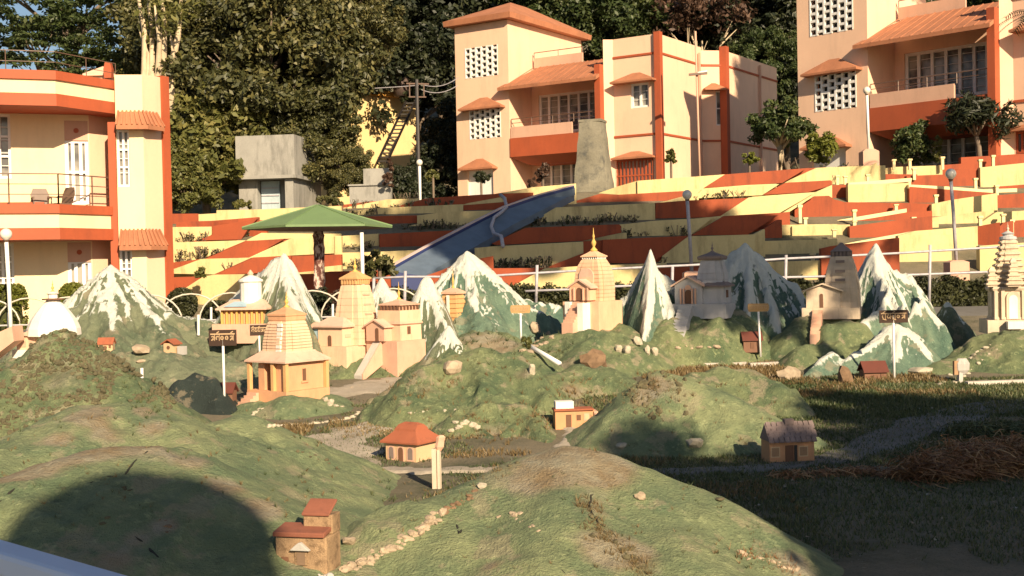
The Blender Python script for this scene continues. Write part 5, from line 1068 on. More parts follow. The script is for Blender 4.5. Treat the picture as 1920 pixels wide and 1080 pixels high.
m = MB(); m.bar((0, 0, -8), (2, 0, 34), 8); obj('post', m, M_gw, t); m = MB(); m.sq([(6, 30), (15, 38), (16, 50), (9, 60)], [(math.cos(a), math.sin(a)*.5) for a in np.linspace(0, 6.28, 8, False)], (6, 0)); obj('head', m, M_gw, t); bx(t, 'side_panel', -12, -4, -4, 2, 30, 56, M_hb)
m = MB(); m.tube([P(988, 646, 23.4), P(1050, 682, 22.6)], .045, 8); o = obj('fallen_post', m, M_white, smooth=True); tag(o, 'white pole lying aslant behind the centre hill', 'post')
for px, y0, y1, d, lb in ((1473, 640, 668, 26, 'thin short grey stake in the shaded valley'), (266, 690, 712, 22.4, 'short white marker peg in dry grass at left'), (372, 590, 620, 26.6, 'thin white stake on the wide snow mountain'), (1275, 775, 790, 15.9, 'tiny stake')):
    if 'tiny' in lb: continue
    m = MB(); a = P(px, y1, d); m.tube([a-V((0, 0, .1)), P(px, y0, d)], .03, 6); o = obj('stake', m, M_white if y0 != 640 else M_grey); tag(o, lb, 'stake')

# ------------------------------------------------------------ lamp posts, fences
M_globe = paint('lamp_globe', (.72, .68, .60), .1, 2, .25, 0, 0, 0)
def lamp(px, yt, yb, d, label, r=11, ped=None, xb=None):
    k = d/F; t = TH('street_lamp', label, 'street lamp', xb or px, yb, d); H = yb-yt; lx = (px-(xb or px))
    m = MB(); m.tube([(0, 0, -30 if not ped else 0), (lx*.5, 0, H*.5), (lx, 0, H-2*r)], max(2.6, .05/k), 8); obj('pole', m, M_white if d < 34.2 or d > 40 else M_grey, t, smooth=True)
    m = MB(); m.lathe([(.3*r, H-2.5*r), (.45*r, H-2.1*r), (.5*r, H-2*r)], 10, (lx, 0, 0)); obj('lamp_holder', m, M_iron, t)
    m = MB(); m.lathe([(.45*r, H-2*r)]+[(r*math.sin(a), H-r-r*math.cos(a)) for a in np.linspace(.55, 3.05, 9)], 14, (lx, 0, 0)); obj('globe', m, M_globe, t, smooth=True)
    if ped: m = MB(); m.sq([(ped[0], -ped[1]-20), (ped[0], -ped[1]*.15), (ped[0]*.55, 0)]); obj('pedestal', m, M_pink, t)
lamp(17, 428, 640, 30, 'white lamp post before the left building', 11, None, 22); m = MB(); m.tube([P(681, 560, 31.4), P(678, 436, 31.4)], .05, 8); o = obj('white_post', m, M_white, smooth=True); tag(o, 'plain white post standing under the right rim of the umbrella canopy', 'post')
lamp(788, 299, 378, 50, 'short white lamp post on the top terrace', 6); lamp(1291, 356, 508, 34.5, 'grey lamp post in front of the middle terraces', 9, (16, 25), 1297); lamp(1785, 316, 488, 34.5, 'grey lamp post in front of the right terraces', 10, (18, 24), 1793); lamp(1627, 163, 280, 48.5, 'white lamp post on a pale pedestal before the right guest house', 7, (15, 32), 1629)
# right pipe railing
RP = [(700, 522, 575, 32.6), (759, 508, 575, 32.6), (1006, 497, 552, 33), (1128, 505, 560, 33), (1260, 500, 560, 33), (1473, 478, 540, 33), (1743, 459, 558, 33), (1990, 445, 560, 33)]
t = thing('pipe_railing', 'pale pipe railing along the promenade behind the mountains', 'railing', P(1006, 560, 33))
for x, y0, y1, d in RP: m = MB(); m.tube([P(x-1, y1+20, d), P(x+1, y0, d)], .042, 8); obj('railing_post', m, M_grey, t, world=True, smooth=True)
up = [(700, 522), (760, 519), (833, 519), (925, 517), (1006, 512), (1128, 505), (1300, 497), (1473, 485), (1560, 481), (1680, 475), (1743, 471), (1860, 464), (1990, 457)]; lo = [(985, 546), (1060, 543), (1130, 538), (1260, 533), (1360, 523), (1473, 520), (1560, 518), (1720, 515), (1850, 510), (1990, 505)]
for pts in (up, lo): m = MB(); m.tube([P(x, y, 33) for x, y in pts], .032, 8); obj('rail', m, M_grey, t, world=True, smooth=True)
# left hooped white fence
M_fen = PT('fence_cream', (.62, .56, .46))
t = thing('hoop_fence', 'white fence of interlaced hoops in front of the left building', 'fence', P(300, 600, 31)); k = 31/F
m = MB(); m.tube([P(-60, 612, 31), P(780, 590, 31)], .022, 6); m.tube([P(-60, 640, 31), P(780, 618, 31)], .022, 6); obj('rail', m, M_tg, t, world=True)
for i in range(11):
    cx = -22+i*76; cy = 608-i*2.0
    pts = [P(cx+60*math.cos(a), cy+4-50*math.sin(a)*1.02, 31+.05*(i % 2)) for a in np.linspace(-.25, math.pi+.25, 15)]; m = MB(); m.tube(pts, .022, 6); obj('hoop', m, M_fen, t, world=True, smooth=True)
    a = P(cx+38, cy+45, 31.1); m = MB(); m.tube([a, P(cx+38, cy-22, 31.1)], .03, 6); obj('fence_post', m, M_white, t, world=True)
# bollards on the right terraces
bl = [(1500, 407, 384), (1570, 341, 329), (1585, 342, 330), (1627, 340, 327), (1676, 312, 299), (1706, 312, 298), (1714, 330, 315), (1767, 310, 294), (1838, 314, 299), (1862, 306, 291), (1705, 346, 335), (1829, 349, 334), (1755, 382, 365), (1869, 362, 347), (1602, 411, 393), (1602, 423, 414), (1680, 394, 383), (1713, 425, 407), (1838, 423, 405), (1881, 417, 401), (1897, 432, 412), (1524, 490, 475), (1510, 420, 408), (1564, 440, 430)]
k = None; b0 = None
for i, (x, yb, yt) in enumerate(bl):
    d = dep(x, yb+10)-.55; p = P(x, yb, d); s = (yb-yt)*d/F
    if b0 is None:
        m = MB(); m.box(-.1, .1, -.1, .1, -.5, .7); m.sq([(.11, .7), (.16, .82), (.16, 1.0)]); b0 = obj('bollard', m, M_tc); tag(b0, 'small white bollard on the bright right terraces', 'bollard', 'white bollards on the right terraces'); b0.location = p; b0.scale = (.5, .5, s)
    else:
        c = b0.copy(); C.objects.link(c); c.location = p; c.scale = (.5, .5, s)
# ------------------------------------------------------------ foliage
def leaves(name, cen, rad, n_per, size, mat, flat=1.0, seed=0, up=.3, asp=.5):
    """crown of many small leaf faces gathered in clumps"""
    r = np.random.default_rng(seed); cen = np.asarray(cen, float); n = len(cen)*n_per
    c = np.repeat(cen, n_per, 0); rr = np.repeat(np.asarray(rad, float), n_per)[:, None] if np.ndim(rad) else rad
    off = r.normal(size=(n, 3)); off /= np.linalg.norm(off, axis=1)[:, None]; off *= (r.random((n, 1))**.5)*rr; off[:, 2] *= flat
    p = c+off; a = r.normal(size=(n, 3)); a /= np.linalg.norm(a, axis=1)[:, None]
    nn = r.normal(size=(n, 3)); nn[:, 2] += up*2; nn += off/np.maximum(np.linalg.norm(off, axis=1)[:, None], 1e-6)*.8
    b = np.cross(nn, a); b /= np.maximum(np.linalg.norm(b, axis=1)[:, None], 1e-6); a = np.cross(b, nn); a /= np.maximum(np.linalg.norm(a, axis=1)[:, None], 1e-6)
    s = size*r.uniform(.6, 1.3, (n, 1)); a = a*s; b = b*s*asp
    co = np.stack([p-a, p-a*.1+b, p+a, p-a*.1-b], 1).reshape(-1, 3); f = np.arange(n*4).reshape(n, 4)
    return npmesh(name, co, f, mat)
def crown_centers(n, rx, ry, rz, seed, inner=.45, lump=.3, low=-.7):
    r = np.random.default_rng(seed); d = r.normal(size=(n*3, 3)); d /= np.linalg.norm(d, axis=1)[:, None]; d = d[d[:, 2] > low][:n]
    q = inner+(1-inner)*r.random((len(d), 1))**.6
    lm = 1+lump*(vn(d[:, 0]*2.3+9, d[:, 1]*2.3+d[:, 2]*2, seed)-.5)[:, None]*2
    return d*q*lm*np.array([rx, ry, rz])
L_ol = leafmat('olive_leaves', (.026, .033, .010), (.068, .070, .021), (.19, .165, .055), .12)
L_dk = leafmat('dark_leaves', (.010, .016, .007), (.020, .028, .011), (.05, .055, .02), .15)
L_md = leafmat('green_leaves', (.028, .048, .014), (.055, .080, .022), (.11, .12, .035))
L_yl = leafmat('yellow_green_leaves', (.065, .075, .018), (.13, .135, .035), (.24, .21, .065))
L_rd = leafmat('russet_leaves', (.05, .03, .02), (.10, .055, .035), (.17, .10, .065))
L_hd = leafmat('hedge_leaves', (.025, .03, .012), (.05, .055, .02), (.08, .08, .03))
L_tp = leafmat('topiary_leaves', (.09, .105, .015), (.14, .155, .02), (.20, .20, .035))
M_bark = paint('bark', (.20, .15, .11), .3, 3, .9, .5, .2, .6, (.06, .045, .035)); M_pbark = paint('pale_bark', (.55, .44, .30), .2, 3, .85, .4, .1, .3, (.25, .18, .11))
def limbs(h, r0, spread, n, seed, top=.95, bend=.1, sub=2):
    r = random.Random(seed); m = MB(); tp = V((r.uniform(-bend, bend)*h, r.uniform(-bend, bend)*h, h*top))
    m.tube([V((0, 0, -.6)), tp*.33+V((bend*.2*h, 0, 0)), tp*.66, tp], [r0*1.15, r0*.85, r0*.6, r0*.25], 8)
    for i in range(n):
        f = .35+.55*i/n; a = i*2.4+r.random(); s = tp*f; L = spread*(1-.3*f)
        e = s+V((math.cos(a)*L, math.sin(a)*L, h*.22+r.random()*h*.1)); mid = s.lerp(e, .5)+V((0, 0, h*.03))
        m.tube([s, mid, e], [r0*.42*(1-.4*f), r0*.28, r0*.07], 6)
        for q in range(sub):
            b = a+r.uniform(-1, 1); e2 = mid+V((math.cos(b)*L*.5, math.sin(b)*L*.5, h*.12)); m.tube([mid, e2], [r0*.2, r0*.05], 5)
    return m
def tree(name, label, cat, loc, trunk_mb, bark, crown_me, group=None, crown_off=(0, 0, 0), rz=0):
    t = thing(name, label, cat, loc, rz, group)
    if trunk_mb: obj('trunk', trunk_mb, bark, t, smooth=True)
    o = link('crown', crown_me, t); o.location = crown_off; return t
# big broad crown shared by the forest trees
def broad(nm, mat, seed, n=150, per=130, R_=(5, 5, 4.6), sz=.24): return leaves(nm, crown_centers(n, *R_, seed, .4, .35), np.random.default_rng(seed).uniform(.5, 1.2, len(crown_centers(n, *R_, seed, .4, .35))), per, sz, mat, .8, seed)
cr_ol = broad('broad_crown', L_ol, 3, 230, 330, sz=.15); cr_dk = broad('shade_dark_crown', L_dk, 5, 150, 200, sz=.20); cr_md = broad('mid_crown', L_md, 8, 170, 260, sz=.17)
FG = 'forest trees behind the buildings'
def zt(px, py, d): return P(px, py, d)
# the leafy tree left of centre
c = P(520, 150, 58); g = g1(c.x, 58)
T1 = tree('broad_tree', 'large sunlit olive tree behind the grey shed', 'tree', (c.x, 58, g), limbs(9, .45, 4, 9, 3), M_bark, cr_ol, FG, (0, 0, c.z-g)); 
def put(src, px, py, d, s, label, rz=0, sx=1):
    c = P(px, py, d); ch = [k for k in src.children if k.name.startswith('crown')][0]
    return dup(src, (c.x, d, c.z-ch.location.z*s), rz, (s*sx, s, s), label, FG)
put(T1, 640, 45, 62, .6, 'sunlit olive tree above the yellow house', 1.3); put(T1, 400, 60, 63, .95, 'tall olive tree behind the left building post', 2.2); put(T1, 575, 260, 56.5, .5, 'lower leafy olive tree right of the grey shed', .6); put(T1, 530, -30, 66, 1.0, 'tall olive tree crowning the upper middle left', 4.0)
put(T1, 660, 330, 55.5, .26, 'small olive shrub by the low concrete wall', 1.0)
c = P(385, 285, 54.5); g = g1(c.x, 54.5)
cr_yl = leaves('yellow_crown', crown_centers(120, 2.3, 2.2, 2.7, 12, .4, .4), .55, 130, .17, L_yl, .8, 12)
T2 = tree('yellow_green_tree', 'yellow green tree hugging the end post of the left building', 'tree', (c.x, 54.5, g), limbs(4, .2, 1.8, 6, 4), M_bark, cr_yl, None, (0, 0, c.z-g))
c2_ = P(340, 340, 52); o = dup(T2, (c2_.x, 52, c2_.z-(c.z-g)*.62), 2, .62, 'smaller yellow green tree low beside the left building')
# feathery layered tree upper left
lay = []
r = np.random.default_rng(31)
for i in range(42):
    a = r.random()*6.28; rad = r.random()**.5*6.5; z = (r.integers(0, 7)-3)*1.0+r.normal()*.2; n = 7
    for q in range(n): lay.append((math.cos(a)*rad+r.normal()*.9, math.sin(a)*rad+r.normal()*.9, z+r.normal()*.12))
cr_ft = leaves('feathery_crown', lay, .7, 42, .17, L_md, .28, 31, .8)
c = P(95, 60, 70); g = g1(c.x, 70)
tree('feathery_tree', 'feathery layered tree above the left building with sky gaps', 'tree', (c.x, 70, g), limbs(11, .4, 5, 9, 8), M_bark, cr_ft, FG, (0, 0, c.z-g))
c = P(150, -45, 74); m_ = [o for o in C.objects if o.name.startswith('feathery_tree')][0]
dup(m_, (c.x, 74, c.z-(P(95, 60, 70).z-g)*1.0), 1.7, 1.0, 'second feathery tree at the top left corner', FG)
c = P(200, 120, 67); dup(m_, (c.x, 67, c.z-(P(95, 60, 70).z-g)*.7), 3.0, .7, 'lower feathery tree behind the little roof cabin', FG)
# pale multi stemmed tree
c = P(290, 160, 54.5); g = g1(c.x, 54.5); m = MB(); r = random.Random(5); ends = []
for i, (tx, ty, bx_) in enumerate(((255, -30, 268), (275, -20, 280), (290, 10, 292), (340, -10, 312), (318, 60, 318), (262, 60, 274), (300, -40, 300))):
    a = P(bx_, 400, 54.5); b = P(bx_+4, 150, 54.5); e = P(tx, ty, 54.5+r.uniform(-1, 1)); w0 = .17*r.uniform(.7, 1.2)
    m.tube([a-V((c.x, 54.5, g)), b-V((c.x, 54.5, g)), b.lerp(e, .5)+V((.15, 0, .1))-V((c.x, 54.5, g)), e-V((c.x, 54.5, g))], [w0*1.2, w0, w0*.7, w0*.25], 7); ends += [e-V((c.x, 54.5, g)), b.lerp(e, .6)-V((c.x, 54.5, g)), b.lerp(e, .8)+V((r.uniform(-1, 1), 0, 0))-V((c.x, 54.5, g))]
cen = [tuple(e+V((r.gauss(0, .5), r.gauss(0, .6), r.gauss(0, .8)))) for e in ends for _ in range(2) if e.z > (P(290, 70, 54.5).z-g)]
t = tree('pale_stemmed_tree', 'tree with several pale bare stems behind the left building corner', 'tree', (c.x, 54.5, g), m, M_pbark, leaves('crown', cen, .55, 40, .2, L_yl, 1.3, 77, -.2, .3))
# dark forest and trees behind the houses
c = P(760, 120, 80); g = g1(c.x, 80)
T3 = tree('shade_dark_tree', 'forest tree painted dark for shade between yellow house and centre house', 'tree', (c.x, 80, g), limbs(9, .45, 4, 8, 13), M_bark, cr_dk, FG, (0, 0, c.z-g))  # deep forest shade is put into the dark leaf colour
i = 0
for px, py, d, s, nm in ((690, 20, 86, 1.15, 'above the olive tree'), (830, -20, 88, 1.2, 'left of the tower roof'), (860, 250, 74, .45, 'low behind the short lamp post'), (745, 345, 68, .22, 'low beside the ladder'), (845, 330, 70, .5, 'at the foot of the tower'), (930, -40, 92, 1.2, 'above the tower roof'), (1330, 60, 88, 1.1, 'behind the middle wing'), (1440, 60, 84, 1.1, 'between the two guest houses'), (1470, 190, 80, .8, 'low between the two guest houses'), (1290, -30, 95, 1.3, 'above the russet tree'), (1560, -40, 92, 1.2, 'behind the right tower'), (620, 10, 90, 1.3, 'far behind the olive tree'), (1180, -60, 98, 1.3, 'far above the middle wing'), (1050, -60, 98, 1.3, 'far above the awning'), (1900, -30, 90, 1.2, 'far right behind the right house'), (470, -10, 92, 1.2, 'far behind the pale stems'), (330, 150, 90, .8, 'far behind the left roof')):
    put(T3, px, py, d, s, 'forest tree painted dark for shade '+nm, i*1.1); i += 1
c = P(1100, 45, 82); g = g1(c.x, 82)
T4 = tree('mid_green_tree', 'sunlit green tree behind the tower roof and awning', 'tree', (c.x, 82, g), limbs(9, .45, 4, 8, 23), M_bark, cr_md, FG, (0, 0, c.z-g))
for px, py, d, s, nm in ((1200, 20, 84, .8, 'sunlit green tree above the middle wing parapet'), (1010, -10, 86, .9, 'sunlit green tree just right of the tower peak'), (1790, 15, 78, .8, 'sunlit green tree seen over the right awning'), (1430, 140, 78, .55, 'green tree beyond the end wall of the centre house'), (1400, -30, 90, .9, 'green tree at the top between the guest houses'), (760, -20, 93, .8, 'green tree at the top left of the tower'), (1700, 30, 84, .7, 'green tree behind the right terrace')):
    put(T4, px, py, d, s, nm, px*.01)
c = P(1310, 22, 80); g = g1(c.x, 80)
tree('russet_tree', 'thin russet tree with bare twigs behind the middle wing', 'tree', (c.x, 80, g), limbs(12, .25, 3, 12, 29, sub=4), M_pbark, leaves('crown', crown_centers(70, 3.6, 3, 2.2, 44, .3, .5), .7, 45, .2, L_rd, .8, 44), FG, (0, 0, c.z-g))

# garden trees and shrubs near the houses
cr_orn = leaves('ornamental_crown', crown_centers(70, 1.5, 1.4, 1.0, 51, .3, .5), .32, 90, .11, L_md, .7, 51)
c = P(1462, 235, 51); g = P(1470, 318, 51).z; m = MB(); r = random.Random(3); m.tube([(0, 0, -.5), (.03, 0, .6), (-.05, 0, 1.2)], [.16, .13, .11], 8)
for i in range(8): a = i*.8; m.tube([(-.03, 0, .7+.05*i), (math.cos(a)*.55, math.sin(a)*.5, 1.5), (math.cos(a)*1.1, math.sin(a)*1.0, 1.95)], [.07, .05, .02], 5)
T5 = tree('ornamental_tree', 'spreading small tree with forked pale trunk between the guest houses', 'tree', (c.x, 51, g), m, M_pbark, cr_orn, None, (0, 0, c.z-g))
cr_sp = leaves('spiky_crown', crown_centers(60, 1.1, 1.0, .95, 61, .2, .7), .34, 70, .17, L_dk, .9, 61, 0, .22)
c = P(1825, 215, 48); g = P(1835, 305, 48).z; m = MB(); m.tube([(.25, 0, -.5), (.2, 0, .6), (0, 0, 1.5)], [.12, .1, .08], 8)
for i in range(6): a = i*1.05; m.tube([(.1, 0, 1.0), (math.cos(a)*.7, math.sin(a)*.7, 2.0)], [.06, .02], 5)
tree('spiky_tree', 'dark spiky leaved tree before the right balcony', 'tree', (c.x, 48, g), m, M_bark, cr_sp, None, (0, 0, c.z-g))
def shrub(name, label, px, py, d, rx, rz, n, per, sz, mat, seed, flat=.8, stem=None, low=-.8, cl=.35):
    c = P(px, py, d); k = d/F; X, Z = rx*k, rz*k; g = P(px, py+rz, d).z
    me = leaves('foliage', crown_centers(n, X, X*.9, Z, seed, .3, .3, low), min(X, Z)*cl, per, sz, mat, flat, seed)
    t = thing(name, label, 'shrub', (c.x, d, g)); o = link('foliage', me, t); o.location = (0, 0, c.z-g)
    if stem: m = MB(); m.tube([(0, 0, -stem*k-.3), (0, 0, c.z-g)], .05, 6); obj('stem', m, M_bark, t)
    return t
shrub('round_shrub', 'bright green shrub by the right tower door', 1541, 277, 49.5, 27, 36, 40, 90, .09, L_tp, 71); shrub('tall_shrub', 'tall dark bush below the right balcony', 1712, 270, 49.8, 36, 42, 50, 90, .09, L_md, 72)
shrub('tall_shrub', 'slim yellow green bush beside the glass door at right', 1757, 283, 49.3, 10, 34, 18, 70, .08, L_yl, 73); shrub('potted_shrub', 'small bright green plant on a stem before the shaded wing', 1405, 298, 50.5, 16, 11, 14, 60, .08, L_tp, 74, .8, 18)
shrub('potted_shrub', 'thin leafy plant against the sunlit wing corner', 1258, 295, 51, 12, 14, 12, 50, .08, L_yl, 75, .8, 20); shrub('topiary', 'dark mushroom clipped tree before the tower door', 902, 332, 52, 16, 11, 24, 80, .07, L_dk, 76, .8, 24); shrub('topiary', 'pale mushroom clipped tree by the short lamp post', 812, 330, 53, 11, 9, 16, 70, .07, L_yl, 77, .8, 30)
shrub('tall_shrub', 'dark narrow plant before the ground floor windows', 1018, 328, 51.5, 13, 22, 26, 70, .07, L_rd, 78, .9, 20); shrub('tall_shrub', 'small dark red plant left of the ground floor windows', 996, 346, 51.4, 8, 14, 14, 60, .06, L_rd, 79, .9, 12); shrub('round_shrub', 'dark round bush under the yellow house ladder', 762, 350, 55, 25, 22, 24, 80, .1, L_dk, 80)
shrub('round_shrub', 'orange tipped creeper bush at the end of the low wall', 728, 330, 51.5, 10, 30, 20, 60, .08, L_rd, 81); shrub('round_shrub', 'scrubby bush before the shed at left', 455, 385, 51, 22, 10, 20, 60, .08, L_yl, 82); shrub('round_shrub', 'scrubby pale bush right of the shed', 622, 375, 51, 26, 16, 24, 60, .08, L_ol, 83)
def clipped(label, px, py, rx, rz, d, mat, seed, box=False):
    k = d/F; c = P(px, py, d); r = np.random.default_rng(seed); n = 2600
    v = r.normal(size=(n, 3)); v /= np.linalg.norm(v, axis=1)[:, None]
    if box: v = np.sign(v)*np.abs(v)**.45
    me = leaves('foliage', v*np.array([rx*k, rx*k, rz*k]), .05, 3, .045, mat, 1, seed)
    t = thing('topiary', label, 'shrub', (c.x, d, c.z-rz*k)); o = link('foliage', me, t); o.location = (0, 0, rz*k)
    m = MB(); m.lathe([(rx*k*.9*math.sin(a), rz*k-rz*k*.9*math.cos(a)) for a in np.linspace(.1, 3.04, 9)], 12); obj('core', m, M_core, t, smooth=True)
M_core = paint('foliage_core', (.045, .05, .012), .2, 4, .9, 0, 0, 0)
clipped('rounded clipped bush at the left edge behind the white fence', 16, 590, 28, 55, 31.6, L_tp, 91, True); clipped('clipped round bush beside the left building door', 138, 560, 26, 28, 31.6, L_tp, 92); clipped('dark round clipped bush behind the hoop fence', 341, 570, 26, 28, 31.7, L_hd, 93); clipped('low dark clipped bush right of the round one', 408, 588, 28, 22, 31.8, L_hd, 94)
# dark flowering shrubs behind the fence by the umbrella
shrub('flowering_shrub', 'dark shrub with pale blossoms behind the fence under the umbrella', 590, 572, 31.8, 34, 26, 40, 60, .05, L_dk, 95); shrub('flowering_shrub', 'russet shrub behind the fence right of the umbrella trunk', 630, 566, 31.9, 20, 22, 30, 60, .05, L_rd, 96)
# long hedge below the right terraces
r = np.random.default_rng(14); a, b = P(700, 560, 33.4), P(1990, 545, 33.4); n = 9000
u = r.random(n); q = np.stack([a.x+(b.x-a.x)*u, 33.3+r.random(n)*.5-.25*(r.random(n) < .5), (1.0+(2.0-.0*u)*0)+r.random(n)**.6*1.0+.25*vn(u*90, u*0, 4)-.1], 1)
o = link('hedge', leaves('hedge', q, .12, 6, .055, L_hd, 1, 14)); tag(o, 'long dark hedge behind the pipe railing', 'hedge'); 
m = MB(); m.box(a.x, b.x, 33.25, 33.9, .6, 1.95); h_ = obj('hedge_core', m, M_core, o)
# rose bushes in the terrace beds
cr_rose = [leaves('foliage', crown_centers(7, .26, .2, .2, 100+i, .2, .8), .07, 9, .05, L_hd, 1, 100+i, 0, .4) for i in range(4)]
rose0 = []
for i in range(4):
    t = thing('rose_bush', 'small leafy rose bush in a terrace bed', 'shrub', (0, 0, -50), 0, 'rose bushes in the terrace beds'); m = MB(); r = random.Random(i)
    for q in range(5): a = r.random()*6.28; m.tube([(0, 0, -.3), (math.cos(a)*.08, math.sin(a)*.08, .0), (math.cos(a)*.25, math.sin(a)*.2, .3)], .012, 4)
    obj('stem', m, M_bark, t); o = link('foliage', cr_rose[i], t); o.location = (0, 0, .12); rose0.append(t)
bed = [(330, 395, 455, 449, 7), (325, 420, 484, 478, 9), (440, 470, 446, 444, 4), (430, 460, 511, 509, 3), (545, 590, 478, 474, 7), (612, 640, 470, 468, 5), (650, 700, 468, 465, 5), (630, 730, 502, 500, 12), (640, 720, 404, 398, 8), (730, 840, 394, 390, 11), (760, 850, 432, 427, 10), (790, 880, 430, 428, 6), (925, 1030, 503, 500, 14), (990, 1190, 424, 416, 20), (1130, 1180, 448, 444, 6), (1170, 1230, 445, 440, 8), (1190, 1240, 406, 398, 7), (1255, 1290, 442, 440, 6), (1300, 1400, 374, 368, 9), (1240, 1275, 490, 480, 7), (1395, 1440, 401, 399, 5), (1530, 1570, 340, 338, 5), (1720, 1775, 466, 464, 6), (1800, 1830, 450, 430, 4), (740, 790, 378, 374, 5), (1540, 1600, 318, 316, 5), (640, 700, 388, 384, 6)]
rr = random.Random(9); first = [True]*4
for x0, x1, y0, y1, n in bed:
    n = max(2, int(n*.8))
    for i in range(n):
        f = (i+rr.random())/n; x = x0+(x1-x0)*f; y = y0+(y1-y0)*f+rr.uniform(-1, 2); d = dep(x, y)-.30; p = P(x, y, d); j = rr.randrange(4); s = rr.uniform(.45, 1.15)
        if first[j]: rose0[j].location = p; rose0[j].scale = (s, s, s); first[j] = False
        else: last = dup(rose0[j], p, rr.random()*6.28, s)
        ro = rose0[j] if tuple(rose0[j].location) == tuple(p) else last; wh = 'on the sunlit terraces beside the left building' if x < 640 else 'on the shaded terraces left of the blue slide' if x < 900 else 'on the shaded terraces right of the blue slide' if x < 1300 else 'on the bright terraces at right'
        ro['label'] = 'small leafy rose bush '+wh; ro['group'] = 'rose bushes '+wh
shrub('palm_shrub', 'bushy olive plant in front of the blue slide foot', 712, 500, 34.3, 32, 24, 22, 50, .1, L_ol, 111, .8, 6)
shrub('round_shrub', 'tuft of dry grass on the lowest left terrace', 376, 514, 34.6, 10, 10, 10, 50, .06, L_yl, 112); t = shrub('flowering_plant', 'yellow flowering weed beside the fallen white pole', 986, 640, 21.0, 9, 13, 14, 60, .03, L_yl, 113, .9)
# palm leaves at the upper right edge
c = P(1925, 25, 40); t = thing('palm_tree', 'dark palm fronds reaching in at the upper right corner', 'tree', (c.x+.3, 40, g1(c.x, 40)))
m = MB(); m.tube([(0, 0, -.5), (.1, 0, (c.z-g1(c.x, 40))*.6), (0, 0, c.z-g1(c.x, 40))], [.16, .13, .11], 8); obj('trunk', m, M_bark, t, smooth=True); zc = c.z-g1(c.x, 40)
for i in range(15):
    a = i*.42+.1; m = MB(); el = .55-.55*((i*7) % 5)/4; L = 1.15; pts = [V((math.cos(a)*L*s*math.cos(el*.6), math.sin(a)*L*s, zc+math.sin(el)*L*s-.55*s*s)) for s in np.linspace(0, 1, 8)]
    for p, q in zip(pts[:-1], pts[1:]):
        sd = (q-p).cross(V((0, 0, 1))).normalized(); m.add([p-sd*.01, p+sd*.01, q+sd*.01, q-sd*.01], [(0, 1, 2, 3)])
        for s in (-1, 1):
            for e in (0, .5): b_ = p.lerp(q, e); tip = b_+sd*s*.26+(q-p)*1.2-V((0, 0, .06)); m.add([b_, b_+(q-p)*.3, tip], [(0, 1, 2)])
    obj('frond', m, L_dk, t)

# ------------------------------------------------------------ stones
def rock(seed, n=1):
    bm = bmesh.new(); bmesh.ops.create_icosphere(bm, subdivisions=2, radius=1); r = random.Random(seed); k = [V((r.gauss(0, 1), r.gauss(0, 1), r.gauss(0, 1))).normalized() for _ in range(9)]
    for v in bm.verts:
        n_ = v.co.normalized(); s = 1
        for q in k:
            d = n_.dot(q)
            if d > .55: s = min(s, .62/d+.08)
        v.co = n_*s*(1+.05*r.gauss(0, 1))
    me = bpy.data.meshes.new('stone'); bm.to_mesh(me); bm.free(); return me
M_rkp = paint('pale_stone', (.47, .37, .26), .4, 5, .9, .5, .2, .5, (.2, .15, .1), streak=False); M_rkb = paint('brown_stone', (.24, .15, .085), .35, 5, .9, .5, .2, .5, (.08, .05, .03), streak=False); M_rkw = paint('whitewashed_stone', (.52, .46, .35), .35, 6, .9, .4, .1, .4, (.28, .22, .14), streak=False); M_rkg = paint('grey_brown_stone', (.125, .11, .06), .4, 6, .95, .5, .3, .5, (.09, .08, .04), streak=False)
rocks = {}
for nm, mt in (('p', M_rkp), ('b', M_rkb), ('w', M_rkw), ('g', M_rkg)):
    rocks[nm] = []
    for i in range(4): me = rock(i*7+3); me.materials.append(mt); rocks[nm].append(me)
def boulder(px, py, w, h, kind, label, seed=0, d=None, sink=.25):
    p = P(px, py, d) if d else sp(px, py); k = p.y/F
    o = link('boulder', rocks[kind][seed % 4]); o.scale = (w*k/2/.8, w*k/2/.85, h*k/2/.85); o.location = p+V((0, 0, h*k*(.5-sink))); o.rotation_euler = (0, 0, seed*1.3); tag(o, label, 'boulder'); return o
boulder(848, 700, 34, 38, 'p', 'round pinkish boulder on the centre hill', 1); boulder(265, 660, 34, 20, 'p', 'long pale boulder on the slope below the wide snow mountain', 2); boulder(1112, 688, 52, 40, 'b', 'big square brown boulder below the peach temple', 3); boulder(1303, 837, 36, 22, 'w', 'flat grey white stone on the green hill by the slab roofed house', 0); boulder(1166, 840, 20, 16, 'w', 'small white stone at the foot of the green hill', 1)
boulder(1584, 718, 28, 44, 'b', 'upright red brown boulder beside the low snow mountain', 2); boulder(1478, 712, 46, 30, 'p', 'pale tilted boulder beside the dry grass at the kerb', 3); boulder(998, 703, 14, 28, 'w', 'oval white stone by the fallen pole', 0); boulder(1727, 700, 40, 18, 'w', 'flat pale stone at the foot of the low snow mountain', 1); boulder(1003, 622, 20, 26, 'p', 'pale boulder left of the peach temple stair', 2)
for i, (x, y, w, h) in enumerate(((1160, 660, 16, 18), (1176, 662, 13, 22), (1195, 645, 18, 20), (1214, 662, 10, 18), (1228, 664, 16, 18))): boulder(x, y, w, h, 'w', ('first', 'second', 'third and highest', 'fourth', 'fifth')[i]+' white stone from the left below the white spire peak', i)
boulder(265, 680, 20, 10, 'p', 'small flat pale stone above the white marker peg', 1); boulder(905, 915, 24, 14, 'w', 'lone white stone on the ridge of the foreground hill', 2); boulder(1200, 935, 22, 16, 'p', 'small knobbly stone on the right flank of the foreground hill', 3); boulder(655, 1018, 30, 16, 'p', 'pinkish flat stone right of the foreground house', 0); boulder(1350, 938, 16, 8, 'g', 'flat grey stone on the shaded lawn edge', 1)
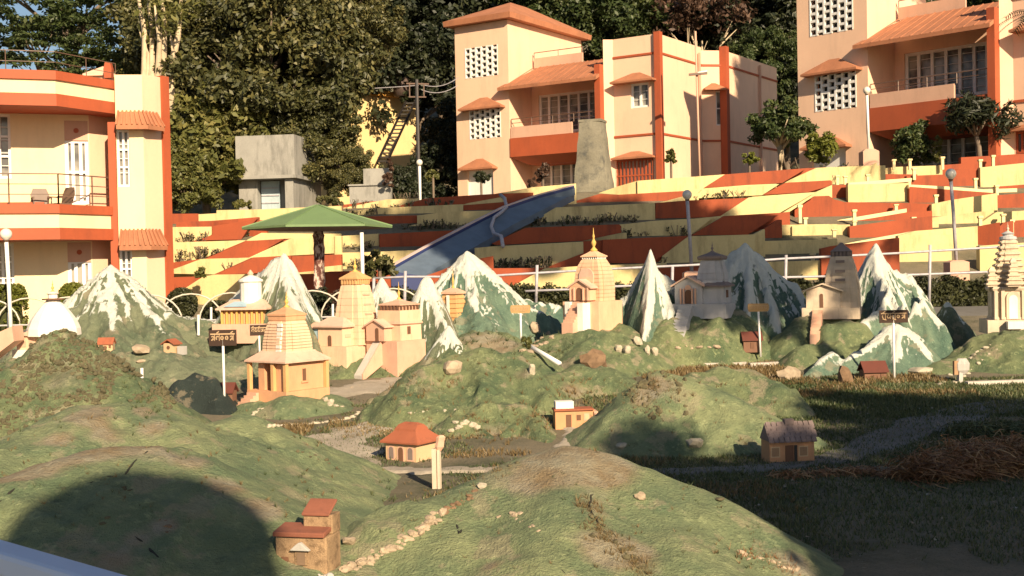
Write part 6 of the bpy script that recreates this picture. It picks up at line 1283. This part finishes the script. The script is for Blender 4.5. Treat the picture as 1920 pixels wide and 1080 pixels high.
def stone_line(pts, n, size, kind, label, group, jit=5, parent=None, both=0):
    """row of small stones laid along a traced line on the real surface"""
    r = random.Random(int(pts[0][0]*7+n)); L = [0]
    for a, b in zip(pts[:-1], pts[1:]): L.append(L[-1]+math.hypot(b[0]-a[0], b[1]-a[1]))
    for i in range(n):
        s = L[-1]*(i+.5*r.random())/n; x = float(np.interp(s, L, [p[0] for p in pts])); y = float(np.interp(s, L, [p[1] for p in pts])); 
        p = sp(x+r.uniform(-jit, jit), y+r.uniform(-jit, jit)*.6); k = p.y/F*size*r.uniform(.45, 1.35)/2
        o = link('stone', rocks[kind][r.randrange(4)], None); loc = p+V((0, 0, k*.05))
        o.scale = (k*r.uniform(.9, 1.6), k, k*r.uniform(.6, .9)); o.rotation_euler = (r.uniform(-.3, .3), r.uniform(-.3, .3), r.random()*6.28); o.location = loc
        if parent is not None: o.parent = parent; o.location = root_mat(parent).inverted() @ loc
        else: tag(o, label, 'stone', group)
stone_line([(648, 1068), (690, 1050), (735, 1025), (800, 985), (830, 960)], 95, 17, 'p', '', '', 11, front); stone_line([(830, 962), (870, 940), (895, 922)], 22, 13, 'b', '', '', 7, front); stone_line([(925, 895), (960, 872), (985, 860)], 22, 11, 'g', '', '', 7, front)
stone_line([(940, 972), (965, 962), (990, 985), (1010, 1000)], 26, 13, 'p', '', '', 8, front); stone_line([(1110, 985), (1150, 1020), (1190, 1050), (1215, 1075)], 46, 12, 'g', '', '', 16, front); stone_line([(1395, 1040), (1440, 1055), (1500, 1072)], 30, 13, 'p', '', '', 9, front); stone_line([(1095, 940), (1115, 975)], 12, 9, 'g', '', '', 6, front)
GS = 'pale stones edging the mounds and paths'
stone_line([(505, 800), (560, 797), (620, 792), (668, 782), (676, 768)], 24, 11, 'w', 'small pale stone edging the ochre temple mound', GS, 2); stone_line([(600, 745), (640, 765)], 9, 13, 'w', 'pale stone in the pile right of the ochre temple', GS+' beside the ochre temple', 5); stone_line([(470, 780), (495, 765)], 6, 12, 'w', 'pale stone beside the ochre temple stair', GS+' at its stair', 3)
stone_line([(640, 732), (700, 722), (750, 716)], 14, 9, 'p', 'small stone along the cement strip behind the ochre temple', GS+' behind it', 2); stone_line([(755, 775), (800, 772), (860, 770)], 14, 9, 'w', 'small stone edging the channel before the centre hill', GS+' by the channel', 2); stone_line([(670, 800), (720, 812), (650, 815)], 16, 10, 'p', 'rubble stone beside the cement channel', 'rubble by the cement channel', 7)
stone_line([(560, 845), (600, 860), (640, 880)], 10, 9, 'g', 'small brown stone at the channel edge', 'brown channel stones', 6); stone_line([(840, 805), (870, 795), (895, 800)], 16, 15, 'w', 'whitish rubble stone in the gap below the centre hill', 'whitish rubble below the centre hill', 8); stone_line([(1275, 650), (1310, 652), (1350, 648)], 7, 10, 'p', 'small stone at the foot of the grey temple mound', 'stones below the grey temple', 4); stone_line([(985, 660), (1020, 640), (1035, 625)], 14, 12, 'p', 'brown pale stone in the heap left of the peach temple', 'stones left of the peach temple', 8)
stone_line([(1762, 722), (1800, 690), (1835, 660), (1868, 640)], 16, 9, 'w', 'pale edging stone on the left of the right stair path', 'edging stones of the right stair path', 2); stone_line([(1785, 722), (1815, 700), (1850, 670), (1880, 645)], 14, 9, 'w', 'pale edging stone on the right of the right stair path', 'edging stones of the right stair path, right side', 2)
stone_line([(180, 990), (215, 960)], 3, 10, 'g', '', '', 8, left); stone_line([(285, 960), (310, 985), (300, 1000)], 16, 11, 'b', '', '', 10, left); stone_line([(225, 915), (250, 922)], 6, 9, 'g', '', '', 5, left)
# rocks on the steep hill: nearest as parts, the rest one mass
def rocky_cover(parent, poly, n, size, kind, seed):
    r = random.Random(seed); big = []; k = 0
    while len(big) < n and k < n*8:
        k += 1; x = r.uniform(poly[0], poly[2]); y = r.uniform(poly[1], poly[3])
        if vn(np.array(x/45.), np.array(y/45.), seed) < (.22 if parent is rocky else .38): continue
        p = sp(x, y)
        if parent is not None:
            xs_, ys_, H, _ = [h for h in HS if h[3] == parent][0]
            if not (xs_[0] < p.x < xs_[-1] and ys_[0] < p.y < ys_[-1]): continue
            i = int((p.x-xs_[0])/(xs_[1]-xs_[0])); j = int((p.y-ys_[0])/(ys_[1]-ys_[0]))
            if abs(H[min(j, len(ys_)-1), min(i, len(xs_)-1)]-p.z) > .12: continue
        big.append((p, r.uniform(.5, 1.2)*size*p.y/F/2, r.randrange(4), r.random()*6.28))
    big.sort(key=lambda b: -b[1]); inv = root_mat(parent).inverted()
    for p, s, j, a in big[:260]:
        o = link('rock', rocks[kind][j], parent); o.location = inv @ p; o.scale = (s*1.3, s, s*.8); o.rotation_euler = (a*.3, a*.2, a)
    m_v, m_f = [], []
    for p, s, j, a in big[260:]:
        me = rocks[kind][j]; c_, s_ = math.cos(a), math.sin(a); o_ = len(m_v); q = inv @ p
        m_v += [(q.x+(v.co.x*c_-v.co.y*s_)*s, q.y+(v.co.x*s_+v.co.y*c_)*s, q.z+v.co.z*s*.8) for v in me.vertices]; m_f += [tuple(i+o_ for i in f.vertices) for f in me.polygons]
    if m_v:
        me = bpy.data.meshes.new('small_rocks'); me.from_pydata(m_v, [], m_f); me.materials.append(rocks[kind][0].materials[0]); o = link('small_rocks', me, parent); o['kind'] = 'stuff'
rocky_cover(rocky, (-20, 620, 330, 840), 1300, 11, 'g', 17)
gh = [h[3] for h in HS if 'rocky brown crest' in h[3]['label']][0]; rocky_cover(gh, (1170, 690, 1290, 790), 70, 13, 'g', 19)

# ------------------------------------------------------------ kerbs, grass, brush
def kerb(label, x0, y0, x1, y1, w=.18, h=.1, mat=None):
    a, b = gp(x0, y0), gp(x1, y1); m = MB(); m.bar(a+V((0, 0, h*.3)), b+V((0, 0, h*.3)), w, h); o = obj('kerb', m, mat or M_sp); tag(o, label, 'kerb', kind='structure')
kerb('pale kerb along the upper edge of the lawn', 1170, 690, 1400, 686); kerb('pale kerb behind the pale boulder', 1405, 688, 1500, 684); kerb('pale kerb at the right edge of the lawn', 1812, 722, 1990, 716, .15, .08)
def grass(name, region, n, hgt, mats, seed, wmul=1.0, thr=.0, fq=.8):
    r = np.random.default_rng(seed); poly = region; ps = []
    x0, x1, y0, y1 = region; x = r.uniform(x0, x1, n); y = y0+(y1-y0)*r.random(n)**1.0
    ok = vn(x*fq, y*fq, seed)+.25*vn(x*4, y*4, seed+1) > thr
    z = G(x, y); top = np.zeros(n)
    for xs_, ys_, H, o in HS:
        i = np.clip(((x-xs_[0])/(xs_[1]-xs_[0])).astype(int), 0, len(xs_)-1); j = np.clip(((y-ys_[0])/(ys_[1]-ys_[0])).astype(int), 0, len(ys_)-1)
        ins = (x > xs_[0]) & (x < xs_[-1]) & (y > ys_[0]) & (y < ys_[-1]); ok &= ~(ins & (H[j, i] > z+.02))
    x, y, z = x[ok], y[ok], z[ok]; m = len(x); a = r.random(m)*6.28; h = hgt*r.uniform(.4, 1.2, m); w_ = .006*wmul*(y/10)
    ln = r.normal(size=(m, 2))*h[:, None]*.5; dx, dy = np.cos(a)*w_, np.sin(a)*w_
    co = np.stack([np.stack([x-dx, y-dy, z-.01], 1), np.stack([x+dx, y+dy, z-.01], 1), np.stack([x+ln[:, 0], y+ln[:, 1], z+h], 1)], 1).reshape(-1, 3)
    o = link(name, npmesh(name, co, np.arange(m*3).reshape(m, 3), mats)); o['kind'] = 'stuff'; return o
L_gr = leafmat('lawn_blades', (.038, .056, .020), (.070, .098, .034), (.21, .19, .09), .2); L_dg = leafmat('dry_blades', (.10, .07, .03), (.19, .13, .055), (.28, .21, .10), .2); L_rg = leafmat('russet_blades', (.13, .06, .028), (.28, .14, .06), (.46, .32, .16), .15)
grass('lawn_grass', (1.2, 11, 9.2, 23), 110000, .05, L_gr, 1, 1.2, .35); grass('lawn_grass', (-4, 3, 11, 22), 40000, .05, L_gr, 2, 1.2, .62); grass('dry_grass', (-3.0, 3, 12.5, 20), 26000, .07, L_dg, 3, 1.2, .78, 1.3); grass('dry_grass', (2.5, 8, 21, 27), 26000, .09, L_dg, 4, 1.4, .6, 1.0); grass('dry_grass', (-6.5, -3.2, 15, 19.5), 22000, .10, L_dg, 5, 1.2, .5); grass('lawn_grass', (4, 12, 19, 24), 30000, .07, L_gr, 6, 1.3, .4)
def brush(name, label, pts, n, spread, hgt, mat, seed, wd=.006):
    """heap of dry stems: thin curved ribbons thrown over one another"""
    r = np.random.default_rng(seed); co = []; f = []; c = 0
    for i in range(n):
        p = pts[r.integers(0, len(pts))]; b = np.array([p[0]+r.normal()*p[2]*.5, p[1]+r.normal()*spread*.4, 0]); b[2] = g1(b[0], b[1]); e = math.exp(-((b[0]-p[0])/(p[2]))**2)*p[3]
        L = hgt*r.uniform(.6, 2.2); a = r.random()*6.28; lift = r.uniform(.2, 1.0)*hgt; s0 = b+np.array([0, 0, r.random()*e])
        for k in range(6):
            t = k/5; q = s0+np.array([math.cos(a+t*r.normal()*.5)*L*t, math.sin(a)*L*t*.6, lift*math.sin(t*2.6)*.8-.1*t]); sd = np.array([-math.sin(a), math.cos(a), .4])*wd
            co += [q-sd, q+sd]
            if k: f.append((c+2*k-2, c+2*k-1, c+2*k+1, c+2*k))
        c += 12
    o = link(name, npmesh(name, np.array(co), np.array(f), mat)); o['kind'] = 'stuff'; return o
bp = [gpw(x, y, .35)+(h,) for x, y, h in ((1740, 900, .28), (1790, 895, .38), (1840, 890, .4), (1890, 885, .4), (1940, 885, .4))]
brush('dry_brush', '', bp, 2600, .5, .2, L_rg, 5); brush('dry_brush', '', [gpw(x, y, .3)+(.10,) for x, y in ((1480, 898), (1540, 893), (1600, 890), (1660, 893))], 600, .25, .10, L_rg, 6); brush('dry_brush', '', [gpw(x, y, .3)+(.1,) for x, y in ((1300, 672), (1380, 672), (1450, 676), (1250, 678))], 700, .3, .12, L_dg, 7)
bank = [gpw(x, y, .4)+(.2,) for x, y in ((1820, 820), (1880, 815), (1940, 810))]; brush('dark_weeds', '', bank, 900, .4, .14, L_gr, 8)
# scraps of pale litter and dead leaves on the lawn
r = np.random.default_rng(3); n = 420; x = r.uniform(1.4, 7, n); y = r.uniform(10, 20, n); z = G(x, y)+.045; s = r.uniform(.006, .022, n); a = r.random(n)*6.28
co = np.stack([np.stack([x+np.cos(a+q)*s, y+np.sin(a+q)*s, z+r.normal(size=n)*.006], 1) for q in (0, 1.6, 3.1, 4.7)], 1).reshape(-1, 3)
o = link('fallen_leaves', npmesh('fallen_leaves', co, np.arange(n*4).reshape(n, 4), leafmat('dead_leaf', (.10, .08, .05), (.22, .18, .12), (.45, .42, .36), .1))); o['kind'] = 'stuff'

# ------------------------------------------------------------ parapet in the near corner
t = thing('parapet', 'white parapet rail with painted blue shade in the near left corner', 'parapet', P(60, 1070, 2.6))
a, b = P(-140, 968, 3.1), P(330, 1101, 2.5); m = MB(); dv = (b-a).normalized(); sd = V((0, 0, 1)).cross(dv).normalized(); 
m.prism([a, a-sd*.0+V((.03, -.12, -.004)), a+V((.03, -.13, -.06)), a+V((0, 0, -.06))], b-a); obj('coping', m, paint('rail_shade_blue', (.66, .74, .90), .06, 2, .6, .1, .03, .05), t, world=True, bevel=.012)  # blue and lavender put the shade of the white parapet into its paint
m = MB(); m.prism([a+V((0, -.02, -.0605)), a+V((.02, -.11, -.0605)), a+V((.02, -.11, -1.4)), a+V((0, -.02, -1.4))], b-a); obj('wall', m, paint('wall_shade_lavender', (.42, .38, .46), .15, 3, .8, .3), t, world=True)

# ------------------------------------------------------------ unseen trees, plus a drum and roof added for their shade in the view
def offtree(src, x, y, z, s, label, rz=0, sz=None):
    ch = [k for k in src.children if k.name.startswith('crown')][0]; sz = sz or s; dup(src, (x, y, z-ch.location.z*sz), rz, (s, s, sz), label, 'shade trees beside the park')
def tufts(pts, n, rad, hgt, mat, seed, name='dry_tufts'):
    r = np.random.default_rng(seed); co = []
    for px, py in pts:
        for i in range(n):
            b = sp(px+r.normal()*rad, py+r.normal()*rad*.6); k = b.y/F
            for q in range(5):
                a = r.random()*6.28; h = hgt*k*r.uniform(.5, 1.3); l = r.normal(size=2)*h*.6; w_ = .9*k
                co += [(b.x-math.cos(a)*w_, b.y-math.sin(a)*w_, b.z-.01), (b.x+math.cos(a)*w_, b.y+math.sin(a)*w_, b.z-.01), (b.x+l[0], b.y+l[1], b.z+h)]
    o = link(name, npmesh(name, np.array(co), np.arange(len(co)).reshape(-1, 3), mat)); o['kind'] = 'stuff'
tufts([(1100, 950), (1115, 985), (1140, 1010), (1165, 1035), (1190, 1060), (1210, 1075)], 26, 16, 13, L_dg, 1); tufts([(1405, 1035), (1440, 1055), (1480, 1068)], 16, 14, 12, L_rg, 2); tufts([(885, 905), (860, 940), (780, 985), (940, 885)], 14, 14, 10, L_dg, 3)
tufts([(100, 650), (60, 690), (160, 680), (220, 730), (20, 760), (90, 760), (270, 760)], 40, 34, 9, L_gr, 4); tufts([(1190, 740), (1225, 715), (1250, 740), (1210, 770)], 30, 20, 9, L_dg, 5); tufts([(900, 800), (950, 810), (1000, 790), (830, 730), (1070, 730), (1100, 745), (760, 740)], 34, 26, 10, L_dg, 6); tufts([(640, 640), (600, 690), (740, 690), (1020, 650), (880, 640), (940, 650)], 30, 22, 9, L_gr, 7)
rw = random.Random(4)
tufts([(rw.uniform(680, 1480), rw.uniform(870, 1075)) for _ in range(70)]+[(rw.uniform(0, 640), rw.uniform(770, 1000)) for _ in range(50)], 2, 4, 7, L_gr, 8, 'small_weeds'); tufts([(rw.uniform(700, 1420), rw.uniform(880, 1075)) for _ in range(60)]+[(rw.uniform(1110, 1500), rw.uniform(720, 860)) for _ in range(60)]+[(rw.uniform(0, 640), rw.uniform(770, 1000)) for _ in range(90)]+[(rw.uniform(770, 1050), rw.uniform(660, 830)) for _ in range(90)], 2, 4, 7, L_dg, 9, 'small_weeds')
M_crk = paint('crack_shadow', (.02, .02, .014), .2, 3, .9, 0, 0, 0)
def crack(pts, w0, parent, seed=0):
    r = random.Random(seed); P3 = []
    for a, b in zip(pts[:-1], pts[1:]):
        for q in range(3): f = q/3; P3.append(sp(a[0]+(b[0]-a[0])*f+r.uniform(-2, 2), a[1]+(b[1]-a[1])*f+r.uniform(-2, 2)))
    m = MB(); m.tube(P3, [w0*p.y/F*r.uniform(.4, 1.1) for p in P3], 5); obj('crack', m, M_crk, parent, world=True)
crack([(972, 960), (990, 966), (998, 982), (1012, 990), (1030, 1004)], 3, front, 1); crack([(1112, 925), (1104, 945), (1110, 962), (1120, 972), (1126, 1000)], 2.6, front, 2); crack([(700, 1052), (760, 1020), (815, 980), (870, 942)], 3.2, front, 3); crack([(885, 1075), (895, 1056), (912, 1050)], 4, front, 4); crack([(1060, 1075), (1040, 1055)], 2, front, 5); crack([(855, 985), (862, 1000), (868, 990)], 4, front, 6)
crack([(150, 1052), (200, 1025), (205, 1002), (250, 1006), (285, 1035), (318, 1062)], 3.4, left, 7); crack([(236, 888), (262, 856), (284, 842)], 3, left, 8); crack([(0, 942), (30, 915), (55, 900)], 3, left, 9); crack([(260, 948), (290, 958), (312, 955), (318, 985)], 2.6, left, 10); crack([(170, 905), (205, 893), (240, 900)], 2.4, left, 11)
def shade_from(px, py, d, t, z_add=0):
    p = P(px, py, d); h = V((SUN.x, SUN.y, math.tan(ELEV)))*t; return p+h

for px, py, d, t_, s, sz, dx, dz, lab, rz in ((1700, 960, 12.5, 15, .75, .75, 1.0, -1.4, 'tall tree outside the right edge shading the lawn', 0), (1830, 800, 17, 15, .55, .55, 1.3, -.5, 'shade tree outside the right edge beyond the lawn', 1), (1370, 545, 28, 19, .40, .42, 0, 0, 'shade tree outside the right edge by the snow mountains', 2),
        (870, 445, 42, 33, .85, .62, 0, 0, 'very tall shade tree nearest the slide side', 3), (1090, 452, 41, 31, .85, .62, 0, 0, 'very tall shade tree in the middle of the row', 4), (1320, 475, 39, 26, .8, .62, 0, 0, 'very tall shade tree at the far end of the row', 5), (1465, 205, 68, 30, .78, .85, 0, 0, 'tall tree beside the right guest house shading its neighbour', 2)):
    p = shade_from(px, py, d, t_); offtree(T1, p.x+dx, p.y, p.z+dz, s, lab, rz, sz)
# unseen domed drum added behind the viewer to cast the lower left shade
p = shade_from(235, 928, 9.9, 17); Rr = .70
t = thing('shade_drum', 'unseen white domed drum added behind the viewpoint to cast shade', 'shade caster', (p.x, p.y, 0))
m = MB(); m.lathe([(Rr+.25, -.5), (Rr+.25, p.z-.8)], 28); obj('drum_wall', m, M_white, t, smooth=False)
m = MB(); m.lathe([(Rr+.3, p.z-.8)]+[((Rr+.3)*math.cos(a), p.z-.78+.78*math.sin(a)) for a in np.linspace(0, 1.5, 9)], 28); obj('dome', m, M_white, t, smooth=True)

# unseen roof added behind the viewer to shade the near parapet
t = thing('parapet_shade_roof', 'unseen flat grey roof on posts added to shade the near parapet', 'roof', (.4, -1.2, 0))
m = MB(); m.box(-2.2, 2.2, -1.6, 1.2, 3.5, 3.62); obj('roof_slab', m, M_conc, t)
for x in (-2.0, 2.0):
    for y in (-1.4,): m = MB(); m.box(x-.08, x+.08, y-.08, y+.08, -.5, 3.49); obj('post', m, M_white, t)
